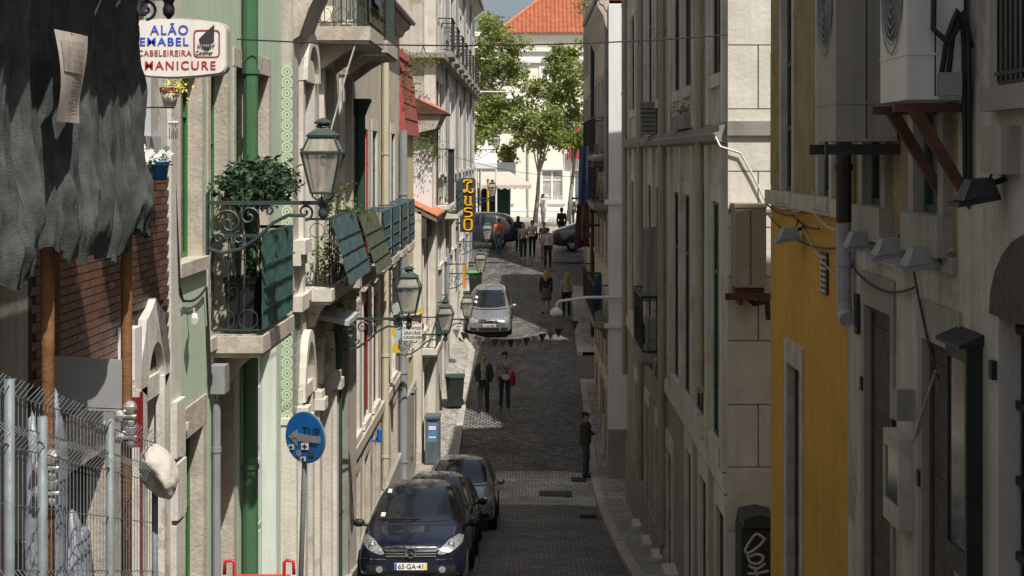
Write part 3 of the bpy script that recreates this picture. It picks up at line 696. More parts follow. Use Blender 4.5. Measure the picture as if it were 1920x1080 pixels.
pipe(b, -1, BXX, 33.7, -7, 3.0, .075, M['creampaint'], hopper=True); pipe(b, -1, BXX, 30.35, -5, .45, .02, M['redplastic'], name='red_conduit')
pipe(b, -1, BXX, 38.2, -8, .6, .10, M['greypipe'])
roof_slab(b, -1, BXX, 27.6, 38.5, 3.3, .3)
part('string_course', MB().box(BXX, BXX+.09, 27.62, 38.5, -5.55, -5.35), M['stone'], b)
part('wall_lamp', MB().box(BXX, BXX+.2, 31.2, 31.24, -5.8, -5.76).lathe([(.04,0),(.05,.02),(.05,.25),(.02,.3)], (BXX+.2, 31.22, -5.8), 8), M['signblue'], b)
part('base_course', MB().box(BXX, BXX+.10, 27.62, 38.5, Z0, -7.35), M['grey'], b)

# ---- pale yellow house topped by red cladding
b = thing('yellow_house', 'narrow pale yellow house with dark red cladding above', 'building', (BXX, 40.5, G(40.5)))
wall(b, -1, BXX, 38.5, 43.2, Z0, .5, [(39.6, 40.5, -2.2, -.3), (39.6, 40.5, -5.3, -3.2), (39.5, 40.6, Z0, -6.2), (41.6, 42.5, -5.3, -3.2)], M['yellowpl'])
for o in [(39.6, 40.5, -2.2, -.3), (39.6, 40.5, -5.3, -3.2), (41.6, 42.5, -5.3, -3.2)]: opening(b, -1, BXX, *o, sur='stone', frame='greypaint', depth=.1, proud=.02)
opening(b, -1, BXX, 39.5, 40.6, Z0, -6.2, kind='door', sur='stone', frame='timber', leaf='timber', sill=0)
mbx = MB().prism([(-3.45, .5), (-3.02, .5), (-3.14, 1.7), (-3.3, 2.75), (-3.45, 2.75)], lambda u,v,d: (u, d, v), 38.5, 43.0)
rc = part('red_cladding', mbx, M['red'], b)
for z in (.9, 1.3, 1.7, 2.1, 2.45): part('seam', MB().box(-3.3, -3.0 - (z-.5)*.11, 38.51, 42.99, z, z+.02), M['rustdark'], rc)
def vp(r_): return (-3.1 + r_.gauss(0,.12), 39.2 + r_.gauss(0,.5), 1.9 + r_.gauss(0,.35))
vv = thing('roof_weed', 'weeds sprouting on the red clad upper wall', 'plant', (-3.1, 39.2, 1.5))
part('foliage', leaves(260, vp, .10, seed=31), M['weed'], vv)['kind'] = 'stuff'
part('base_course', MB().box(BXX, BXX+.08, 38.52, 43.18, Z0, -6.3), M['grey'], b)

# ---- low shop with a small clay tile roof
SX = -2.98
b = thing('low_shop', 'low shop front under a small clay tile canopy roof', 'building', (SX, 48, G(48)))
sh = [(43.9, 44.9, -5.0, -2.5), (45.6, 46.6, -5.0, -2.5), (47.4, 48.4, -5.0, -2.5), (49.4, 50.4, -5.0, -2.5), (44.0, 45.2, Z0, -5.7), (46.4, 47.6, Z0, -5.6), (48.9, 50.1, Z0, -5.4)]
wall(b, -1, SX, 43.2, 52.5, Z0, -1.6, sh, M['farfac'])
for i, o in enumerate(sh[:4]): opening(b, -1, SX, *o, sur='paleston', frame='whitepaint', depth=.12, proud=.03)
for i, o in enumerate(sh[4:]): opening(b, -1, SX, *o, kind='door', sur='paleston', frame='darkgreen', pane='pane', sill=0, depth=.15)
part('fascia', MB().box(SX, SX + .14, 43.22, 48.6, -2.35, -1.75), M['timber'], b)
rf = part('roof', MB().prism([(SX-.6,-1.25),(SX-.6,-1.4),(SX+.42,-1.88),(SX+.42,-1.80)], lambda u,v,d: (u, d, v), 43.2, 47.2), M['wood'], b)
ct = MB(); 
for i in range(9):
    a0, a1 = math.pi*i/8 - 0, 0
prof = [(.075*math.cos(math.pi*i/6), .055*math.sin(math.pi*i/6)) for i in range(7)]
for (x, z, sc_) in ((0,0,1.0), (.36,-.17,.86)):
    for (u, v) in prof: ct.v.append(Vector((x, u*sc_*1.25, z + v*sc_*1.25)))
ct.f = [(i, i+1, i+8, i+7) for i in range(6)] + [tuple(range(7)), tuple(range(13, 6, -1))]
tme = ct.mesh(name='roof_tile'); tme.materials.append(M['tileroof'])
for r_i in range(3):
    for k in range(20):
        o = put('roof_tile', tme, None, rf, (SX - .56 + r_i * .335 + rnd.uniform(-.01,.01), 43.3 + k * .2, -1.235 - r_i * .158 + rnd.uniform(-.006, .006)))
        o.rotation_euler = (rnd.uniform(-.03,.03), 0, rnd.uniform(-.04,.04))
bx = balcony(b, -1, SX, 43.6, 46.6, -5.5, .38, .9, 'paleston', 'greeniron', None, .14, sp=.16)
balcony(b, -1, SX, 46.9, 49.4, -5.4, .38, .9, 'paleston', 'greeniron', 'greenpanel', .14, sp=.16)

# ---- tall faded building at the far end
TX = -2.75
b = thing('tall_faded_house', 'tall faded house with a row of iron balconies at the far left', 'building', (TX, 62, G(62)))
ops = []; bays = [47.6 + i * 3.55 for i in range(9)]
for y in bays:
    ops += [(y, y + 1.5, 3.2, 5.6), (y, y + 1.5, -.6, 2.2), (y, y + 1.5, -3.4, -1.3)]
    if y > 53: ops.append((y, y + 1.2, Z0, -4.2 if y < 66 else -2.5 - .4))
seen = []
for o in ops:
    if o[2] == Z0 and o[3] > -3.4: o = (o[0] + 1.6, o[1] + 1.6, Z0, -2.9)
    if o[1] < 79.6: seen.append(o)
wall(b, -1, TX, 45.5, 79.8, Z0, 7.5, seen, M['farfac'], back=8)
for i, o in enumerate(seen):
    if o[2] == Z0: opening(b, -1, TX, *o, kind='door', sur='paleston', frame='darkgreen', leaf=rnd.choice(['darkgreen', 'wood', 'timber']), sill=0, depth=.12)
    else: opening(b, -1, TX, *o, sur='paleston', frame=rnd.choice(['whitepaint', 'timber', 'greypaint', 'wood']) if 1 else '', pane='pane', depth=.02, proud=.03, jamb=.22, lintel=.25, mull=True)
for i, y in enumerate(bays):
    if y > 78: continue
    balcony(b, -1, TX, y - .3, y + 1.45, 3.15, .42, 1.0, 'grey', 'iron', None, .16, sp=.15, corb=False)
part('string_course', MB().box(TX - .02, TX + .32, 45.2, 79.8, 2.82, 2.98).box(TX - 1.15, TX + .32, 45.18, 45.52, 2.84, 2.99), M['grey'], b)
part('gable_render', MB().box(TX - 8, TX - .30, 45.47, 45.5, -2, 7.45), M['oldwall'], b)
part('corner_quoins', MB().box(TX - .3, TX + .035, 45.45, 45.9, Z0, 7.45), M['paleston'], b)
for y in (51.6, 58.7, 65.8, 72.9): pipe(b, -1, TX, y - .45, -5, 7, .06, M['greypipe'])
pipe(b, -1, TX, 46.1, -1.5, 2.2, .03, M['rustdark'], name='rusty_conduit')
for yy in (49.6, 56.7, 63.8): part('pilaster', MB().box(TX, TX+.06, yy, yy+.3, Z0, 2.8), M['white'], b)
roof_slab(b, -1, TX, 45.5, 79.8, 7.5, .4, 8)
balcony(b, -1, TX, 50.6, 54.6, -1.95, .42, 1.05, 'paleston', 'greeniron', 'greenpanel', .14, sp=.2)
balcony(b, -1, TX, 46.4, 50.0, -1.55, .36, 1.7, 'paleston', 'iron', None, .1, sp=.2)
# white return wall and oriel with its own tiled roof
part('white_return', MB().box(TX - .75, TX - .02, 44.6, 45.46, -1.55, .25).prism([(TX-.75,.25),(TX-.02,.25),(TX-.15,.45),(TX-.4,.55),(TX-.65,.45)], lambda u,v,d: (u,d,v), 44.6, 45.46), M['whitewall'], b)
orl = part('oriel', MB().prism([(TX-.5,1.15),(TX+.28,1.15),(TX+.1,.75),(TX-.5,.6)], lambda u,v,d: (u,d,v), 44.3, 46.6), M['oldwall'], b)
for k in range(9):
    for r_i in range(2):
        o = put('roof_tile', tme, None, orl, (TX - .32 + r_i * .33 + rnd.uniform(-.01,.01), 44.35 + k * .25, 1.56 - r_i * .158))
        o.scale = (1, 1.3, 1.2)
part('roof_board', MB().prism([(TX-.55,1.16),(TX+.42,1.16),(TX+.42,1.22),(TX-.55,1.66)], lambda u,v,d: (u,d,v), 44.2, 46.7), M['rustdark'], orl)
for (cy, cz, sy, sz, n_, lab) in ((44.9, .3, .5, .6, 420, 'shrubby weeds under the small tiled oriel roof'), (45.2, 2.75, .3, .25, 160, 'weeds on the ledge of the tall faded house')):
    def wp(r_): return (TX - .15 + r_.gauss(0,.22), cy + r_.gauss(0, sy*.4) - .5, cz + r_.gauss(0, sz*.45))
    pl = thing('wall_plant', lab, 'plant', (TX - .1, cy - .3, cz - sz)); part('foliage', leaves(n_, wp, .09, seed=40), M['weed'], pl)['kind'] = 'stuff'
    part('stem', MB().tube([(TX-.1,cy-.3,cz-sz),(TX-.1,cy-.4,cz+.1)], .01, 4), M['bark'], pl)
# ============================================================ RIGHT SIDE
RX = 2.5
# ---- nearest: white ground floor, old ochre upper floor
b = thing('white_house', 'shaded white house with tall dark doorways and a barred gate at the right', 'building', (RX, 9, G(9)))
lo = [(10.62, 11.45, Z0, -1.1), (9.02, 9.77, Z0, -1.15), (6.9, 8.22, Z0, -.85)]
up = [(10.75, 11.35, -.37, 1.6), (9.25, 9.85, -.37, 1.6), (7.4, 8.1, .35, 1.9)]
wall(b, 1, RX, 3.0, 12.08, Z0, -.62, lo, M['dullwhite'], name='lower_wall')
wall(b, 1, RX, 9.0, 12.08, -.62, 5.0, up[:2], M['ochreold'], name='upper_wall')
wall(b, 1, RX, 3.0, 9.0, -.62, 5.0, up[2:], M['dullwhite'], name='upper_wall')
for o in up[:2]: opening(b, 1, RX, *o, sur='rightlow', frame='darkgreen', depth=.02, proud=.05, jamb=.12, sill=.24)
opening(b, 1, RX, *up[2], sur='grey', frame='greypaint', depth=.12, proud=.04)
gr = MB()
for i in range(9): gr.tube([(RX-.05, 7.42+.08*i, .38), (RX-.05, 7.42+.08*i, 1.0)], .008, 4)
gr.tube([(RX-.05,7.4,1.0),(RX-.05,8.1,1.0)], .014, 4).tube([(RX-.05,7.4,.42),(RX-.05,8.1,.42)], .014, 4)
part('window_grille', gr, M['blackiron'], b)
for o in lo[:2]: opening(b, 1, RX, *o, kind='door', sur='rightlow', frame='timber', leaf='timber', depth=.035, proud=.015, jamb=.10, lintel=.24, sill=0, mull=False)
g = MB()
for i in range(14): g.box(RX+.10, RX+.13, 6.93+.1*i, 6.96+.1*i, Z0+4, -.87)
gg = part('gate', g, M['blackiron'], b)
g2 = MB()
for z in (-.95, -1.35, -1.75, -2.15, -2.55, -2.95, -3.4): g2.box(RX+.09, RX+.14, 6.9, 8.22, z, z+.045)
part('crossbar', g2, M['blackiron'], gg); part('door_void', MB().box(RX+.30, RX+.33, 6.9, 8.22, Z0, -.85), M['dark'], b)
ar = MB(); n = 12
for i in range(n):
    t0, t1 = math.pi*i/n, math.pi*(i+1)/n
    ar.prism([(7.56+.82*math.cos(t0), -.86+.48*math.sin(t0)), (7.56+.82*math.cos(t1), -.86+.48*math.sin(t1)), (7.56,-.86)], lambda u,v,d: (d,u,v), RX-.004, RX+.1)
part('arch_panel', ar, M['timber'], b)
for hy, hz in ((8.24,-1.2),(9.79,-2.1),(10.5,-1.9),(11.47,-1.75)): part('hinge', MB().box(RX-.03, RX+.02, hy, hy+.06, hz, hz+.1), M['blackiron'], b)
part('wall_box', MB().box(RX-.1, RX, 7.85, 8.2, -.1, .15), M['acgrey'], b)
part('sill_course', MB().box(RX-.035, RX, 9.0, 12.08, -.70, -.60), M['rightlow'], b)
part('door_stay', MB().tube([(RX-.02,9.95,-1.85),(RX-.05,9.3,-1.3)], .008, 5), M['greycable'], b)
part('bracket_lamp', MB().box(RX-.12, RX, 9.98, 10.05, -1.72, -1.52), M['acgrey'], b)
def display(y0, y1, z0, z1, lab, fr):
    t = thing('display_case', lab, 'display case', (RX, (y0+y1)/2, z0))
    f = MB().box(RX-.09, RX, y0, y0+.04, z0, z1).box(RX-.09, RX, y1-.04, y1, z0, z1).box(RX-.09, RX, y0+.04, y1-.04, z1-.1, z1).box(RX-.09, RX, y0+.04, y1-.04, z0, z0+.14)
    part('case_frame', f, M[fr], t); part('back_board', MB().box(RX-.03, RX-.004, y0+.04, y1-.04, z0+.14, z1-.1), M['whitepaint'], t)
    part('notice', MB().box(RX-.036, RX-.032, y0+.08, y1-.1, z0+.3*(z1-z0), z1-.2), M['poster'], t)
    part('pane', MB().box(RX-.078, RX-.07, y0+.04, y1-.04, z0+.14, z1-.1), M['mirrorglass'], t)
    if y0 < 9: part('hood', MB().prism([(0,0),(.14,-.02),(.14,.0),(0,.06)], lambda u,v,d: (RX-u,d,z1+.002+v), y0-.03, y1+.03), M[fr], t)
display(10.05, 10.5, -2.45, -1.85, 'small wooden framed notice case between the two shaded doorways', 'stone')
display(8.5, 8.93, -2.35, -1.05, 'tall black framed glass case on the white wall near the gate', 'blackiron')
roof_slab(b, 1, RX, 3.0, 12.08, 5.0, .3)

# ---- ochre house
b = thing('ochre_house', 'bright ochre house with a faded upper storey and a narrow door', 'building', (RX, 14, G(14)))
wall(b, 1, RX, 12.08, 15.93, Z0, -.5, [(14.15, 14.85, Z0, -1.98)], M['ochre'], name='lower_wall')
wall(b, 1, RX, 12.08, 15.93, -.5, 4.6, [(14.5, 15.1, -.36, 1.7), (12.7, 13.2, -.36, 1.7)], M['ochreold'], name='upper_wall')
for o in [(14.5, 15.1, -.36, 1.7), (12.7, 13.2, -.36, 1.7)]: opening(b, 1, RX, *o, sur='stone', frame='darkgreen', pane='paneblue', depth=.03, proud=.03, jamb=.1, sill=.1, trans=(.3,.6))
opening(b, 1, RX, 14.15, 14.85, Z0, -1.98, kind='door', sur='stone', frame='timber', leaf='timber', depth=.06, proud=.02, jamb=.14, lintel=.22, sill=0, mull=False)
part('string_course', MB().box(RX-.06, RX, 12.1, 15.95, -.50, -.36), M['stone'], b)
part('peeling_red_paint', MB().box(RX-.004, RX+.01, 15.3, 15.929, -.3, 1.05), mat('peeling_red', (.33,.24,.11), .9, .25, 4, .4, 20, dirt=(.24,.035,.045), dirt_amt=1.0), b)
part('vent', MB().box(RX-.02, RX+.02, 12.85, 13.1, -1.17, -.82), M['blackiron'], b)
for i in range(7): part('vent_slat', MB().box(RX-.034, RX-.018, 12.86, 13.09, -1.15 + i*.047, -1.13 + i*.047), M['creampaint'], b)
pipe(b, 1, RX, 11.85, -.52, .1, .06, M['iron'], rings=.4); pipe(b, 1, RX, 11.85, -1.25, -.53, .06, mat('grimy_pale_pipe', (.40,.40,.41), .6, .2, 3, .1, 20, streak=.5), elbow=1)
part('mesh_grille', MB().box(RX-.03, RX-.005, 11.62, 11.72, -1.35, -1.05), M['blackiron'], b)
part('cable', cable([(RX-.05,15.95,-.42),(RX-.04,14.5,-.5),(RX-.05,13.5,-.42),(RX-.05,12.3,-.6)], .012, .05), M['greycable'], b)
part('cable', cable([(RX-.05,15.9,-.5),(RX-.05,14.3,-.56),(RX-.05,13.0,-.62)], .01, .04), M['cable'], b)
roof_slab(b, 1, RX, 12.08, 15.93, 4.6, .2)
for k_, (ya, za, yb_, zb_, sg2) in enumerate(((15.9,-.62,12.4,-.75,.10), (13.9,-.66,12.1,-1.0,.06), (12.0,-.8,9.9,-.85,.12), (11.3,-.72,9.0,-.55,.10), (9.9,-.75,9.3,-1.35,.05), (12.2,.9,9.2,.25,.15))):
    part('cable', cable([(RX-.03,ya,za),(RX-.03,yb_,zb_)], .008, sg2), M[('cable','greycable')[k_ % 2]], b)

# ---- air conditioners and floodlights hung on these two houses
def aircon(x0, x1, y0, y1, z0, z1, lab, cas, bracket, diag=True):
    t = thing('air_conditioner', lab, 'air conditioner', ((x0+x1)/2, (y0+y1)/2, z0))
    part('casing', MB().box(x0, x1, y0, y1, z0, z1).box(x0-.004, x1+.001, y0-.006, y1+.004, z0+.25, z0+.262), M[cas], t)
    fm_ = MB(); yc = (y0+y1)/2; rr = min((y1-y0)/2 - .04, .24); zc = z1 - .35
    for q in (.15,.32,.5,.66,.83,1): fm_.tube([(x0-.012, yc + rr*q*math.cos(a), zc + rr*1.3*q*math.sin(a)) for a in [k*math.pi/12 for k in range(25)]], .005, 4)
    part('fan_grille', fm_, M['lampgrey'], t); part('fan', MB().tube([(x0-.004,yc,zc),(x0-.002,yc,zc)], rr, 16), M['blackplastic'], t)
    part('seam', MB().box((x0+x1)/2-.004, (x0+x1)/2+.004, y0-.003, y0, z0+.02, z1), M['blackplastic'], t)
    for yy in (y0+.06, y1-.06):
        if not diag:
            part('bracket', MB().box(x0-.06, RX, yy-.025, yy+.025, z0-.09, z0-.02), M[bracket], t); continue
        part('bracket', MB().box(x0-.06, RX, yy-.025, yy+.025, z0-.07, z0-.02).add(
          [(x0+.02,yy-.03,z0-.06),(x0+.1,yy-.03,z0-.06),(RX,yy-.03,z0-.52),(RX,yy-.03,z0-.62),(x0+.02,yy+.03,z0-.06),(x0+.1,yy+.03,z0-.06),(RX,yy+.03,z0-.52),(RX,yy+.03,z0-.62)],
          [(0,1,2,3),(4,7,6,5),(0,4,5,1),(1,5,6,2),(2,6,7,3),(3,7,4,0)]), M[bracket], t)
    return t
aircon(2.06, 2.47, 10.35, 11.05, .09, 1.35, 'large beige-grey air conditioner above the floodlights, left of two', 'acgrey', 'iron', False)
a2 = aircon(2.13, 2.45, 8.7, 9.35, .31, 1.25, 'off-white air conditioner on a rusty bracket with black hoses', 'acwhite', 'rustdark')
for k, (pp) in enumerate(([(2.28,8.68,.95),(2.26,8.62,.7),(2.34,8.6,.62),(2.42,8.62,.75),(2.44,8.66,.6),(2.45,8.68,.1),(2.46,8.7,-.25)],
        [(2.32,8.69,.44),(2.33,8.6,.66),(2.38,8.58,.8),(2.45,8.62,.7),(2.47,8.66,.2),(2.47,8.66,-.25)], [(2.36,8.69,.44),(2.37,8.62,.7),(2.42,8.6,.8),(2.48,8.65,.6)])):
    part('hose', cable(pp, .016, 0, 4), M['cable'], a2, smooth=True)
part('valve_box', MB().box(2.30, 2.42, 8.62, 8.70, .33, .46), M['lampgrey'], a2)
def flood(y, z, lab, m='lampgrey', w_=.20, x=None):
    x = x or RX - .14
    t = thing('floodlight', lab, 'floodlight', (x, y, z))
    part('housing', MB().hexa([(x-.10,y-w_/2,z-.05),(x+.09,y-w_/2,z-.02),(x+.09,y+w_/2,z-.02),(x-.10,y+w_/2,z-.05),(x-.05,y-w_/2+.03,z+.06),(x+.06,y-w_/2+.03,z+.07),(x+.06,y+w_/2-.03,z+.07),(x-.05,y+w_/2-.03,z+.06)]), M[m], t)
    part('visor', MB().hexa([(x-.13,y-w_/2-.01,z-.085),(x+.09,y-w_/2-.01,z-.045),(x+.09,y+w_/2+.01,z-.045),(x-.13,y+w_/2+.01,z-.085),(x-.13,y-w_/2-.01,z-.06),(x+.09,y-w_/2-.01,z-.02),(x+.09,y+w_/2+.01,z-.02),(x-.13,y+w_/2+.01,z-.06)]), M[m], t)
    part('arm', MB().tube([(x+.05,y,z+.03),(RX,y,z+.06)], .016, 6), M['blackiron'], t)
    part('flex', cable([(x+.06,y,z+.06),(x+.08,y-.06,z+.13),(RX,y-.05,z+.05)], .007), M['cable'], t)
flood(14.0, -.72, 'single grey floodlight on the ochre wall'); flood(11.04, -.61, 'grey floodlight on white wall, first of the three in a row from the ochre wall')
flood(10.12, -.61, 'grey floodlight on white wall, middle one of the three in a row'); flood(9.32, -.62, 'grey floodlight on white wall, last of the three towards the gate')
flood(8.12, -.19, 'dark floodlight under the rusty air conditioner bracket', 'blackplastic', .2)

# ---- long shaded house with ashlar end wall
Y0R, Y1R = 19.4, 39.0
b = thing('long_shaded_house', 'long shaded yellowish house with whitewashed stone end wall', 'building', (RX, 29, G(29)))
wy = (20.4, 24.1, 25.85, 29.6, 31.5, 34.7, 36.7)
up = [(y-.5, y+.5, 1.05, 3.3) for y in wy] + [(22.2, 22.8, .42, 3.1)]
mi = [(y-.55, y+.55, -3.75, -.62) for y in (20.35, 22.45, 24.1, 25.85, 29.6, 31.5, 34.7, 36.7)]
gr = [(y-.42, y+.42, Z0, -4.57) for y in (19.95, 21.9, 23.9)] + [(y-.5, y+.5, Z0, -5.2) for y in (27.2, 29.6, 32.2, 35.4)]
wall(b, 1, RX, Y0R, Y1R, -4.1, 5.8, up + mi, M['rightfac'], name='upper_wall', back=7)
wall(b, 1, RX, Y0R, Y1R, Z0, -4.1, gr, M['rightlow'], name='lower_wall', back=7)
for o in up: opening(b, 1, RX, *o, sur='rightstone', frame='timber', depth=.015, proud=.01, jamb=.08, lintel=.15, sill=.16)
for i, o in enumerate(mi): opening(b, 1, RX, *o, sur='rightstone', frame=('darkgreen', 'timber', 'darkgreen', 'timber')[i % 4], depth=.015, proud=.015, jamb=.08, lintel=.2, sill=.25)
for i, o in enumerate(gr): opening(b, 1, RX, *o, kind='door', sur='rightstone', frame='timber', leaf=('timber', 'timber', 'wood', 'greypaint', 'timber', 'wood', 'timber')[i], depth=.03, proud=.03, lintel=.28, sill=0, mull=i % 2 == 0)
part('cornice', MB().prism([(0,.14),(.14,.18),(.16,.26),(.10,.30),(.10,.36),(0,.40)], lambda u,v,d: (RX-u,d,v), Y0R+.003, Y1R+.05), M['grey'], b)
part('string_course', MB().box(RX-.05, RX, Y0R+.003, Y1R, -4.25, -4.02), M['rightstone'], b)
for y, r_, z0_ in ((38.7,.07,-5.5), (33.3,.07,-7), (27.9,.07,-7)): pipe(b, 1, RX, y, z0_, 5.6, r_, M['rightpipe'])
pipe(b, 1, RX, 21.85, -3.3, 5.6, .06, M['rightpipe'], elbow=1); pipe(b, 1, RX, 28.35, -8, .1, .035, M['greypipe'], name='conduit')
for y in (19.62, 21.25, 23.2, 24.97, 26.9, 28.6, 30.6, 32.6, 33.8, 35.7, 37.6): part('pilaster', MB().box(RX-.06, RX, y-.13, y+.13, -4.0, .13), M['rightstone'], b); part('pilaster', MB().box(RX-.045, RX, y-.12, y+.12, .41, 5.7), M['rightstone'], b)
for y in (26.0, 28.4, 30.9, 33.8): part('doorstep', MB().box(RX-.22, RX, y-.35, y+.35, G(y)-.3, G(y)+.24), M['paleston'], b)
part('plinth', MB().box(RX-.05, RX, 26.2, Y1R, Z0, -7.2), M['grey'], b)
balcony(b, 1, RX, 28.6, 30.9, -3.7, .38, 1.05, 'grey', 'blackiron', None, .14, sp=.1)
# end wall: blocks one by one
z = -6.3; k = 0
hs = [.82,.78,.80,.78,.80,.80,.62,.70,.78,.80,.80,.80,.80,.78,.8]
while z < 5.0:
    h = hs[k % len(hs)]; cut = RX + (.38 if k % 2 else 1.15)
    mm = M['ashlar'] if z > -1.6 else M['rawstone']
    for xa, xb in ((RX + .002, cut - .008), (cut + .008, RX + 2.2)):
        part('stone_block', MB().box(xa, xb, Y0R - .05 + rnd.uniform(-.004,.004), Y0R + .02, z, z + h - .014), mm, b)
    z += h; k += 1
part('end_band', MB().box(RX - .01, RX + 2.2, Y0R - .10, Y0R - .02, .24, .42).box(RX, RX+2.2, Y0R-.075, Y0R-.02, -.72, -.68), M['grey'], b)
roof_slab(b, 1, RX, Y0R, Y1R, 5.8, .2, 7)
t = thing('cabinet', 'brownish metal cabinet on a bracket at the ashlar end wall', 'cabinet', (RX+.22, Y0R - .25, -1.63))
part('casing', MB().box(RX+.04, RX+.42, Y0R-.45, Y0R-.06, -1.63, -.65).box(RX+.03, RX+.43, Y0R-.46, Y0R-.06, -.65, -.60), M['acbrown'], t)
part('door_seam', MB().box(RX+.225, RX+.235, Y0R-.454, Y0R-.44, -1.6, -.68), M['blackplastic'], t)
part('notice', MB().box(RX+.1, RX+.2, Y0R-.453, Y0R-.44, -1.6, -1.4), M['sheet'], t)
part('bracket', MB().box(RX-.08, RX+.5, Y0R-.48, Y0R-.4, -1.78, -1.7).box(RX+.05, RX+.4, Y0R-.42, Y0R-.1, -1.74, -1.64).box(RX+.1,RX+.14,Y0R-.4,Y0R-.05,-1.85,-1.78), M['rustdark'], t)
part('hose', cable([(RX+.15,Y0R-.2,-1.7),(RX+.3,Y0R-.25,-1.85),(RX+.47,Y0R-.2,-1.82),(RX+.5,Y0R-.1,-2.05)], .035), M['cable'], t)
part('cable', cable([(RX-.15,Y0R-.02,.22),(RX-.1,Y0R-.1,.1),(RX+.15,Y0R-.1,.02),(RX+.3,Y0R-.1,-.25),(RX+.47,Y0R-.1,-.6)], .014), M['whitepipe'], b)
# dark street cabinet with tag
t = thing('street_cabinet', 'black street cabinet with white spray tag against the ashlar wall', 'cabinet', (RX+.25, Y0R-.6, G(Y0R)))
part('body', MB().box(RX+.06, RX+.50, Y0R-.85, Y0R-.3, G(Y0R)-.2, -4.50), M['binblack'], t)
part('lid', MB().prism([(RX+.07,-4.48),(RX+.49,-4.48),(RX+.47,-4.36),(RX+.3,-4.32),(RX+.1,-4.36)], lambda u,v,d: (u,d,v), Y0R-.87, Y0R-.28), M['iron'], t)
def tagc(pts, n=10):
    out = []
    P = [Vector(p) for p in pts]; P = [P[0]] + P + [P[-1]]
    for i in range(1, len(P)-2):
        for k in range(n):
            u = k/n; a,b_,c,d = P[i-1],P[i],P[i+1],P[i+2]
            out.append(.5*((2*b_)+(c-a)*u+(2*a-5*b_+4*c-d)*u*u+(3*b_-a-3*c+d)*u**3))
    out.append(P[-2]); return out
def tg(z2d):
    x0, z0 = RX+.05, -5.47; yy = Y0R-.853
    return [(x0 + u*.0027, yy, z0 + .92 - v*.0022) for u, v in z2d]
ink = MB()
for st in ([(100,20),(70,0),(40,40),(20,90),(40,100),(85,60),(110,20)], [(30,100),(40,150),(80,160),(100,125),(70,110),(30,130)], [(35,170),(70,190),(110,160)], [(30,215),(70,215),(125,200)],
           [(60,175),(75,230),(100,290),(110,340),(70,350),(55,290),(80,250),(30,270),(15,310),(30,370),(50,390)], [(110,320),(135,335),(160,345)]): ink.tube(tagc(tg(st), 6), .017, 5)
part('spray_tag', ink, mat('spray_white', (.42,.42,.42), .7, .2), t)
# clutter on this facade
t = thing('wall_unit', 'dark grey box standing on the cornice of the long shaded house', 'air conditioner', (2.34, 30.2, .4))
part('casing', MB().box(2.17, 2.48, 29.9, 30.9, .40, 1.0).box(2.165, 2.485, 29.89, 30.91, .97, 1.02), M['grey'], t)
fg = MB()
for k in range(6): fg.box(2.19, 2.46, 29.88, 29.9, .46+k*.085, .475+k*.085)
part('louvre', fg, M['blackplastic'], t)
t = thing('planter', 'stone planter box on the cornice of the long shaded house', 'planter', (2.42, 24.4, .38))
part('box', MB().box(2.36, 2.485, 23.4, 25.6, .40, .62).box(2.35, 2.36, 23.4, 23.5, .40, .64).box(2.35,2.36,24.4,24.5,.40,.64).box(2.35,2.36,25.5,25.6,.40,.64), M['grey'], t)
def wp(r_): return (2.42 + r_.gauss(0,.04), 24.5 + r_.uniform(-1,1), .68 + abs(r_.gauss(0,.04)))
part('foliage', leaves(80, wp, .06, seed=77), M['drygrass'], t)['kind'] = 'stuff'
t = thing('air_conditioner', 'grey air conditioner standing on the black iron balcony of the shaded house', 'air conditioner', (2.3, 29.2, -3.7))
part('casing', MB().box(2.2, 2.46, 28.8, 29.6, -3.68, -3.1), M['acgrey'], t)
part('fan_grille', MB().tube([(2.19, 29.2+.2*math.cos(a), -3.38+.2*math.sin(a)) for a in [k*math.pi/10 for k in range(21)]], .012, 5), M['blackplastic'], t)
t = thing('laundry', 'grey garment drying on the black iron balcony of the shaded house', 'laundry', (2.2, 28.7, -2.4))
cl = MB()
for i in range(7):
    for k in range(9): cl.v.append(Vector((2.12 + i*.05, 28.62 + .03*math.sin(i*1.7+k*.4), -1.35 - k*.17 - .02*math.sin(i))))
cl.f = [(i*9+k, i*9+k+1, (i+1)*9+k+1, (i+1)*9+k) for i in range(6) for k in range(8)]
part('cloth', cl, M['acgrey'], t, smooth=True); part('line', MB().tube([(2.08,28.62,-1.34),(2.5,28.62,-1.34)], .005, 4), M['cable'], t)
part('wall_tap', MB().tube([(2.5,27.95,-3.7),(2.3,27.95,-3.75),(2.28,27.95,-3.95)], .03, 6).ball((2.33,27.95,-3.72), .06), M['lampgrey'], b)

# ---- white-cornered house beyond the crossing
WX = 2.2
b = thing('white_cornered_house', 'house with bright white end wall and cluttered iron balconies beyond the crossing', 'building', (WX, 46, G(46)))
ops = []
for y in (43.0, 45.2, 47.4, 49.6): ops += [(y-.45, y+.45, .3, 2.2), (y-.45, y+.45, -3.0, -1.0), (y-.45, y+.45, -5.9, -4.1)]
ops += [(y-.5, y+.5, Z0, -6.6) for y in (43.6, 46.3, 49.2)]
wall(b, 1, WX, 42.0, 51.2, Z0, 4.1, ops, M['cream'])
for o in ops:
    if o[2] == Z0: opening(b, 1, WX, *o, kind='door', sur='stone', frame='timber', leaf='timber', sill=0)
    else: opening(b, 1, WX, *o, sur='stone', frame=rnd.choice(['whitepaint', 'darkgreen', 'timber']), depth=.1, proud=.03)
part('end_wall', MB().box(WX - .01, WX + 5, 41.94, 42.0, -7.45, 4.1), M['whitewall'], b)
part('end_wall_base', MB().box(WX - .02, WX + 5, 41.93, 42.0, Z0, -7.45), M['grey'], b)
for z in (-1.35, -4.7): part('end_band', MB().box(WX - .12, WX + 5, 41.88, 41.94, z, z + .13), M['whitewall'], b)
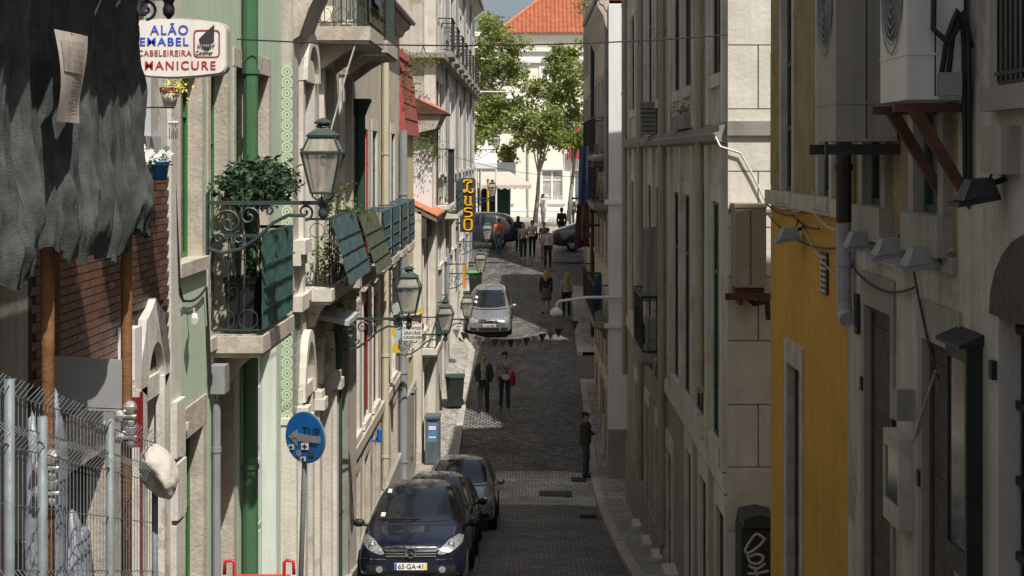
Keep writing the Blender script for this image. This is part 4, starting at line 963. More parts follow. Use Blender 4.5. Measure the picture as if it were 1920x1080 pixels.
for z in (-1.35, .0, -4.6):
    balcony(b, 1, WX, 42.3, 46.4, z, .38, 1.0, 'grey', 'iron', None, .12, sp=.16); balcony(b, 1, WX, 46.9, 50.9, z, .38, 1.0, 'grey', 'iron', None, .12, sp=.16)
part('gutter_moulding', MB().prism([(0,0),(.1,.25),(.16,.5),(.3,.72),(.32,.88),(0,.88)], lambda u,v,d: (WX-u,d,3.3+v), 42.02, 51.2), M['stone'], b)
pipe(b, 1, WX, 50.9, -6, 3.6, .06, M['iron']); pipe(b, 1, WX, 42.2, -1.0, 3.5, .05, M['greypipe'])
roof_slab(b, 1, WX, 42.0, 51.2, 4.3, .3, 6)
def wp(r_): return (WX - .35 + r_.gauss(0,.16), 48.5 + r_.uniform(-2.2,2.2), 4.5 + abs(r_.gauss(0,.22)))
pl = thing('roof_weed', 'dry grass growing on the gutter of the white-cornered house', 'plant', (WX-.3, 48.5, 4.5)); part('foliage', leaves(500, wp, .16, seed=60, droop=-.8, aspect=.15), M['drygrass'], pl)['kind'] = 'stuff'
part('root_mat', MB().ball((WX-.2,48.5,4.35), .12, 2.2, .1), M['grey'], pl)
# ---- last house on the right before the square
b = thing('corner_house', 'shaded corner house on the right just before the square', 'building', (2.5, 60, G(60)))
ops = [(y-.45, y+.45, z, z+1.9) for y in (57.2, 59.3, 61.6) for z in (.5, -2.6)] + [(58.6, 59.7, Z0, -4.2)]
wall(b, 1, 2.5, 55.9, 62.8, Z0, 5.3, ops, M['grey'])
for o in ops: opening(b, 1, 2.5, *o, kind='door' if o[2] == Z0 else 'window', sur='stone', frame='timber', leaf='timber' if o[2] == Z0 else None, sill=0 if o[2] == Z0 else .12)
for y in (56.2, 59.9): balcony(b, 1, 2.5, y, y + 2.5, -2.7, .45, 1.0, 'grey', 'iron', None, .12, sp=.16)
roof_slab(b, 1, 2.5, 55.9, 62.8, 5.3, .2)
b = thing('square_corner_house', 'tall narrow house at the far right corner of the square', 'building', (2.62, 69, G(69)))
ops = [(y-.5, y+.5, z, z+2.0) for y in (67.2, 69.5, 71.8) for z in (3.6, .4, -2.6)] + [(69.0, 70.1, Z0, -3.2)]
wall(b, 1, 2.62, 65.6, 73.2, Z0, 8.6, ops, M['cream'])
for o in ops: opening(b, 1, 2.62, *o, kind='door' if o[2] == Z0 else 'window', sur='stone', frame='timber', depth=.03, leaf='timber' if o[2] == Z0 else None, sill=0 if o[2] == Z0 else .12)
roof_slab(b, 1, 2.62, 65.6, 73.2, 8.6, .25)
# laundry on the right balconies
def garment(y, x0, x1, ztop, h, m, lab, flare=0):
    t = thing('laundry', lab, 'laundry', ((x0+x1)/2, y, ztop - h)); c = MB()
    for i in range(9):
        for k in range(9):
            u, v = i/8, k/8; xm = (x0+x1)/2; ww = (x1-x0)*(1+flare*v)
            c.v.append(Vector((xm + (u-.5)*ww, y + .05*math.sin(u*9+v*3)*(.3+v), ztop - h*v - .03*math.sin(u*6))))
    c.f = [(i*9+k, i*9+k+1, (i+1)*9+k+1, (i+1)*9+k) for i in range(8) for k in range(8)]
    part('cloth', c, m, t, smooth=True); part('line', MB().tube([(x0-.1,y,ztop+.01),(WX,y,ztop+.01)], .006, 4), M['cable'], t)
cb = lambda n, c: mat(n, c, .85, .12, 4, .2, 20)
garment(46.8, 1.55, 1.80, .25, 1.75, cb('blue_cloth', (.06,.11,.22)), 'long blue garment drying high on the right balconies', .3)
garment(46.2, 1.74, 1.90, .28, 1.1, cb('greyblue_cloth', (.22,.24,.30)), 'grey-blue shirt drying beside the long blue garment')
garment(45.6, 1.86, 2.08, .28, 1.3, cb('pale_cloth', (.34,.33,.31)), 'pale grey sheet drying nearest the white end wall')
garment(46.9, 1.62, 1.86, -.95, 1.6, cb('brown_cloth', (.12,.075,.05)), 'brown garment drying below the grey-blue shirt', .2)
garment(47.4, 1.50, 1.80, -1.5, 1.35, cb('maroon_cloth', (.07,.02,.03)), 'dark maroon cloth flaring out below the brown garment', .6)
garment(43.6, 1.84, 2.08, -3.4, 1.0, cb('navy_cloth', (.03,.07,.16)), 'navy cloth hung on the lower right balcony by the white wall')
for i, (z, y) in enumerate(((-1.35, 47.5), (-1.75, 47.2), (-2.15, 46.8))):
    solo('drying_rack', MB().tube([(WX,y,z),(1.35+.1*i,y,z)], .02, 5).tube([(WX,y+.6,z),(1.35+.1*i,y+.6,z)], .02, 5).tube([(1.5,y,z),(1.5,y+.6,z)], .012, 4).tube([(1.8,y,z),(1.8,y+.6,z)], .012, 4).tube([(2.05,y,z),(2.05,y+.6,z)],.012,4),
         M['iron'], 'iron drying bars on the right balconies, ' + ('uppermost', 'middle', 'lowest')[i] + ' set', 'drying rack', (WX, y, z))
# white bracket floodlight on the right
t = thing('arm_lamp', 'white lamp on a long horizontal arm from the white end wall', 'lamp', (WX, 41.8, -4.0))
xa, za = XZ(41.8, 1043, 566)
part('arm', MB().tube([(WX+.35,41.85,za+.13),(1.6,41.8,za+.12),(xa+.1,41.8,za+.02),(xa+.02,41.8,za-.04),(xa,41.8,za-.16)], .04, 8), M['whitepaint'], t, smooth=True)
part('head', MB().lathe([(.05,.14),(.10,.10),(.17,.04),(.18,-.06),(.15,-.08)], (xa,41.8,za-.28), 14), M['whitepaint'], t, smooth=True)
part('lens', MB().ball((xa,41.8,za-.36), .10, .10, .08), M['clearglass'], t)
# pub sign disc and pots low on the right wall
solo('wall_disc', MB().tube([(WX-.02,44.6,-6.75),(WX-.06,44.6,-6.75)], .28, 18).tube([(WX-.02,44.5,-7.2),(WX-.06,44.5,-7.2)], .26, 18), mat('faded_disc', (.30,.16,.14), .7, .6, 8), 'pair of faded round plaques on the right wall past the standing man', 'plaque', (WX, 44.6, -7.4))
# ============================================================ SQUARE AND FAR BUILDING
FY = 97.0
def fx(px): return (px - VX) * FY / FPX
def fz(py): return (VY - py) * FY / FPX
b = thing('cream_palace', 'cream building with white cornice and orange tiled roof across the square', 'building', (0, FY, G(FY)))
wins = [(1015,1055,318,378), (935,958,340,378), (1075,1098,318,378), (895,918,318,378), (935,963,212,240), (1015,1040,128,150), (935,965,128,150), (1015,1045,215,262), (1075,1098,215,262), (1062,1098,128,150), (860,885,128,150), (860,885,215,262)]
ops = [(fx(a), fx(c), fz(e), fz(d)) for a, c, d, e in wins]
mb = MB(); X0, X1, ZB, ZT = fx(560), fx(1400), -5.0, fz(64)
Xs = sorted({X0, X1} | {v for o in ops for v in o[:2]}); Zs = sorted({ZB, ZT} | {v for o in ops for v in o[2:]})
for a, c in zip(Xs, Xs[1:]):
    for d, e in zip(Zs, Zs[1:]):
        if not any(o[0] < (a+c)/2 < o[1] and o[2] < (d+e)/2 < o[3] for o in ops): mb.add([(a,FY,d),(c,FY,d),(c,FY,e),(a,FY,e)], [(0,1,2,3)])
for o in ops:
    a, c, d, e = o; mb.add([(a,FY,d),(c,FY,d),(c,FY,e),(a,FY,e),(a,FY+.3,d),(c,FY+.3,d),(c,FY+.3,e),(a,FY+.3,e)], [(0,1,5,4),(1,2,6,5),(2,3,7,6),(3,0,4,7),(4,5,6,7)])
mb.add([(X0,FY,ZB),(X0,FY+14,ZB),(X1,FY+14,ZB),(X1,FY,ZB),(X0,FY,ZT),(X0,FY+14,ZT),(X1,FY+14,ZT),(X1,FY,ZT)], [(0,1,5,4),(1,2,6,5),(2,3,7,6),(4,5,6,7)])
part('wall', mb, M['creamwall'], b)
for o in ops:
    a, c, d, e = o; m = MB(); j = .16
    m.box(a-j,a+.01,FY-.06,FY+.1,d,e).box(c-.01,c+j,FY-.06,FY+.1,d,e).box(a-j,c+j,FY-.065,FY+.1,e-.01,e+.16).box(a-j-.05,c+j+.05,FY-.12,FY+.1,d-.14,d+.01)
    w_ = part('window', m, M['trim'], b); f = MB(); xm = (a+c)/2
    f.box(a,a+.1,FY+.1,FY+.17,d,e).box(c-.1,c,FY+.1,FY+.17,d,e).box(a+.1,c-.1,FY+.1,FY+.17,e-.1,e).box(a+.1,c-.1,FY+.1,FY+.17,d,d+.1).box(xm-.06,xm+.06,FY+.1,FY+.17,d+.1,e-.1)
    f.box(a+.1,xm-.06,FY+.11,FY+.16,e-.7,e-.62).box(xm+.06,c-.1,FY+.11,FY+.16,e-.7,e-.62)
    part('frame', f, M['trim'], w_)
    for p, q in ((a+.1, xm-.06), (xm+.06, c-.1)): part('pane', MB().box(p,q,FY+.14,FY+.15,d+.1,e-.1), M['panelight'] if d < -1 else M['shut'], w_)
for z0, z1, d in ((fz(97), fz(90), .25), (fz(118), fz(110), .18), (fz(110), fz(97), .08), (fz(68), fz(62), .3), (fz(396), fz(392), .1)):
    part('cornice', MB().box(X0-.1, X1+.1, FY-d, FY, z0, z1), M['trim'], b)
part('plinth', MB().box(X0, X1, FY-.08, FY, ZB, fz(394)), M['trim'], b)
for px in (990, 1102, 880): part('drainpipe', MB().tube([(fx(px),FY-.12,fz(120)),(fx(px),FY-.12,fz(405))], .06, 8).lathe([(.06,0),(.16,.2),(.16,.4)], (fx(px),FY-.12,fz(128)), 8), M['creampaint'], b)
# hipped tile roof with its rows of tiles as ridges
rx0, rx1 = fx(930), fx(1400); ry0, ry1 = FY-.5, FY+13; rz = ZT + .05; rr = 5.2
rb = MB(); A = [(rx0,ry0,rz),(rx1,ry0,rz),(rx1,ry1,rz),(rx0,ry1,rz),(rx0+6,(ry0+ry1)/2,rz+rr),(rx1-6,(ry0+ry1)/2,rz+rr)]
rb.add(A, [(0,1,5,4),(1,2,5),(2,3,4,5),(3,0,4),(0,3,2,1)])
ro = part('roof', rb, M['farroof'], b)
tl = MB(); x = rx0 + .1
while x < rx1:
    hl = min(1, (x-rx0)/6, (rx1-x)/6); ye = ry0 + ((ry0+ry1)/2-ry0)*hl
    n = max(1, int((ye-ry0)/.42))
    for i in range(n):
        u0, u1 = i/n*hl, (i+1)/n*hl; y0_, y1_ = ry0+6.75*u0, ry0+6.75*u1; z0_, z1_ = rz+rr*u0, rz+rr*u1
        tl.add([(x-.10,y0_,z0_+.02),(x,y0_,z0_+.13),(x+.10,y0_,z0_+.02),(x-.085,y1_,z1_+.005),(x,y1_,z1_+.09),(x+.085,y1_,z1_+.005)], [(0,1,4,3),(1,2,5,4),(0,2,1)])
    x += .26
y = ry0 + .1
while y < (ry0+ry1)/2:
    h_ = (y-ry0)/6.75; 
    n = max(1, int(6*h_/.42))
    for i in range(n):
        u0, u1 = i/n*h_, (i+1)/n*h_; x0_, x1_ = rx0+6*u0, rx0+6*u1; z0_, z1_ = rz+rr*u0, rz+rr*u1
        tl.add([(x0_,y-.1,z0_+.02),(x0_,y,z0_+.13),(x0_,y+.1,z0_+.02),(x1_,y-.085,z1_+.005),(x1_,y,z1_+.09),(x1_,y+.085,z1_+.005)], [(0,1,4,3),(1,2,5,4),(0,2,1)])
    y += .26
part('roof_tile', tl, M['farroof'], ro)['kind'] = 'stuff'
part('ridge', MB().tube([A[0], A[4], A[5]], .12, 6).tube([A[1], A[5]], .12, 6), M['tileroof'], ro)
part('terrace', MB().box(X0, rx0-.2, FY+2, FY+2.2, ZT, ZT+.3), M['trim'], b)
# antenna frame on the left terrace of the roof
ax = fx(915)
t = thing('antenna', 'thin dark antenna frame above the tree on the far roof', 'antenna', (ax, FY+3, ZT))
part('mast', MB().tube([(ax,FY+3,ZT),(ax,FY+3,fz(22))], .05, 6), M['iron'], t)
part('crossbar', MB().tube([(ax-.6,FY+3,fz(24)),(ax+1.0,FY+3,fz(24))], .035, 5).tube([(ax-.6,FY+3,fz(32)),(ax+.8,FY+3,fz(32))], .03, 5).tube([(ax-.5,FY+3,fz(24)),(ax-.5,FY+3,fz(38))], .03, 5), M['iron'], t)
# garden wall, pier and railing in front of it
RY = 92.0
def rx(px): return (px - VX) * RY / FPX
t = thing('railing', 'white iron railing with pointed bars in front of the cream building', 'fence', (rx(1060), RY, G(RY)))
m = MB()
for i in range(22): x = rx(1028) + i*.19; m.tube([(x,RY,-4.0),(x,RY,-2.55)], .016, 4).ball((x,RY,-2.5), .04, n=5, m=4)
part('bars', m, M['trim'], t); part('rail', MB().tube([(rx(1026),RY,-2.75),(rx(1165),RY,-2.75)], .03, 5).tube([(rx(1026),RY,-3.8),(rx(1165),RY,-3.8)], .03, 5), M['trim'], t)
solo('gate_pier', MB().box(rx(1013),rx(1026),RY-.25,RY+.25,-4.4,-2.5).box(rx(1012),rx(1027),RY-.28,RY+.28,-2.5,-2.4), M['trim'], 'white gate pier at the left end of the white railing', 'pier', (rx(1020),RY,-4.2))
# trees
def tree(x, y, pts, trunk, label, crown, n, seed, size=.2):
    t = thing('plane_tree', label, 'tree', (x, y, G(y)))
    part('trunk', MB().tube(trunk, [.16 - .10*i/(len(trunk)-1) for i in range(len(trunk))], 8), M['bark'], t, smooth=True)
    r_ = random.Random(seed); top = Vector(trunk[-1]); lim = MB()
    cl = []
    for (cx, cy, cz, s_) in crown:
        a = Vector(trunk[-1 - r_.randrange(2)]); e = Vector((cx, cy, cz)); mid = a.lerp(e, .5) + Vector((r_.uniform(-.3,.3), r_.uniform(-.3,.3), .25))
        lim.tube([a, mid, e], [.05, .035, .012], 5)
        for _ in range(9):
            d = Vector((r_.gauss(0,.55), r_.gauss(0,.55), r_.gauss(0,.42)))*s_; q = e + d; lim.tube([e.lerp(q,.0), q], [.012,.005], 3); cl.append((q, s_*r_.uniform(.16,.38)))
    part('limbs', lim, M['bark'], t)
    def pt(g):
        c_, s_ = cl[g.randrange(len(cl))]; return c_ + Vector((g.gauss(0,1), g.gauss(0,1), g.gauss(0,.75)))*s_
    part('crown', leaves(n, pt, size, seed=seed, aspect=.8), M['leaf'], t)['kind'] = 'stuff'
def P(Y, px, py): x, z = XZ(Y, px, py); return (x, Y, z)
TY = 87.0
crA = [P(TY+d, px, py) + (s_,) for px, py, d, s_ in ((925,50,0,1.0),(905,85,1,1.1),(940,80,-1,.9),(925,125,0,1.2),(900,150,1,1.2),(945,140,-1,1.0),(915,190,0,1.3),(950,195,1,1.0),(895,225,0,1.3),(930,240,-1,1.1),(955,235,0,.9),(885,120,1,1.3),(875,190,0,1.4),(960,290,0,.6))]
tree(-3.2, TY, None, [P(TY,882,415), P(TY,884,330), P(TY,892,270), P(TY,905,200)], 'tall plane tree rising behind the tall faded house', crA, 11000, 3)
TY2 = 86.0
crB = [P(TY2+d, px, py) + (s_,) for px, py, d, s_ in ((1055,105,0,.7),(1040,130,0,.8),(1075,135,-1,.8),(1010,175,0,.8),(1040,180,1,.9),(1070,175,0,.9),(1095,160,0,.7),(1000,215,0,.9),(1030,230,-1,1.0),(1065,225,0,1.0),(1092,215,1,.8),(985,255,0,.7),(1020,270,0,.8),(1060,265,0,.7),(1088,260,0,.6))]
tree(.45, TY2, None, [P(TY2,1003,418), P(TY2,1008,370), P(TY2,1010,330), P(TY2,1014,285)], 'slender plane tree left of the two in front of the cream building', crB[:1]+crB[3:5]+crB[7:9]+crB[11:13], 4200, 5)
tree(2.4, TY2+1, None, [P(TY2+1,1066,415), P(TY2+1,1071,360), P(TY2+1,1076,310), P(TY2+1,1079,270)], 'slender plane tree right of the two in front of the cream building', crB[0:3]+crB[5:7]+crB[8:11]+crB[13:], 5200, 8)
# red banner, board, awning, kiosk, tents
t = thing('banner', 'red and white banner hanging on the cream building', 'banner', (fx(1080), FY-.5, fz(300)))
part('cloth', MB().box(fx(1066), fx(1092), FY-.42, FY-.40, fz(298), fz(266)).box(fx(1068), fx(1092), FY-.42, FY-.40, fz(250), fz(215)), M['banner'], t)
part('stripe', MB().box(fx(1069), fx(1091), FY-.425, FY-.40, fz(238), fz(226)), M['signwhite'], t)
part('pole', MB().tube([(fx(1064),FY-.41,fz(212)),(fx(1064),FY-.41,fz(300))], .03, 5).tube([(fx(1064),FY-.41,fz(214)),(fx(1094),FY,fz(214))], .03, 5), M['iron'], t)
t = thing('information_board', 'dark information board on posts in front of the cream building', 'sign', (rx(1085), 90, G(90)))
part('board', MB().box(rx(1077), rx(1098), 90, 90.08, fz(378)*90/97, fz(327)*90/97), M['shut'], t); part('post', MB().box(rx(1079), rx(1081), 90.01, 90.07, G(90), fz(378)*90/97), M['iron'], t); part('post', MB().box(rx(1094), rx(1096), 90.01, 90.07, G(90), fz(378)*90/97), M['iron'], t)
KY = 84.0
t = thing('kiosk', 'dark kiosk with cream scalloped awning beside the tall faded house', 'kiosk', (-3.5, KY+1, G(KY)))
k0, kz = XZ(KY, 860, 325), 0
part('booth', MB().box(-5.5, XZ(KY,956,0)[0], KY+.4, KY+3, G(KY)-.3, XZ(KY,0,340)[1]), M['darkgreen'], t)
part('roof_frieze', MB().box(-5.6, XZ(KY,966,0)[0], KY+.3, KY+3.1, XZ(KY,0,340)[1], XZ(KY,0,305)[1]), M['shut'], t)
aw = MB(); ax1 = XZ(KY,997,0)[0]; ax2 = XZ(KY,955,0)[0]; zt, zb = XZ(KY,0,322)[1], XZ(KY,0,346)[1]; yb, yf = KY+.3, KY-1.0
aw.add([(-5.6,yb,zt),(ax2,yb,zt),(ax1,yf,zb),(-5.6,yf,zb),(ax1,yb+2,zb),(ax2,yb+2,zt)], [(0,1,2,3),(1,5,4,2)])
cvs = part('awning', aw, M['awning'], t)
sc_ = MB(); n = 16
for i in range(n):
    x0, x1 = -5.6+(ax1+5.6)*i/n, -5.6+(ax1+5.6)*(i+1)/n
    sc_.add([(x0,yf-.005,zb),(x1,yf-.005,zb),(x1,yf-.02,zb-.16),((x0+x1)/2,yf-.03,zb-.26),(x0,yf-.02,zb-.16)], [(0,1,2,3,4)])
part('valance', sc_, M['awning'], cvs)
part('shutter', MB().box(XZ(KY,900,0)[0], XZ(KY,928,0)[0], KY+.36, KY+.42, G(KY), XZ(KY,0,350)[1]), M['blackpaint'], t)
solo('yellow_post', MB().tube([(XZ(79,915,0)[0],79,G(79)),(XZ(79,915,0)[0],79,XZ(79,0,338)[1])], .06, 8).ball((XZ(79,915,0)[0],79,XZ(79,0,338)[1]), .08), M['yellow'], 'slim yellow post standing before the kiosk', 'post', (XZ(79,915,0)[0],79,G(79)))
for px, w_, yy, hh, lab in ((912, 40, 81.5, 262, 'white peaked tent nearest the tree trunk in the square'), (885, 34, 82.5, 270, 'white peaked tent partly hidden behind the tall faded house')):
    x0, x1, xc = XZ(yy,px-w_/2,0)[0], XZ(yy,px+w_/2,0)[0], XZ(yy,px,0)[0]; ze, zp = XZ(yy,0,305)[1], XZ(yy,0,hh)[1]
    t = thing('market_tent', lab, 'tent', (xc, yy, G(yy))); m = MB(); hw = (x1-x0)/2
    prof = [(hw, 0), (hw*.55, .30), (hw*.25, .62), (.03, 1)]
    m.lathe([(r_*1.414, ze + (zp-ze)*q) for r_, q in prof], (xc, yy, 0), 4, R(45)); m.box(x0,x1,yy-hw,yy+hw,ze-.3,ze)
    part('canopy', m, M['tent'], t)
    for sx in (-1,1):
        for sy in (-1,1): part('leg', MB().tube([(xc+sx*(hw-.05),yy+sy*(hw-.05),G(yy)),(xc+sx*(hw-.05),yy+sy*(hw-.05),ze-.28)], .04, 6), M['trim'], t)
# ============================================================ STREET LANTERNS
def spiral(c, r0, turns, a0, sgn, n=26, shrink=.12):
    return [(c[0] + (r0*(1-(1-shrink)*i/n))*math.cos(a0+sgn*turns*2*math.pi*i/n), 0, c[1] + (r0*(1-(1-shrink)*i/n))*math.sin(a0+sgn*turns*2*math.pi*i/n)) for i in range(n+1)]
def lantern_proto(L=1.16, bracket=True):
    t = thing('street_lantern', 'x', 'street lamp')
    if bracket:
        m = MB().box(0, L, -.018, .018, -.02, .02); br = m
        # big sweep from the wall foot to the arm's tip
        br.tube([(.02,0,-.46),(.15,0,-.50),(.34,0,-.46),(.52,0,-.34),(.66,0,-.2),(.82,0,-.12),(.98,0,-.13)], .017, 6)
        for c, r_, tn, a0, sg in (((.22,-.2),.15,1.4,R(200),-1), ((.42,-.14),.10,1.3,R(20),1), ((.98,-.09),.085,1.4,R(-90),1), ((.62,-.08),.06,1.2,R(180),-1), ((.33,-.35),.07,1.2,R(90),1), ((.12,-.36),.06,1.1,R(0),1)):
            br.tube(spiral(c, r_, tn, a0, sg), .013, 5)
        part('bracket', br, M['greeniron'], t, smooth=False)
        part('wall_plate', MB().box(-.02, .02, -.05, .05, -.52, .1).tube([(.01,0,.1),(.06,0,.16),(.02,0,.2)], .012, 5), M['greeniron'], t)
        part('knob', MB().lathe([(.012,-.17),(.045,-.13),(.05,-.09),(.035,-.05),(.05,-.02),(.05,.03),(.03,.06)], (L, 0, 0), 10), M['greeniron'], t, smooth=True)
    z0 = .10; hb, hm, ht = .105, .19, .125; zm, zt = z0 + .40, z0 + .555
    cs = lambda h, z: [Vector((L + a*h, b_*h, z)) for a, b_ in ((-1,-1),(1,-1),(1,1),(-1,1))]
    B, Mi, T = cs(hb, z0), cs(hm, zm), cs(ht, zt)
    f = MB()
    for k in range(4):
        f.tube([B[k], Mi[k]], .013, 5).tube([Mi[k], T[k]], .011, 5).tube([B[k], B[(k+1)%4]], .013, 5).tube([Mi[k], Mi[(k+1)%4]], .018, 5).tube([T[k], T[(k+1)%4]], .014, 5)
        f.ball(Mi[k] + Vector((0,0,.03)), .014, n=6, m=5)
    for sx in (-1, 1): f.tube([(L,0,.03),(L+sx*.07,0,.035),(L+sx*.11,0,.07),(L+sx*.10,0,z0)], .011, 5)
    for sy in (-1, 1): f.tube([(L,0,.03),(L,sy*.07,.035),(L,sy*.11,.07),(L,sy*.10,z0)], .011, 5)
    part('lantern_frame', f, M['greeniron'], t)
    for lo_, hi_ in ((B, Mi), (Mi, T)):
        for k in range(4):
            q = [lo_[k], lo_[(k+1)%4], hi_[(k+1)%4], hi_[k]]; c = sum(q, Vector())/4; ax = Vector((L,0,c.z)); d = (ax-c).normalized()*.004
            part('pane', MB().add([p + (c-p)*.05 for p in q] + [p + (c-p)*.05 + d for p in q], [(0,1,2,3),(7,6,5,4),(0,4,5,1),(1,5,6,2),(2,6,7,3),(3,7,4,0)]), M['lampglass'], t)
    part('cap', MB().lathe([(ht*1.41+.03,zt),(ht*1.41+.035,zt+.02),(.12,zt+.07),(.10,zt+.075),(.075,zt+.10)], (L,0,0), 4, R(45)).lathe([(.075,zt+.10),(.055,zt+.13),(.09,zt+.135),(.09,zt+.15),(.05,zt+.175),(.015,zt+.19)], (L,0,0), 12), M['greeniron'], t)
    part('bulb', MB().ball((L,0,zm-.08), .035, .035, .06), M['panelight'], t)
    return t
LP = lantern_proto()
def place_lamp(Y, X, z, lab, first=False, scl=1, flip=False):
    o = LP if first else copy_tree(LP)
    o.location = (X, Y, z); o['label'] = lab; o['group'] = 'wall lanterns along the street'; o.scale = (-scl if flip else scl, scl, scl)
    return o
place_lamp(15.4, LX, -.48, 'large green wall lantern on a scrolled bracket above the planted balcony', True)
place_lamp(24.7, AX, -2.62, 'green wall lantern on a scrolled bracket beside the bookshop sign')
place_lamp(37.4, BXX + .05, -4.35, 'wall lantern just right of the bookshop sign')
place_lamp(46.5, SX, -4.95, 'wall lantern in front of the silver hatchback, right of the bookshop lantern')
place_lamp(52.0, TX, -4.0, 'wall lantern below the neon sign, lower one near the green bin lid')
place_lamp(60.5, TX, -3.4, 'wall lantern below the neon sign, in front of the blue car')
place_lamp(69.0, TX, -1.95, 'small wall lantern right of the neon sign top, before the kiosk awning')
place_lamp(78.0, TX, .25, 'farthest small wall lantern, high by the peaked tents')
# black bracket at the top left, its lantern above the picture
o = place_lamp(10.6, LX - .26, 1.075, 'dark lantern and scrolled bracket by the netting, its foot showing beside the salon sign', scl=.86)
for c in kids(o):
    if c.name.startswith(('bracket', 'wall_plate', 'knob')):
        c.data = c.data.copy(); c.data.materials.clear(); c.data.materials.append(M['blackiron'])
part('mount', MB().box(0, .3, -.03, .03, -.04, .04), M['blackiron'], o)

# ============================================================ SCAFFOLD, NETTING, FENCE
s = thing('scaffold', 'rusty tube scaffold holding the dark netting', 'scaffold', (-2.5, 8, G(8)))
PX_ = [(-2.5, 8.05), (-2.5, 9.63), (-2.5, 6.2), (-2.95, 8.05), (-2.95, 9.63), (-2.95, 6.2)]
for x, y in PX_: part('pole', MB().tube([(x,y,G(y)+.02),(x,y,2.2)], .036, 10), M['rust'], s, smooth=True)
for z in (1.25,):
    for x in (-2.44, -2.9): part('ledger', MB().tube([(x,5.0,z),(x,9.75,z)], .03, 8), M['rust'], s)
    for y in (6.14, 7.99, 9.57): part('transom', MB().tube([(-3.15,y,z+.07),(-2.3,y,z+.07)], .03, 8), M['rust'], s)
for x, y in PX_[:3]:
    for z in (-1.62, -1.75): part('clamp', MB().ball((x+.03,y-.03,z+.05), .045).ball((x-.03,y-.05,z), .04).ball((x+.04,y-.05,z-.04), .03).tube([(x-.06,y-.07,z),(x+.08,y-.07,z)], .012, 6), M['steel'], s)
for i in range(5): part('shade_plank', MB().box(-3.1+i*.21, -2.91+i*.21, 5.0, 9.75, 1.31, 1.35), M['wood'], s)  # planks added out of view, overhanging to shade the top of the netting
part('shade_board', MB().box(-2.13, -2.10, 5.0, 9.75, 1.3, 1.6), M['wood'], s)  # added edge board of the same shading overhang
# netting: one folded sheet down the street side, gathered at the foot
def netp(u, v):     # u: 0..1 along the street then round the far corner, v: 0 top .. 1 foot
    L1 = .84
    if u < L1: y = 4.6 + (9.72 - .28*(1-v)*(1-v) - 4.6) * u / L1; x = -2.40; k = 0
    else: y = 9.72 - .28*(1-v)*(1-v) + .05*math.sin((u-L1)/(1-L1)*3.1); x = -2.40 - .7*(u-L1)/(1-L1); k = 1
    foot = -.60 - .05*math.sin(u*21) - .04*math.sin(u*47) + .10*u - .09*noise.noise(Vector((u*60, 1, 1))) - .025*max(0, noise.noise(Vector((u*170, 1, 4))))
    z = 1.5 + (foot - 1.5) * v
    n1 = noise.noise(Vector((y*4.5 + z*.3, z*.5, 1.7))); n2 = noise.noise(Vector((y*11 + z*.9, z*1.3, 5.7))); n3 = noise.noise(Vector((y*23 - z*1.5, z*2.5, 2.2))); f = (.075*(.5-abs(n1)*1.8) + .045*(.4-abs(n2)*1.6) + .012*(.4-abs(n3)*1.6)) * (.6 + .4*v)
    g = noise.noise(Vector((y*2.2, z*1.6, 3.1)))*.07*v + noise.noise(Vector((y*9, z*2.2, 9.3)))*.03 + noise.noise(Vector((y*26 + z*3, z*5, 4.3)))*.014 + noise.noise(Vector((y*60 + z*8, z*9, 4.3)))*.006
    bag = .11*math.exp(-((v-.92)/.05)**2)*max(0, .35+.9*noise.noise(Vector((u*38, v*2, 7.7)))) + .05*math.exp(-((v-.84)/.05)**2)*(.5+.5*math.sin(u*71))
    d = f + g + bag
    return Vector((x + (d if not k else d*.3), y + (0 if not k else d*.6), z))
nu, nv = 520, 200; m = MB()
for i in range(nu+1):
    for k in range(nv+1): m.v.append(netp(i/nu, k/nv))
m.f = [(i*(nv+1)+k, i*(nv+1)+k+1, (i+1)*(nv+1)+k+1, (i+1)*(nv+1)+k) for i in range(nu) for k in range(nv)]
solo('scaffold_netting', m, M['tarp'], 'dark grey scaffold netting hanging in folds at the upper left', 'netting', (-2.4, 7.5, -.6), smooth=True)
# pinned notice
t = thing('notice_sheet', 'weathered paper notice pinned to the dark netting', 'notice', (-2.25, 7.6, .17))
ps = MB(); y0, y1 = 7.38, 7.84
for i in range(9):
    for k in range(11):
        u, v = i/8, k/10; ps.v.append(Vector((-2.262 + .03*math.sin(v*3+u*1.5) + (.05*(v-.75)*u if v > .75 else 0), y0 + (y1-y0)*u + .02*v, .60 - .44*v)))
ps.f = [(i*11+k, i*11+k+1, (i+1)*11+k+1, (i+1)*11+k) for i in range(8) for k in range(10)]
part('sheet', ps, M['poster'], t, smooth=True)
def shp(u, v): return Vector((-2.262 + .03*math.sin(v*3+u*1.5) + (.05*(v-.75)*u if v > .75 else 0) + .004, y0 + (y1-y0)*u + .02*v, .60 - .44*v))
pk = MB()
for k in range(9):
    v = .55 + k*.038; a_, c_ = .42 + .06*(k % 3), .9
    pk.add([shp(a_+(c_-a_)*q/4, v+d) for d in (0, .014) for q in range(5)], [(q,q+1,q+6,q+5) for q in range(4)])
part('print', pk, M['posterink'], t)
pk = MB().add([shp(.1+.75*q/6, .1+.35*r_/5) for q in range(7) for r_ in range(6)], [(q*6+r_, q*6+r_+1, q*6+r_+7, q*6+r_+6) for q in range(6) for r_ in range(5)])
part('print', pk, mat('faded_picture', (.40,.35,.30), .8, .45, 9), t)
part('pin', MB().ball((-2.25,7.60,.59), .012), M['rustdark'], t)
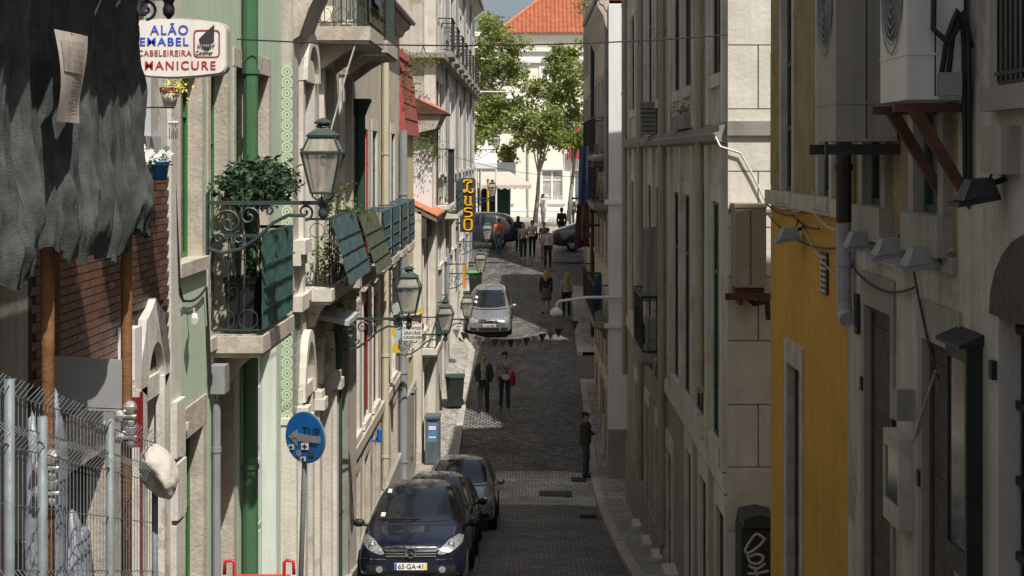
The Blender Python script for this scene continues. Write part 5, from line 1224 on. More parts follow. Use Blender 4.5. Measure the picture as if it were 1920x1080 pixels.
# mesh fence
FX = -2.35
ft = lambda y: -1.06 - .27*(y-6.92)
fn = thing('mesh_fence', 'bent galvanised wire mesh fence panel in front of the scaffold', 'fence', (FX, 8.3, G(8.3)))
for y, e in ((6.95,.06), (7.42,-.06), (8.62,.05), (9.66,-.02)): part('post', MB().tube([(FX+.02,y,G(y)+.01),(FX+.02,y,ft(y)+e)], .024 if y != 9.66 else .02, 10), M['galv'], fn, smooth=True)
wm = MB(); y = 6.2; i = 0
while y < 9.72:
    h = ft(y); xb = lambda z: FX + .02*math.sin(y*3)
    j = rnd.uniform(-.01,.01); pts = [(FX+.05+j, y+.02, h+.06), (FX, y, h), (FX, y, h-.14), (FX+.045, y+.01, h-.19), (FX, y, h-.24), (FX, y, h-.80), (FX+.045, y+.01, h-.86), (FX, y, h-.92), (FX, y, G(y)+.05)]
    wm.tube(pts, .0028, 4, False); y += .062
for dz in (0, -.14, -.24, -.50, -.80, -.92, -1.2, -1.5):
    wm.tube([(FX + .006 + .012*math.sin(k*1.3), 6.2+.22*k, ft(6.2+.22*k)+dz) for k in range(17)], .0036, 4, False)
part('wire_mesh', wm, M['galv'], fn)
# things kept behind the fence
def lump(c, rx_, ry_, rz_, seed, amp=.28, n=28, m_=20):
    q = MB().ball((0,0,0), 1, n=n, m=m_)
    for v in q.v:
        d = v.normalized(); k = 1 + amp*noise.noise(d*2.1 + Vector((seed,0,0))) + amp*.5*noise.noise(d*5.3 + Vector((0,seed,0)))
        v.x, v.y, v.z = c[0]+d.x*rx_*k, c[1]+d.y*ry_*k, c[2]+d.z*rz_*k
    return q
solo('plastic_sack', lump((-2.56,8.22,-2.1), .10,.20,.85, 2), M['sack'], 'large grey-blue plastic sheet bundled round a scaffold pole behind the fence', 'sack', (-2.56,8.22,-2.95), smooth=True)
solo('plastic_sack', lump((-2.58,8.8,-2.75), .10,.22,.7, 7), M['sack'], 'smaller grey-blue plastic bundle lower behind the fence', 'sack', (-2.58,8.8,-3.45), smooth=True)
solo('metal_sheet', MB().hexa([(-2.86,9.35,-1.52),(-2.50,9.62,-1.58),(-2.49,9.64,-1.58),(-2.85,9.37,-1.52),(-2.86,9.35,-1.22),(-2.50,9.62,-1.28),(-2.49,9.64,-1.28),(-2.85,9.37,-1.22)]).tube([(-2.95,9.3,-1.52),(-2.47,9.66,-1.6)], .012, 6), M['sheet'], 'grey sheet metal panel fixed between the scaffold poles', 'metal sheet', (-2.68,9.5,-1.6))
for i in range(4): solo('timber_post', MB().box(-3.0+.04*i,-2.93+.04*i,8.5+.35*i,8.58+.35*i,G(8.6+.35*i)-.05,-2.1-.12*i), M['wood' if i % 2 else 'rust'], 'upright timber leaning behind the fence, ' + ('nearest', 'second', 'third', 'farthest')[i] + ' from the camera', 'timber', (-2.95,8.6+.35*i,G(8.6)))
# white padding roll on the fence end
pr = lump((-2.29, 9.6, -1.97), .11, .16, .165, 4.4, .10, 48, 32)
for v in pr.v:      # tilt it and press the folded end inwards
    d = v - Vector((-2.29, 9.6, -1.97)); v.x += d.z*-.22
    e = ((d.x+.03)/.05)**2 + ((d.z+.05)/.08)**2
    if d.y < 0: v.y += .10*math.exp(-e)
solo('padding_roll', pr, M['canvas'], 'off-white padded roll slung over the end of the mesh fence', 'padding', (-2.3,9.62,-2.13), smooth=True)
solo('leaning_panel', MB().box(-2.89,-2.81,11.2,11.24,-2.12,-1.76).box(-2.90,-2.89,11.19,11.25,-2.2,-1.72).box(-2.81,-2.80,11.19,11.25,-4.5,-1.72), M['reddoor'], 'dark red panel standing behind the scaffold pole', 'panel', (-2.85,11.2,-4.4))

# ============================================================ SIGNS
def text_me(s_, size, ext=.004, spacing=1, shear=0, bold=0):
    cu = bpy.data.curves.new('t', 'FONT'); cu.body = s_; cu.size = size; cu.extrude = ext; cu.space_character = spacing; cu.align_x = 'CENTER'; cu.align_y = 'CENTER'; cu.shear = shear; cu.offset = bold
    o = bpy.data.objects.new('t', cu); C.objects.link(o); dg = bpy.context.evaluated_depsgraph_get()
    me = bpy.data.meshes.new_from_object(o.evaluated_get(dg)); bpy.data.objects.remove(o); return me
def text(parent, s_, x, y, z, width, m, height=None, spacing=1, shear=0, rotz=0, bold=0, ext=.004):
    """lettering facing the camera side (-Y), centred at x,z, fitted to width"""
    me = text_me(s_, 1, ext, spacing, shear, bold); xs_ = [v.co.x for v in me.vertices]; zs_ = [v.co.y for v in me.vertices]
    sx = width/(max(xs_)-min(xs_)); sz = height/(max(zs_)-min(zs_)) if height else sx
    cx, cz = (max(xs_)+min(xs_))/2, (max(zs_)+min(zs_))/2
    rot = Matrix.Rotation(rotz, 3, 'Z'); off = OFF[parent]
    for v in me.vertices:
        p = Vector(((v.co.x-cx)*sx, -v.co.z, (v.co.y-cz)*sz)); p = rot @ p; v.co = p + Vector((x,y,z)) - off
    for p in me.polygons: p.use_smooth = False
    me.materials.append(m); return put('lettering', me, None, parent)
def rrect(x0, x1, z0, z1, r_, bulge=0, n=6):
    out = []
    for cx, cz, a0 in ((x1-r_,z1-r_,0),(x0+r_,z1-r_,90),(x0+r_,z0+r_,180),(x1-r_,z0+r_,270)):
        for i in range(n+1):
            a = R(a0+90*i/n); out.append((cx+r_*math.cos(a), cz+r_*math.sin(a)))
        if bulge and a0 in (0, 180):
            for i in range(1, 10):
                u = i/10; xx = (x1-r_)+(x0-x1+2*r_)*u if a0 == 0 else (x0+r_)+(x1-x0-2*r_)*u
                out.append((xx, (z1 if a0 == 0 else z0) + (1 if a0 == 0 else -1)*bulge*math.sin(math.pi*u)))
    return out
SY = 12.0
def sx(px): return (px-VX)*SY/FPX
def sz(py): return (VY-py)*SY/FPX
t = thing('salon_sign', 'white light-box sign of a hair salon with blue and red letters', 'sign', (-2.75, SY, sz(145)))
x0, x1 = -3.19, sx(426)
part('box', MB().prism(rrect(x0, x1, sz(139), sz(41), .07, .03), lambda u,v,d: (u,d,v), SY, SY+.14), M['signrim'], t)
part('face', MB().prism(rrect(x0+.012, x1-.012, sz(137), sz(43), .065, .028), lambda u,v,d: (u,d,v), SY-.012, SY-.002), M['signwhite'], t)
text(t, 'ALÃO', sx(318), SY-.014, sz(54), sx(354)-sx(283), M['lblue'], sz(43)-sz(65), 1.2, bold=.004)
text(t, 'EMABEL', sx(309), SY-.014, sz(78), sx(355)-sx(264), M['lblue'], sz(71)-sz(86), 1.15, bold=.004)
text(t, 'CABELEIREIRA', sx(310), SY-.014, sz(99.5), sx(360)-sx(260), M['lredd'], sz(94)-sz(105), 1.1)
text(t, 'MANICURE', sx(339), SY-.014, sz(122.5), sx(405)-sx(273), M['lred'], sz(115)-sz(131), 1.25, bold=.006)
fr = MB(); o_, i_ = rrect(sx(363.5), sx(413), sz(108), sz(56), .03), rrect(sx(366), sx(410.5), sz(106), sz(58.5), .025)
for k in range(len(o_)): fr.prism([o_[k], o_[(k+1)%len(o_)], i_[(k+1)%len(i_)], i_[k]], lambda u,v,d: (u,d,v), SY-.016, SY-.011)
part('emblem_frame', fr, M['lbrown'], t)
pg = lambda pts, m_: part('emblem', MB().prism([(sx(a), sz(c)) for a, c in pts], lambda u,v,d: (u,d,v), SY-.019, SY-.011), m_, t)
pg([(402.5,46),(402,78),(396,81),(376,81),(374,73),(381,66)], M['ldark']); pg([(381,89),(395,89),(393,94),(384,94)], M['ldark'])
text(t, 'HENRY', sx(388), SY-.021, sz(85.5), sx(404)-sx(372), M['ldark'], sz(82.5)-sz(88.5), 1.1)
text(t, 'Colomer', sx(384), SY-.014, sz(99), sx(400)-sx(368.5), M['ldark'], sz(95)-sz(103), 1.0)
part('mounting_arm', MB().box(-3.2, -3.05, SY+.03, SY+.07, sz(40)-.02, sz(40)+.03).box(-3.2,-3.1,SY+.03,SY+.07,sz(130),sz(125)), M['iron'], t)
# blue one-way sign
BY = 18.0; bx0, bz0 = XZ(BY, 573, 820)
t = thing('road_sign', 'round blue one-way sign with white arrow and stickers on a leaning pole', 'traffic sign', (bx0-.07, BY, G(BY)+.12))
ry = R(-33); Mr = Matrix.Rotation(ry, 3, 'Z')
def disc(r_, d0, d1, m_, name, parent, cx=0, cz=0, n=40):
    q = MB(); pts = [(cx + r_*math.cos(2*math.pi*k/n), cz + r_*math.sin(2*math.pi*k/n)) for k in range(n)]
    return part(name, q.prism(pts, lambda u,v,d: Vector((bx0,BY,bz0)) + Mr @ Vector((u,d,v)), d0, d1), m_, parent)
disc(.30, -.012, .012, M['galv'], 'plate', t); disc(.288, -.018, -.011, M['signblue'], 'face', t)
def poly(pts, d, m_, name): return part(name, MB().prism(pts, lambda u,v,dd: Vector((bx0,BY,bz0)) + Mr @ Vector((u,dd,v)), d-.004, d), m_, t)
poly([(-.25,-.01),(-.11,.09),(-.11,.04),(.24,.03),(.24,-.045),(-.11,-.05),(-.11,-.11)], -.019, M['sheet'], 'arrow')
sts = random.Random(4)
for (u, v, w_, h_, m_) in ((-.2,-.13,.08,.07,'signwhite'),(-.02,-.27+.02,.08,.06,'signwhite'),(.01,-.1,.11,.09,'signwhite'),(.11,-.17,.08,.08,'olivepanel'),(-.15,.0,.09,.05,'lampgrey')):
    poly([(u-w_/2,v-h_/2),(u+w_/2,v-h_/2+.01),(u+w_/2,v+h_/2),(u-w_/2,v+h_/2-.01)], -.0235, M[m_], 'sticker')
    if m_ == 'signwhite': poly([(u-w_*.3,v-.006),(u+w_*.3,v-.006),(u+w_*.3,v+.008),(u-w_*.3,v+.008)], -.0275, M['ink'], 'sticker'); poly([(u-.008,v-h_*.3),(u+.008,v-h_*.3),(u+.008,v+h_*.3),(u-.008,v+h_*.3)], -.028, M['ink'], 'sticker')
disc(.04, -.0235, -.019, M['lampgrey'], 'sticker', t, -.09, -.19, 16)
def tx(s_, u, v, w_):
    p = Vector((bx0,BY,bz0)) + Mr @ Vector((u,-.021,v)); text(t, s_, p.x, p.y, p.z, w_, M['ink'], rotz=ry, ext=.001)
tx('TUP', .10, .075, .26); tx('80s', .13, -.06, .12); tx('B50', .01, -.1, .08)
part('pole', MB().tube([(bx0-.02,BY+.05,bz0+.25),(bx0-.02,BY+.05,bz0-.3),(bx0-.10,BY+.08,G(BY)+.1)], .03, 10), M['greypipe'], t, smooth=True)
# red tubular handles of a barrow left on the pavement
t = thing('hand_truck', 'red tubular hand truck standing by the mint green door', 'hand truck', (-2.62, 15.6, G(15.6)))
for px in (431, 541):
    x, z = XZ(15.6, px, 1066); sg = 1 if px < 500 else -1
    part('handle', MB().tube([(x-.055*sg,15.6,z-.06),(x-.05*sg,15.6,z+.07),(x+.02*sg,15.6,z+.085),(x+.045*sg,15.6,z+.06),(x+.04*sg,15.6,G(15.6)+.2)], .018, 8), M['redplastic'], t, smooth=True)
part('frame', MB().tube([(-2.95,15.6,-4.25),(-2.4,15.6,-4.25)], .018, 8).tube([(-2.95,15.6,-4.8),(-2.4,15.6,-4.8)], .018, 8).box(-2.95,-2.4,15.3,15.6,G(15.6)+.16,G(15.6)+.18), M['redplastic'], t)
for xx in (-2.95, -2.4): part('wheel', MB().tube([(xx-.03,15.68,G(15.68)+.23),(xx+.03,15.68,G(15.68)+.23)], .11, 14), M['rubber'], t)
# flower pots high on the near left wall
PYy = 12.3
t = thing('flower_pot', 'white daisies in a blue pot on a wire bracket', 'flower pot', (*XZ(PYy,300,0)[:1], PYy, XZ(PYy,0,335)[1]))
x, z = XZ(PYy, 300, 335)
part('pot', MB().lathe([(.055,0),(.075,.125),(.08,.125),(.08,.14),(.068,.14)], (x,PYy,z), 14), M['potblue'], t, smooth=True)
def fp(r_): return (x - .06 + r_.gauss(0,.075), PYy - .02 + r_.gauss(0,.06), z + .19 + r_.gauss(0,.035))
fl = MB(); fr_ = random.Random(9)
for k in range(34):
    p = Vector(fp(fr_)); nrm = Vector((fr_.gauss(.2,.5), -1, fr_.gauss(.3,.5))).normalized(); a = nrm.orthogonal().normalized(); b_ = nrm.cross(a)
    for j in range(8):
        an = j*math.pi/4; d = a*math.cos(an)+b_*math.sin(an); e = nrm.cross(d)
        fl.add([p, p+d*.022+e*.008, p+d*.034, p+d*.022-e*.008], [(0,1,2,3)])
part('flowers', fl, M['petal'], t)['kind'] = 'stuff'
part('foliage', leaves(90, lambda r_: (x-.05+r_.gauss(0,.07), PYy+r_.gauss(0,.05), z+.15+r_.gauss(0,.02)), .05, seed=3), M['weed'], t)['kind'] = 'stuff'
part('bracket', MB().tube([(x+.085,PYy-.08,z+.11),(x-.2,PYy-.08,z+.11)], .005, 5).tube([(x+.085,PYy+.08,z+.11),(-3.2,PYy+.08,z+.11)], .005, 5).tube([(x+.085,PYy-.08,z+.11),(x+.085,PYy+.08,z+.11)], .005, 5).tube([(x+.07,PYy,z-.005),(-3.2,PYy,z-.005)], .006, 5).tube([(x+.085,PYy-.08,z+.11),(x+.06,PYy-.05,z)], .005, 5), M['iron'], t)
PY2 = 12.6; x, z = XZ(PY2, 318, 199)
t = thing('flower_pot', 'painted white and clay pot of yellow flowers below the salon sign', 'flower pot', (x, PY2, z))
part('pot', MB().lathe([(.05,0),(.075,.11),(.07,.115)], (x,PY2,z), 14), M['potwhite'], t, smooth=True); part('rim', MB().lathe([(.078,.11),(.084,.15),(.07,.15)], (x,PY2,z), 14), M['potclay'], t)
part('flowers', leaves(260, lambda r_: (x+.05+r_.gauss(0,.05), PY2-.03+r_.gauss(0,.04), z+.15+r_.gauss(0,.045)), .022, seed=14, aspect=.9), M['flowery'], t)['kind'] = 'stuff'
part('bracket', MB().tube([(-3.2,PY2,z-.01),(x+.04,PY2,z-.01)], .007, 5), M['iron'], t)
x, z = XZ(PY2, 325, 240)
t = thing('wind_chime', 'small pale wind chime hanging above the daisies', 'wind chime', (x, PY2, z-.08))
m = MB()
for k in range(5): m.tube([(x-.03+.015*k,PY2+.01*(k%2),z+.04),(x-.03+.015*k,PY2+.01*(k%2),z-.09)], .004, 5)
part('tubes', m, M['stone'], t); part('top', MB().tube([(x-.04,PY2,z+.045),(x+.04,PY2,z+.045)], .012, 6).tube([(x,PY2,z+.05),(x,PY2,z+.16),(-3.2,PY2,z+.18)], .003, 4), M['potwhite'], t)
# neon sign, bookshop sign
NY = 58.0
t = thing('neon_sign', 'tall dark sign board with yellow tube letters reading Luso', 'sign', (XZ(NY,876,0)[0], NY, XZ(NY,0,435)[1]))
part('board', MB().box(XZ(NY,863,0)[0], XZ(NY,890,0)[0], NY, NY+.2, XZ(NY,0,435)[1], XZ(NY,0,334)[1]), M['neonb'], t)
part('mounting_arm', MB().box(TX, XZ(NY,863,0)[0], NY+.05, NY+.1, -1.4, -1.34).box(TX, XZ(NY,863,0)[0], NY+.05, NY+.1, -2.6, -2.54), M['iron'], t)
for ch, py0, py1 in (('L', 337, 363), ('u', 366, 387), ('s', 389, 408), ('o', 410, 432)):
    pts = {'L': [[(.12,.22),(.2,.05),(.75,.06),(.78,.2),(.5,.22),(.42,.5),(.40,.78),(.15,.9),(.12,.75),(.4,.78),(.7,.95),(.92,.85),(.9,.62)]],
           'u': [[(.2,.1),(.3,.2),(.25,.7),(.45,.92),(.7,.8),(.72,.1)], [(.72,.7),(.85,.95)]],
           's': [[(.85,.1),(.3,.08),(.25,.4),(.75,.5),(.8,.85),(.2,.95)]], 'o': [[(.5,.05),(.2,.15),(.2,.85),(.5,.97),(.8,.85),(.8,.15),(.5,.05)]]}[ch]
    nm = MB()
    for st in pts:
        for off in (0, .035):
            nm.tube(tagc([(XZ(NY,866+21*u,0)[0]+off, NY-.03-off*.2, XZ(NY,0,py0+(py1-py0)*v)[1]) for u, v in st], 5), .022, 6)
    part('tube_letter', nm, M['neon'], t, smooth=True)
BSY = 35.0
def bX(px): return XZ(BSY,px,0)[0]
def bZ(py): return XZ(BSY,0,py)[1]
t = thing('bookshop_sign', 'white hanging bookshop sign with red heading behind the second lantern', 'sign', (bX(773), BSY, bZ(640)))
part('board', MB().box(bX(754), bX(791), BSY, BSY+.05, bZ(638), bZ(586)), M['signwhite'], t)
text(t, 'LIVRARIA', bX(773), BSY-.003, bZ(593), bX(790)-bX(757), M['lred'], bZ(589)-bZ(596.5), bold=.01); text(t, 'C. SILVA', bX(773), BSY-.003, bZ(603), bX(790)-bX(757), M['lred'], bZ(599)-bZ(607), bold=.01)
text(t, 'LIVROS ANTIGOS', bX(773), BSY-.003, bZ(615), bX(790)-bX(755), M['ink'], bZ(612.5)-bZ(617.5)); text(t, 'GRAVURAS', bX(773), BSY-.003, bZ(624), bX(788)-bX(757), M['ldark'], bZ(621)-bZ(627)); text(t, 'CURIOSIDADES', bX(773), BSY-.003, bZ(632.5), bX(790)-bX(755), M['ink'], bZ(630)-bZ(635))
part('hanger', MB().tube([(BXX,BSY+.02,bZ(583)),(bX(795),BSY+.02,bZ(583))], .02, 6), M['greeniron'], t)
t = thing('cutout_figure', 'painted cut-out of a trumpeter with yellow boots beside the bookshop sign', 'shop figure', (bX(745), BSY-.1, bZ(660)))
cf = lambda pts, m_, nm, d=0: part(nm, MB().prism([(bX(a), bZ(c)) for a, c in pts], lambda u,v,dd: (u,dd,v), BSY-.12-d, BSY-.08-d), m_, t)
cf([(738,590),(750,588),(754,600),(752,612),(744,616),(738,606)], M['blackpaint'], 'tunic'); cf([(736,572),(744,566),(752,570),(752,582),(744,588),(737,584)], M['greypaint'], 'head')
cf([(744,614),(752,612),(752,630),(746,642),(740,640),(744,628)], M['skyblue'], 'leg', .002); cf([(736,614),(742,612),(745,630),(741,634),(736,626)], M['yellow'], 'leg', .004)
cf([(738,642),(748,641),(747,652),(752,660),(736,660)], M['yellow'], 'boot', .003); cf([(752,580),(788,578),(795,574),(795,588),(788,584),(752,584)], M['yellow'], 'trumpet', .005)
part('stay', MB().tube([(BXX,BSY-.08,bZ(600)),(bX(740),BSY-.1,bZ(600))], .015, 5), M['iron'], t)
# orange hanging panel far left, shop lamps
t = thing('hanging_sign', 'narrow orange hanging sign above the green bin lid', 'sign', (-2.1,50.2,-4.3))
part('board', MB().box(XZ(50,867,0)[0],XZ(50,872,0)[0],50,50.5,XZ(50,0,540)[1],XZ(50,0,497)[1]), M['orange'], t)
part('arm', MB().tube([(TX,50.2,XZ(50,0,496)[1]),(XZ(50,873,0)[0],50.2,XZ(50,0,496)[1])], .02, 5), M['iron'], t)
# ============================================================ BINS
def wbin(x, y, lab, lid, s_=1.0):
    z = G(y) + .12; t = thing('wheelie_bin', lab, 'bin', (x, y, z))
    part('body', MB().hexa([(x-.22*s_,y-.25*s_,z+.06),(x+.22*s_,y-.25*s_,z+.06),(x+.22*s_,y+.25*s_,z+.06),(x-.22*s_,y+.25*s_,z+.06),(x-.28*s_,y-.32*s_,z+.92*s_),(x+.28*s_,y-.32*s_,z+.92*s_),(x+.28*s_,y+.32*s_,z+.92*s_),(x-.28*s_,y+.32*s_,z+.92*s_)]), M['binblack'], t)
    part('lid', MB().prism([(-.34,0),(.33,0),(.33,.05),(.1,.10),(-.25,.09),(-.34,.05)], lambda u,v,d: (x+d, y+u*s_, z+.93*s_+v), -.30*s_, .30*s_), M[lid], t)
    part('handle', MB().tube([(x-.24*s_,y+.38*s_,z+.9*s_),(x+.24*s_,y+.38*s_,z+.9*s_)], .018, 6), M['binblack'], t)
    for sg in (-1,1): part('wheel', MB().tube([(x+sg*.2,y+.24*s_,z+.1),(x+sg*.26,y+.24*s_,z+.1)], .10, 12), M['rubber'], t)
wbin(-2.28, 48.4, 'black wheelie bin on the left pavement beside the walking couple', 'binlid')
wbin(-2.18, 64.2, 'dark bin with bright green lid behind the silver hatchback', 'binbright')
x, y = -2.68, 43.6; z = G(y)+.12
t = thing('recycling_box', 'tall grey recycling box with blue label behind the parked cars', 'recycling box', (x, y, z))
part('body', MB().box(x-.2,x+.2,y-.3,y+.3,z,z+1.25).box(x-.22,x+.22,y-.32,y+.32,z+1.25,z+1.32), M['recycle'], t)
part('label', MB().box(x-.13,x+.13,y-.305,y-.298,z+.6,z+1.15), M['recblue'], t); part('label_text', MB().box(x-.10,x+.10,y-.309,y-.303,z+.95,z+1.05).box(x-.10,x+.10,y-.309,y-.303,z+.72,z+.76), M['signwhite'], t)
part('slot', MB().box(x-.14,x+.14,y-.306,y-.299,z+1.17,z+1.22), M['blackplastic'], t)
# ============================================================ WIRES, BUNTING, ARM LAMP
def wire(a, b_, sag, lab, r_=.009, drops=True):
    t = thing('overhead_wire', lab, 'wire', a); part('cable', cable([a, b_], r_, sag, 40), M['cable'], t)
    if drops:
        A, B = Vector(a), Vector(b_)
        for u in (.35, .55, .8): p = A.lerp(B, u) - Vector((0,0,sag*4*u*(1-u))); part('clip', MB().tube([p, p+Vector((-.03,0,-.1))], .006, 4).tube([p, p+Vector((.03,0,-.1))], .006, 4), M['cable'], t)
wire((LX, 17.0, 1.27), (RX, 19.35, 1.5), .10, 'thin black cable sagging across the whole street')
wire((TX, 57, XZ(57,0,650*0+293)[1]), (2.5, 57.5, XZ(57,0,330)[1]), .25, 'thin cable crossing the street near the kiosk awning', .01, False)
t = thing('bunting', 'string of small pennants crossing the road before the silver hatchback', 'bunting', (-1, 50, -5.6))
A, B = Vector((-2.75, 50.5, XZ(50.5,0,607)[1])), Vector((2.2, 49.0, XZ(49,0,575)[1])); sg_ = .75
part('string', cable([A, B], .006, sg_, 40), M['greycable'], t)
pcols = [M['timber'], M['wood'], M['blackpaint'], M['acbrown'], M['timber'], M['acgrey']]
for k in range(19):
    u = (k+.6)/19.4; p = A.lerp(B, u); p.z -= sg_*4*u*(1-u); tw = rnd.uniform(-.5,.5)
    dx, dy = .13*math.cos(tw), .13*math.sin(tw)
    part('pennant', MB().add([p+Vector((-dx,-dy,0)), p+Vector((dx,dy,0)), p+Vector((rnd.uniform(-.02,.02),.02,-.3))], [(0,1,2)]), pcols[k % 6], t)
t = thing('arm_lamp', 'small white lamp on a long arm in front of the plane tree', 'lamp', (TX, 74, 2.8))
x, z = XZ(74, 955, 172)
part('arm', MB().tube([(TX,74,z),(x+.1,74,z)], .035, 6), M['whitepaint'], t); part('shade', MB().lathe([(.03,0),(.05,-.1),(.2,-.3),(.2,-.34)], (x,74,z), 12), M['whitepaint'], t)

for i, (y0, cA, lab) in enumerate(((41.2, 'signwhite', 'narrow white notice board on the pale yellow house, nearer one'), (41.75, 'reddoor', 'narrow dark red notice board on the pale yellow house, farther one'))):
    t = thing('notice_board', lab, 'notice board', (BXX, y0, -8.2))
    part('board', MB().box(BXX+.06, BXX+.16, y0, y0+.4, -8.0, -6.4), M[cA], t); part('frame', MB().box(BXX+.05, BXX+.17, y0-.03, y0, -8.05, -6.35).box(BXX+.05, BXX+.17, y0-.03, y0+.43, -6.4, -6.34), M['wood'], t)
# ============================================================ CARS (front faces -Y, origin at ground under the front)
def subsurf_obj(mb, lv=2):
    me = mb.mesh(name='body'); o = bpy.data.objects.new('tmp', me); C.objects.link(o)
    md = o.modifiers.new('s', 'SUBSURF'); md.levels = lv; md.render_levels = lv
    dg = bpy.context.evaluated_depsgraph_get(); out = bpy.data.meshes.new_from_object(o.evaluated_get(dg)); bpy.data.objects.remove(o)
    for p in out.polygons: p.use_smooth = True
    return out
def car_body(st):
    m = MB(); n = 0
    for (s_, zb, zbelt, zt, w_, wb, wr) in st:
        h = zbelt - zb
        half = [(0,zb),(.55*w_,zb),(.93*w_,zb+.03),(w_,zb+.22*h),(w_*1.005,zb+.62*h),(wb,zbelt),(wr+(wb-wr)*.45,zbelt+.52*(zt-zbelt)),(wr,zt-.05*(zt-zbelt)-.02),(wr*.55,zt+.012),(0,zt+.022)]
        ring = half + [(-x, z) for x, z in half[-2:0:-1]]; n = len(ring)
        m.v += [Vector((x, s_, z)) for x, z in ring]
    k = len(st)
    m.f = [(i*n+j, i*n+(j+1)%n, (i+1)*n+(j+1)%n, (i+1)*n+j) for i in range(k-1) for j in range(n)]
    for e in (0, k-1):
        b0 = e*n; h_ = len(half)-1
        for j in range(h_):  # close the ends with a strip of quads across the width
            a, b_, c, d = j, j+1, (n-j-1) % n, (n-j) % n
            q = [b0+a, b0+b_, b0+c, b0+d]; u = []
            for x in q:
                if x not in u: u.append(x)
            if len(u) > 2: m.f.append(tuple(u))
    return subsurf_obj(m)
def patch(bvh, poly, axis, off=.006, step=.05, sgn=1):
    """sheet of a thing's outline laid on the body. axis 'f' front (x,z), 'b' back, 's' side (y,z)"""
    pts = []
    for a, b_ in zip(poly, poly[1:] + poly[:1]):
        n = max(1, int(math.hypot(b_[0]-a[0], b_[1]-a[1])/step))
        pts += [(a[0]+(b_[0]-a[0])*i/n, a[1]+(b_[1]-a[1])*i/n) for i in range(n)]
    nb = len(pts); xs_ = [p[0] for p in pts]; zs_ = [p[1] for p in pts]
    def ins(x, y):
        c = False
        for (x0, y0), (x1, y1) in zip(pts, pts[1:] + pts[:1]):
            if (y0 > y) != (y1 > y) and x < (x1-x0)*(y-y0)/(y1-y0)+x0: c = not c
        return c
    x = min(xs_)
    while x < max(xs_):
        z = min(zs_)
        while z < max(zs_):
            if ins(x, z) and min((x-p[0])**2+(z-p[1])**2 for p in pts) > (step*.5)**2: pts.append((x+1e-4, z+1e-4))
            z += step
        x += step
    r = delaunay_2d_cdt([Vector(p) for p in pts], [(i, (i+1) % nb) for i in range(nb)], [list(range(nb))], 1, 1e-6)
    m = MB(); ok = []
    for v in r[0]:
        if axis == 'f': o, d = Vector((v.x, -3, v.y)), Vector((0,1,0))
        elif axis == 'b': o, d = Vector((v.x, 9, v.y)), Vector((0,-1,0))
        else: o, d = Vector((3*sgn, v.x, v.y)), Vector((-sgn,0,0))
        h, nrm, _, _ = bvh.ray_cast(o, d)
        ok.append(h is not None); m.v.append((h + nrm*off) if h is not None else o)
    m.f = [tuple(f) for f in r[2] if all(ok[i] for i in f)]
    return m
def wheel(parent, x, y, r_, sg, rim='alloy'):
    prof = [(r_*.64,-.09),(r_*.9,-.1),(r_,-.07),(r_,.07),(r_*.9,.1),(r_*.64,.09)]
    def turn(q):
        for v in q.v: v.x, v.y, v.z = x + sg*v.z, y + v.x, r_ + v.y
        return q
    w_ = part('wheel', turn(MB().lathe(prof, n=28, cap=False)), M['rubber'], parent, smooth=True)
    rm = MB().lathe([(r_*.65,.02),(r_*.66,.08),(r_*.60,.085),(r_*.58,.03)], n=28, cap=False)
    for k in range(7):
        a = 2*math.pi*k/7; c, s_ = math.cos(a), math.sin(a); q = [(.04,-.025),(r_*.6,-.035),(r_*.6,.035),(.04,.025)]
        rm.prism([(u*c-v*s_, u*s_+v*c) for u, v in q], lambda u,v,d: (u,v,d), .045, .075)
    rm.lathe([(.05,.04),(.05,.085),(.02,.09)], n=12)
    part('rim', turn(rm), M[rim], w_); part('brake', turn(MB().lathe([(.03,.0),(r_*.62,.0),(r_*.62,.02),(.03,.02)], n=20)), M['blackplastic'], w_)
def plate(parent, bvh, z, chars, y_off=.012, w_=.26):
    zz = z; h = min((bvh.ray_cast(Vector((q,-3,z+dz)), Vector((0,1,0)))[0].y for q in (-.2,0,.2) for dz in (-.05,.05)))
    p = part('number_plate', MB().box(-w_, w_, h-y_off, h-.002+.03, z-.055, z+.055), M['platewhite'], parent)
    part('blue_strip', MB().box(-w_+.003, -w_+.04, h-y_off-.003, h-y_off+.001, z-.052, z+.052), M['plateblue'], p); part('yellow_strip', MB().box(w_-.04, w_-.003, h-y_off-.003, h-y_off+.001, z-.052, z+.052), M['plateyel'], p)
    if chars: OFF[p] = Vector((0,0,0)); text(p, chars, 0, h-y_off-.002, z, .40, M['ink'], .075, bold=.006)
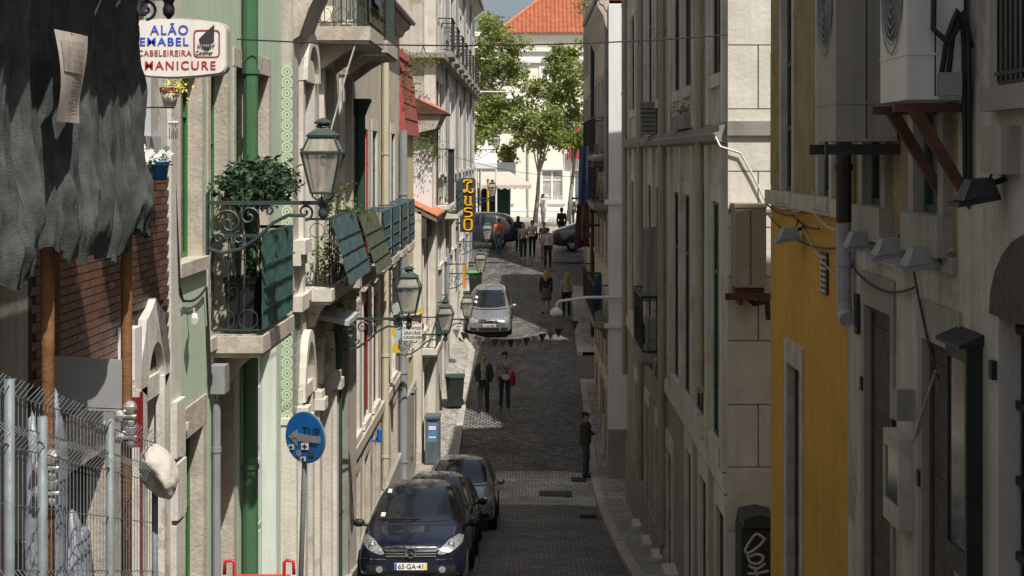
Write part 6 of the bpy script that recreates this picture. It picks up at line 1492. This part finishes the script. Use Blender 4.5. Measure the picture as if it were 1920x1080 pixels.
def make_car(name, label, st, paint, wh, windshield, side, lamps, grille, plate_z, chars, kind='hatch', mirrors=(1.25, .98), wr=.31, group=None, rear=None, extra=None):
    t = thing(name, label, 'car', (0,0,0), group)
    me = car_body(st); bvh = BVHTree.FromPolygons([v.co.copy() for v in me.vertices], [tuple(p.vertices) for p in me.polygons])
    put('body', me, M[paint], t)
    if windshield: part('windscreen', patch(bvh, windshield, 'f', .006), M['carglass'], t, smooth=True)
    for sg in (-1, 1):
        for w_ in side: part('side_window', patch(bvh, w_, 's', .006, sgn=sg), M['carglass'], t, smooth=True)
        for (wy, _) in wh:
            part('wheel_arch', patch(bvh, [(wy+(wr+.055)*math.cos(a), wr+.03+(wr+.055)*math.sin(a)) for a in [math.pi*(-.02 + 1.04*k/16) for k in range(17)]], 's', .005, .08, sg), M['blackplastic'], t, smooth=True)
            W = max(x[4] for x in st); wheel(t, sg*(W-.085), wy, wr, sg)
        if lamps:
            l = [(sg*x, z) for x, z in lamps]; hl = part('headlight', patch(bvh, l, 'f', .007, .03), M['headlamp'], t, smooth=True)
            cx = sum(p[0] for p in l)/len(l); cz = sum(p[1] for p in l)/len(l)
            h, nrm, _, _ = bvh.ray_cast(Vector((cx,-3,cz)), Vector((0,1,0)))
            if h is not None: part('bulb_ring', MB().tube([h+nrm*.016+Vector((.05*math.cos(a),0,.05*math.sin(a))) for a in [k*math.pi/8 for k in range(17)]], .008, 5).ball(h+nrm*.012, .025, .01, .025), M['chrome'], hl)
        my, mz = mirrors; bw = [x for x in st if x[0] >= my][0][5]
        part('mirror', MB().ball((sg*(bw+.12), my, mz), .10, .055, .07).tube([(sg*(bw-.05),my+.02,mz-.05),(sg*(bw+.08),my,mz-.02)], .025, 6), M['blackplastic'] if paint != 'silver' else M[paint], t, smooth=True)
        for yy, z0_, z1_ in [(w_[0][0] - .02, st[4][1] + .12, w_[0][1]) for w_ in side] + [(side[-1][-1][0] + .02, st[4][1] + .3, side[-1][-1][1])]:
            part('door_seam', patch(bvh, [(yy-.006,z0_),(yy+.006,z0_),(yy+.006,z1_),(yy-.006,z1_)], 's', .003, .06, sg), M['blackplastic'], t)
        part('sill_trim', patch(bvh, [(wh[0][0]+.5,st[4][1]+.24),(wh[1][0]-.5,st[4][1]+.24),(wh[1][0]-.5,st[4][1]+.27),(wh[0][0]+.5,st[4][1]+.27)], 's', .008, .06, sg), M['blackplastic'], t)
    if windshield:
        z_ = windshield[1][1] - .045
        part('bonnet_seam', patch(bvh, [(-.66,z_),(.66,z_),(.66,z_+.02),(-.66,z_+.02)], 'f', .003, .05), M['blackplastic'], t)
    if grille:
        g = part('grille', patch(bvh, grille['poly'], 'f', .008, .04), M['blackplastic'], t, smooth=True)
        x0, x1 = min(p[0] for p in grille['poly'])+.03, max(p[0] for p in grille['poly'])-.03
        for z in grille['bars']:
            b_ = patch(bvh, [(x0,z-.009),(x1,z-.009),(x1,z+.009),(x0,z+.009)], 'f', .022, .04); part('bar', b_, M['chrome'], g, smooth=True)
        for q in grille.get('low', []): part('air_intake', patch(bvh, q, 'f', .006, .05), M['blackplastic'], t, smooth=True)
        if grille.get('star'):
            h, nrm, _, _ = bvh.ray_cast(Vector((0,-3,grille['star'])), Vector((0,1,0))); y = h.y-.035; zc = grille['star']
            e = MB().tube([(.075*math.cos(a), y, zc+.075*math.sin(a)) for a in [k*math.pi/12 for k in range(25)]], .011, 6)
            for k in range(3): a = math.pi/2+k*2*math.pi/3; e.tube([(0,y,zc),(.07*math.cos(a),y,zc+.07*math.sin(a))], [.014,.005], 5)
            part('emblem', e, M['chrome'], g); part('emblem_disc', MB().tube([(0,y+.012,zc),(0,y+.03,zc)], .078, 20), M['blackplastic'], g)
    if plate_z: plate(t, bvh, plate_z, chars)
    if extra: extra(t, bvh)
    return t
def set_car(t, x, y, rz=0, dy=3.8):
    a = math.atan2(G(y+dy*.8)-G(y+dy*.2), dy*.6)
    t.location = (x, y, (G(y+dy*.2)+G(y+dy*.8))/2 - math.tan(a)*dy*.5 + .03); t.rotation_euler = (a, 0, rz)
mpv = [(0,.30,.55,.64,.60,.58,.48),(.05,.24,.60,.72,.76,.73,.58),(.22,.19,.68,.84,.85,.81,.64),(.60,.18,.78,.95,.88,.84,.67),(.98,.18,.89,1.07,.885,.85,.69),(1.32,.18,.93,1.30,.885,.85,.65),
       (1.78,.18,.95,1.55,.885,.85,.60),(2.35,.18,.97,1.61,.885,.85,.60),(3.1,.18,.99,1.58,.885,.84,.58),(3.55,.2,1.0,1.46,.87,.82,.55),(3.74,.25,.95,1.18,.84,.78,.55),(3.84,.32,.75,.88,.74,.68,.5)]
mw = [(-.67,1.06),(-.3,1.03),(.3,1.03),(.67,1.06),(.63,1.28),(.54,1.515),(.25,1.55),(-.25,1.55),(-.54,1.515),(-.63,1.28)]
ms = [[(1.22,1.0),(1.45,1.17),(1.85,1.41),(2.32,1.47),(2.32,1.03)], [(2.4,1.03),(2.4,1.47),(3.0,1.45),(3.35,1.36),(3.4,1.08)]]
ml = [(.42,.60),(.50,.585),(.68,.65),(.80,.74),(.815,.83),(.74,.86),(.60,.80),(.47,.68)]
def mpv_extra(t, bvh):
    for x, z in ((-.55,1.12),(-.50,1.46)): part('permit_sticker', patch(bvh, [(x-.03,z-.025),(x+.04,z-.025),(x+.045,z+.03),(x-.025,z+.03)], 'f', .011, .03), M['signwhite'], t)
    part('wiper', patch(bvh, [(-.55,1.055),(.1,1.06),(.1,1.075),(-.55,1.07)], 'f', .02, .05), M['blackplastic'], t)
    for sg in (-1,1):
        f = patch(bvh, [(sg*.5+.055*math.cos(a),.36+.05*math.sin(a)) for a in [k*math.pi/8 for k in range(16)]], 'f', .010, .03); part('fog_lamp', f, M['headlamp'], t, smooth=True)
        part('bumper_trim', patch(bvh, [(sg*.40,.505),(sg*.82,.515),(sg*.82,.53),(sg*.40,.52)], 'f', .008, .04), M['chrome'], t)
gm = dict(poly=[(-.43,.70),(-.40,.60),(-.33,.54),(0,.525),(.33,.54),(.40,.60),(.43,.70),(.2,.725),(-.2,.725)], bars=(.565,.605,.645,.69), low=[[(-.46,.24),(.46,.24),(.42,.31),(-.42,.31)], [(-.70,.30),(-.40,.28),(-.38,.42),(-.70,.43)], [(.40,.28),(.70,.30),(.70,.43),(.38,.42)]], star=.62)
c1 = make_car('parked_car', 'dark navy compact car with chrome grille, nearest of the parked cars', mpv, 'navy', [(.72,0),(3.25,0)], mw, ms, ml, gm, .405, '65·GA·41', group='cars parked along the kerb', extra=mpv_extra)
set_car(c1, -1.87, 24.6)
hat = [(0,.30,.55,.64,.58,.56,.46),(.05,.24,.58,.70,.74,.71,.56),(.25,.19,.64,.80,.82,.78,.62),(.70,.18,.74,.90,.84,.80,.64),(1.12,.18,.84,.99,.845,.81,.66),(1.50,.18,.88,1.20,.845,.81,.62),
       (2.0,.18,.90,1.42,.845,.81,.57),(2.5,.18,.92,1.46,.845,.81,.57),(3.2,.18,.94,1.43,.845,.80,.55),(3.6,.2,.95,1.30,.83,.78,.53),(3.82,.25,.9,1.05,.8,.74,.52),(3.92,.32,.72,.82,.70,.64,.48)]
hw_ = [(-.63,.99),(-.3,.97),(.3,.97),(.63,.99),(.59,1.2),(.51,1.385),(.24,1.41),(-.24,1.41),(-.51,1.385),(-.59,1.2)]
hs_ = [[(1.40,.94),(1.65,1.10),(2.02,1.29),(2.45,1.34),(2.45,.97)], [(2.53,.97),(2.53,1.34),(3.05,1.32),(3.42,1.23),(3.5,1.0)]]
hl_ = [(.42,.60),(.56,.59),(.72,.64),(.775,.72),(.74,.79),(.58,.74),(.46,.68)]
gh = dict(poly=[(-.40,.72),(-.34,.62),(.34,.62),(.40,.72)], bars=(.65,.69), low=[[(-.36,.30),(.36,.30),(.40,.42),(-.40,.42)], [(-.70,.32),(-.45,.30),(-.45,.42),(-.70,.42)], [(.45,.30),(.70,.32),(.70,.42),(.45,.42)]])
def sticker(t, bvh):
    for x, z in ((-.52,1.10),(-.50,1.22)): part('permit_sticker', patch(bvh, [(x-.04,z-.03),(x+.05,z-.03),(x+.05,z+.03),(x-.04,z+.03)], 'f', .011, .03), M['signwhite'], t)
c2 = make_car('parked_car', 'black hatchback parked between the navy car and the grey one', hat, 'blackcar', [(.78,0),(3.22,0)], hw_, hs_, hl_, gh, .50, '', group='cars parked along the kerb', extra=sticker)
set_car(c2, -1.83, 29.2)
c3 = make_car('parked_car', 'grey hatchback with blue roof reflections, third in the row of parked cars', hat, 'silver', [(.78,0),(3.22,0)], hw_, hs_, hl_, gh, .50, '', group='cars parked along the kerb')
set_car(c3, -1.55, 33.6)
c4 = make_car('parked_car', 'silver hatchback parked alone farther up the left kerb', hat, 'silver', [(.78,0),(3.22,0)], hw_, hs_, hl_, gh, .50, '73·60·SM', group='cars parked along the kerb', extra=sticker)
set_car(c4, -1.46, 57.6)
suv = [(0,.36,.75,.86,.66,.64,.5),(.08,.30,.80,.95,.84,.80,.62),(.35,.26,.88,1.05,.92,.87,.70),(.95,.25,.96,1.12,.94,.89,.72),(1.35,.25,1.02,1.18,.945,.90,.74),(1.7,.25,1.05,1.45,.945,.90,.70),
       (2.2,.25,1.06,1.70,.945,.9,.66),(2.9,.25,1.07,1.76,.945,.9,.66),(3.7,.25,1.09,1.73,.945,.89,.64),(4.3,.28,1.1,1.60,.93,.87,.6),(4.55,.32,1.05,1.3,.9,.83,.6),(4.7,.42,.85,1.0,.8,.74,.55)]
ss_ = [[(1.62,1.12),(1.85,1.28),(2.25,1.56),(2.8,1.62),(2.8,1.14)], [(2.88,1.14),(2.88,1.62),(3.6,1.6),(3.6,1.16)], [(3.68,1.16),(3.68,1.59),(4.1,1.53),(4.32,1.4),(4.35,1.2)]]
c5 = make_car('car', 'dark blue sport utility car crossing at the far end, left', suv, 'bluecar', [(.95,0),(3.75,0)], None, ss_, None, None, None, '', mirrors=(1.6,1.12), wr=.36)
c5.location = (XZ(76.5,972,0)[0] - 4.7, 76.5, G(76.5)+.04); c5.rotation_euler = (0,0,R(90)); 
c5.location.x = XZ(76.5,972,0)[0] - 4.7; 
sed = [(0,.30,.60,.70,.62,.6,.48),(.06,.24,.64,.77,.80,.76,.58),(.35,.2,.70,.86,.89,.84,.66),(.95,.18,.78,.94,.91,.86,.68),(1.5,.18,.86,1.02,.915,.87,.70),(2.0,.18,.90,1.25,.915,.87,.64),
       (2.5,.18,.92,1.43,.915,.87,.58),(3.0,.18,.93,1.46,.915,.87,.58),(3.5,.18,.94,1.38,.915,.87,.58),(4.1,.19,.95,1.12,.91,.86,.62),(4.55,.22,.92,1.03,.89,.84,.64),(4.75,.3,.8,.92,.82,.76,.58)]
sd_ = [[(1.85,.95),(2.1,1.1),(2.5,1.31),(2.85,1.35),(2.85,.98)], [(2.92,.98),(2.92,1.35),(3.3,1.33),(3.85,1.12),(3.9,1.02)]]
def sed_extra(t, bvh):
    for sg in (-1,1): part('tail_light', patch(bvh, [(4.52,.72),(4.72,.74),(4.72,.88),(4.55,.92)], 's', .008, .03, sg), M['tail'], t, smooth=True)
    part('chrome_strip', MB().box(-.8,.8,4.77,4.79,.5,.52), M['chrome'], t)
c6 = make_car('car', 'dark teal saloon car crossing at the far end, right', sed, 'darkcar', [(.95,0),(3.75,0)], None, sd_, None, None, None, '', mirrors=(1.95,.98), wr=.34, extra=sed_extra)
c6.rotation_euler = (0,0,R(90)); c6.location = (XZ(75.5,1035,0)[0] + 4.75, 75.5, G(75.5)+.04)
# rotated +90 deg the front points to +X; the rear of the saloon is its left end
c5.rotation_euler = (0,0,R(-90)); c5.location = (XZ(76.5,972,0)[0] - 4.7, 76.5, G(76.5)+.04)
# ============================================================ PEOPLE
def remesh(mb, vox, parent, name, m, smooth_it=4):
    me = mb.mesh(name=name); o = bpy.data.objects.new('tmp', me); C.objects.link(o)
    md = o.modifiers.new('r', 'REMESH'); md.mode = 'VOXEL'; md.voxel_size = vox; md.use_smooth_shade = True
    s_ = o.modifiers.new('s', 'SMOOTH'); s_.factor = .5; s_.iterations = smooth_it
    dg = bpy.context.evaluated_depsgraph_get(); out = bpy.data.meshes.new_from_object(o.evaluated_get(dg)); bpy.data.objects.remove(o)
    for p in out.polygons: p.use_smooth = True
    out.materials.clear(); return put(name, out, m, parent)
def cap(mb, p, q, r0, r1, fl=1.0):
    p, q = Vector(p), Vector(q); mb.tube([p, p.lerp(q,.5), q], [r0, (r0+r1)/2, r1], 10); mb.ball(p, r0, n=10, m=7); mb.ball(q, r1, n=10, m=7)
def person(label, x, y, rz, H, top, bottom, hair, pose='stand', sleeve=1, skirt=False, hairlen=0, jacket=None, cap_=None, arms=None, vox=.013, stride=.0, z_add=.04, shoes='blackplastic', group='people in the street'):
    t = thing('person', label, 'person', (0,0,0), group); k = H/1.75
    st = stride
    hipL, hipR = Vector((-.095,0,.93)), Vector((.095,0,.93))
    kn = [Vector((-.10,-st*.45-.01,.50)), Vector((.10,st*.25-.03,.50+abs(st)*.03))]
    an = [Vector((-.105,-st*.55,.085)), Vector((.105,st*.85,.085+abs(st)*.12))]
    sh = [Vector((-.185,0,1.42)), Vector((.185,0,1.42))]
    arms = arms or [((-.04,.03,-.29),(-.0,-.06,-.26)), ((.04,.03,-.29),(.0,-.06,-.26))]
    el = [sh[i] + Vector(arms[i][0]) for i in (0,1)]; wr_ = [el[i] + Vector(arms[i][1]) for i in (0,1)]
    S = lambda v: Vector(v)*k
    b = MB()
    # torso
    b.ball(S((0,0,.98)), .155*k, .105*k, .13*k); b.ball(S((0,0,1.15)), .13*k, .095*k, .16*k); b.ball(S((0,-.005,1.31)), .165*k, .115*k, .16*k); cap(b, S(sh[0]), S(sh[1]), .055*k, .055*k)
    cap(b, S((0,.01,1.42)), S((0,-.01,1.54)), .058*k, .052*k)
    # head: skull, jaw, nose, ears
    b.ball(S((0,-.005,1.655)), .076*k, .095*k, .098*k, n=14, m=10); b.ball(S((0,-.035,1.59)), .055*k, .058*k, .062*k); b.ball(S((0,-.108,1.632)), .014*k, .02*k, .024*k)
    b.ball(S((0,-.093,1.588)), .024*k, .012*k, .010*k)
    for s_ in (-1,1): b.ball(S((s_*.078,.005,1.635)), .012*k, .02*k, .03*k)
    for i, hp in enumerate((hipL, hipR)):
        cap(b, S(hp), S(kn[i]), .085*k, .055*k); cap(b, S(kn[i]), S(an[i]), .053*k, .034*k); b.ball(S((kn[i]+(an[i]-kn[i])*.3)+Vector((0,.015,0))), .052*k, .052*k, .10*k)
        cap(b, S(an[i]+Vector((0,.02,-.04))), S(an[i]+Vector((0,-.14,-.055))), .036*k, .03*k)
        cap(b, S(sh[i]), S(el[i]), .05*k, .04*k); cap(b, S(el[i]), S(wr_[i]), .04*k, .027*k)
        d = (wr_[i]-el[i]).normalized(); sd = Vector((1 if i else -1, 0, 0)); up = d.cross(sd).normalized() if abs(d.dot(sd)) < .95 else Vector((0,0,1)); pl = d.cross(up).normalized()
        palm = wr_[i] + d*.05; b.ball(S(palm), .032*k, .036*k, .045*k); cap(b, S(wr_[i]), S(palm+d*.03), .025*k, .028*k)
        for j, ln in enumerate((.065,.078,.074,.055)):
            o_ = palm + d*.04 + up*((j-1.5)*.019); m1 = o_ + d*ln*.55 - pl*.006*(1 if i else -1); m2 = m1 + d*ln*.4 - pl*.02*(1 if i else -1)
            b.tube([S(o_-d*.02), S(m1), S(m2)], [.0095*k,.0088*k,.0075*k], 6)
        b.tube([S(wr_[i]+d*.03+up*.02), S(wr_[i]+d*.055+up*.05), S(wr_[i]+d*.09+up*.055)], [.011*k,.010*k,.008*k], 6)
    remesh(b, min(vox, .012), t, 'body', M['skin'])
    ey = MB()
    for s_ in (-1,1): ey.ball(S((s_*.032,-.093,1.648)), .012*k, .007*k, .008*k, n=8, m=6)
    part('eyes', ey, M['ink'], t)
    # top
    c = MB(); gi = .016 if not jacket else .012
    c.ball(S((0,0,1.0)), (.158+gi)*k, (.11+gi)*k, .12*k); c.ball(S((0,0,1.15)), (.135+gi)*k, (.10+gi)*k, .17*k); c.ball(S((0,-.005,1.31)), (.167+gi)*k, (.117+gi)*k, .15*k); cap(c, S(sh[0]+Vector((.02,0,-.01))), S(sh[1]-Vector((.02,0,.01))), .062*k, .062*k); cap(c, S((0,.01,1.40)), S((0,.0,1.47)), .072*k, .064*k)
    for i in (0,1):
        if sleeve: cap(c, S(sh[i]), S(el[i]), .066*k, .054*k)
        else: cap(c, S(sh[i]), S(sh[i].lerp(el[i], .5)), .064*k, .06*k)
        if sleeve == 1: cap(c, S(el[i]), S(wr_[i]), .054*k, .040*k)
    remesh(c, vox, t, 'top', top)
    if jacket:
        j = MB()
        for s_ in (-1,1):
            j.ball(S((s_*.125,.0,1.0)), .075*k, .15*k, .2*k); j.ball(S((s_*.125,.0,1.18)), .075*k, .15*k, .2*k); j.ball(S((s_*.13,.0,1.33)), .075*k, .148*k, .15*k)
        j.ball(S((0,.03,1.2)), .17*k, .12*k, .30*k)
        for i in (0,1): cap(j, S(sh[i]), S(el[i]), .074*k, .063*k); cap(j, S(el[i]), S(wr_[i]), .063*k, .05*k)
        # open front
        jm = remesh(j, vox, t, 'jacket', jacket)
    # bottom
    q = MB()
    if skirt:
        q.lathe([(.165*k,1.02*k),(.185*k,.9*k),(.21*k,.7*k),(.225*k,.56*k),(.20*k,.57*k)], n=18)
        part('skirt', q, bottom, t, smooth=True)
    else:
        q.ball(S((0,0,.97)), .172*k, .125*k, .12*k)
        for i, hp in enumerate((hipL, hipR)):
            cap(q, S(hp), S(kn[i]), .098*k, .072*k); cap(q, S(kn[i]), S(an[i]+Vector((0,0,-.005))), .071*k, .055*k)
        remesh(q, vox, t, 'trousers', bottom)
    s2 = MB()
    for i in (0,1): cap(s2, S(an[i]+Vector((0,.025,-.045))), S(an[i]+Vector((0,-.15,-.055))), .045*k, .037*k); s2.ball(S(an[i]+Vector((0,-.06,-.05))), .042*k, .11*k, .04*k)
    remesh(s2, .012, t, 'shoes', M[shoes], 2)
    # hair / cap
    h = MB(); h.ball(S((0,.018,1.675)), .088*k, .098*k, .095*k, n=14, m=10)
    if hairlen == 1: h.ball(S((0,.035,1.62)), .098*k, .085*k, .10*k); h.ball(S((0,0,1.70)), .105*k, .105*k, .085*k)
    if hairlen == 2: cap(h, S((0,.05,1.62)), S((0,.10,1.36)), .088*k, .06*k); cap(h, S((-.05,.04,1.60)), S((-.07,.05,1.42)), .05*k, .035*k); cap(h, S((.05,.04,1.60)), S((.07,.05,1.42)), .05*k, .035*k)
    if not cap_: remesh(h, .012, t, 'hair', hair, 3)
    else:
        h2 = MB(); h2.ball(S((0,.022,1.645)), .083*k, .088*k, .07*k); remesh(h2, .012, t, 'hair', hair, 2)
        h3 = MB(); h3.ball(S((0,.008,1.70)), .09*k, .105*k, .07*k, n=14, m=10); h3.ball(S((0,-.10,1.685)), .07*k, .085*k, .014*k); remesh(h3, .012, t, 'cap', cap_, 2)
    t.location = (x, y, G(y) + z_add); t.rotation_euler = (0, 0, rz); OFF[t] = Vector((0,0,0)); return t
cl = lambda n, c, r_=.85: mat(n, c, r_, .15, 8, .2, 30)
def at(px, Y): return XZ(Y, px, 0)[0]
plaid = cl('green_plaid', (.20,.28,.22))
N = plaid.node_tree.nodes; L = plaid.node_tree.links; tc = N.new('ShaderNodeTexCoord'); ck = N.new('ShaderNodeTexChecker'); ck.inputs['Scale'].default_value = 16
ck.inputs['Color1'].default_value = (.34,.40,.34,1); ck.inputs['Color2'].default_value = (.10,.20,.14,1); L.new(tc.outputs['Object'], ck.inputs[0]); L.new(ck.outputs[0], N['Principled BSDF'].inputs['Base Color'])
denim = cl('blue_denim', (.055,.085,.14)); ddenim = cl('dark_denim', (.025,.032,.05)); blk = cl('black_trousers', (.018,.019,.022))
cross = [((.02,-.06,-.27),(.20,-.17,.03)), ((-.02,-.06,-.27),(-.20,-.18,.06))]
person('man in a cap and dark jacket standing at the right edge of the crossing, jeans', 1.58, 42.5, R(75), 1.76, cl('olive_jacket', (.045,.047,.040)), denim, M['hairdark'], arms=cross, jacket=cl('bulky_olive_jacket', (.05,.052,.043)), cap_=cl('black_cap', (.025,.025,.027)), vox=.011)
person('man in an open green jacket and checked shirt walking beside the woman', at(907,48.2), 48.2, R(-8), 1.76, plaid, blk, M['hairgrey'], jacket=cl('green_jacket', (.028,.048,.034)), stride=.10, vox=.011, arms=[((-.07,.05,-.27),(.06,-.10,-.20)), ((.07,.05,-.27),(-.04,-.08,-.22))])
person('woman with curly dark hair, beige top and red jacket over her arm', at(946,48.6), 48.6, R(6), 1.74, cl('beige_top', (.34,.29,.24)), ddenim, M['hairdark'], hairlen=1, stride=-.12, vox=.011, arms=[((-.06,.03,-.28),(0,-.05,-.25)), ((.06,.0,-.27),(-.06,-.20,-.05))])
person('blond woman in a dark jacket and skirt walking away up the road', at(1024,61.6), 61.6, R(172), 1.72, cl('charcoal_jacket', (.025,.026,.03)), cl('patterned_skirt', (.12,.11,.09)), M['hairblond'], skirt=True, hairlen=2, stride=.16)
person('fair-haired woman in a pale top walking away beside the right pavement', at(1062,61.2), 61.2, R(188), 1.70, cl('pale_top', (.38,.33,.29)), blk, M['hairblond'], hairlen=2, stride=-.1)
person('person in a grey-white shirt and black trousers, nearest of the group at the junction', at(1027,70.4), 70.4, R(170), 1.78, cl('greywhite_shirt', (.46,.47,.50)), blk, M['hairdark'], stride=.08, sleeve=2)
person('woman in a cream top holding a dark bag, long dark hair, at the junction', at(981,72.4), 72.4, R(10), 1.70, cl('cream_top', (.42,.38,.30)), ddenim, M['hairdark'], hairlen=2, stride=.14, sleeve=0, shoes='signwhite')
person('woman in a pale pink top with black shoulder bag at the junction', at(998,73.4), 73.4, R(-5), 1.66, cl('pale_pink_top', (.52,.46,.47)), blk, M['hairdark'], hairlen=1, sleeve=0)
person('person in a tan top and pink trousers behind the grey-white shirt', at(1020,72.8), 72.8, R(15), 1.68, cl('tan_top', (.22,.15,.09)), cl('pink_trousers', (.42,.17,.18)), M['hairdark'], sleeve=0, stride=.1)
person('person in an orange top and blue trousers by the blue car', at(935,74.2), 74.2, R(190), 1.66, cl('orange_top', (.55,.17,.06)), cl('mid_blue_trousers', (.07,.12,.22)), M['hairdark'], sleeve=0)
person('person with long black hair and dark clothes beside the blue car', at(972,75.0), 75.0, R(150), 1.70, cl('dark_top', (.03,.03,.035)), blk, M['hairdark'], hairlen=2)
person('person with dark bushy hair standing behind the saloon car', at(1053,79.5), 79.5, R(180), 1.66, blk, blk, M['hairdark'], hairlen=1)
person('person in dark green walking in front of the white railing', at(1072,88.0), 88.0, R(200), 1.70, cl('dark_green_coat', (.05,.075,.065)), ddenim, M['hairgrey'], hairlen=1, z_add=.13)
person('person in white leaning by the white gate pier', at(1018,90.5), 90.5, R(60), 1.70, cl('white_shirt', (.70,.69,.66)), cl('white_trousers', (.66,.65,.62)), M['hairdark'], hairlen=1, z_add=.13)
# carried things
def lumpy(name, c, r_, seed, m, lab, cat): return solo(name, lump(c, *r_, seed, .2, 16, 12), m, lab, cat, (c[0],c[1],c[2]-r_[2]), smooth=True)
def bagat(px, py, Y): x, z = XZ(Y, px, py); return (x, Y, z)
lumpy('red_jacket', bagat(961,710,48.4), (.10,.09,.24), 3, cl('crimson_cloth', (.30,.02,.04)), 'crimson jacket carried over the walking woman\'s arm', 'jacket')
lumpy('handbag', bagat(949,708,48.35), (.12,.05,.09), 5, cl('offwhite_bag', (.50,.46,.40)), 'off-white handbag carried by the walking woman', 'bag')
solo('bag_strap', MB().tube([bagat(940,678,48.42), bagat(946,690,48.4), bagat(951,703,48.37)], .012, 5), M['blackplastic'], 'dark strap of the walking woman\'s handbag', 'strap', bagat(951,703,48.37))
lumpy('handbag', bagat(983,450,72.2), (.12,.06,.12), 9, blk, 'dark handbag held in front by the woman in cream', 'bag')
lumpy('handbag', bagat(1006,443,73.3), (.07,.06,.16), 11, blk, 'black shoulder bag of the woman in pale pink', 'bag')
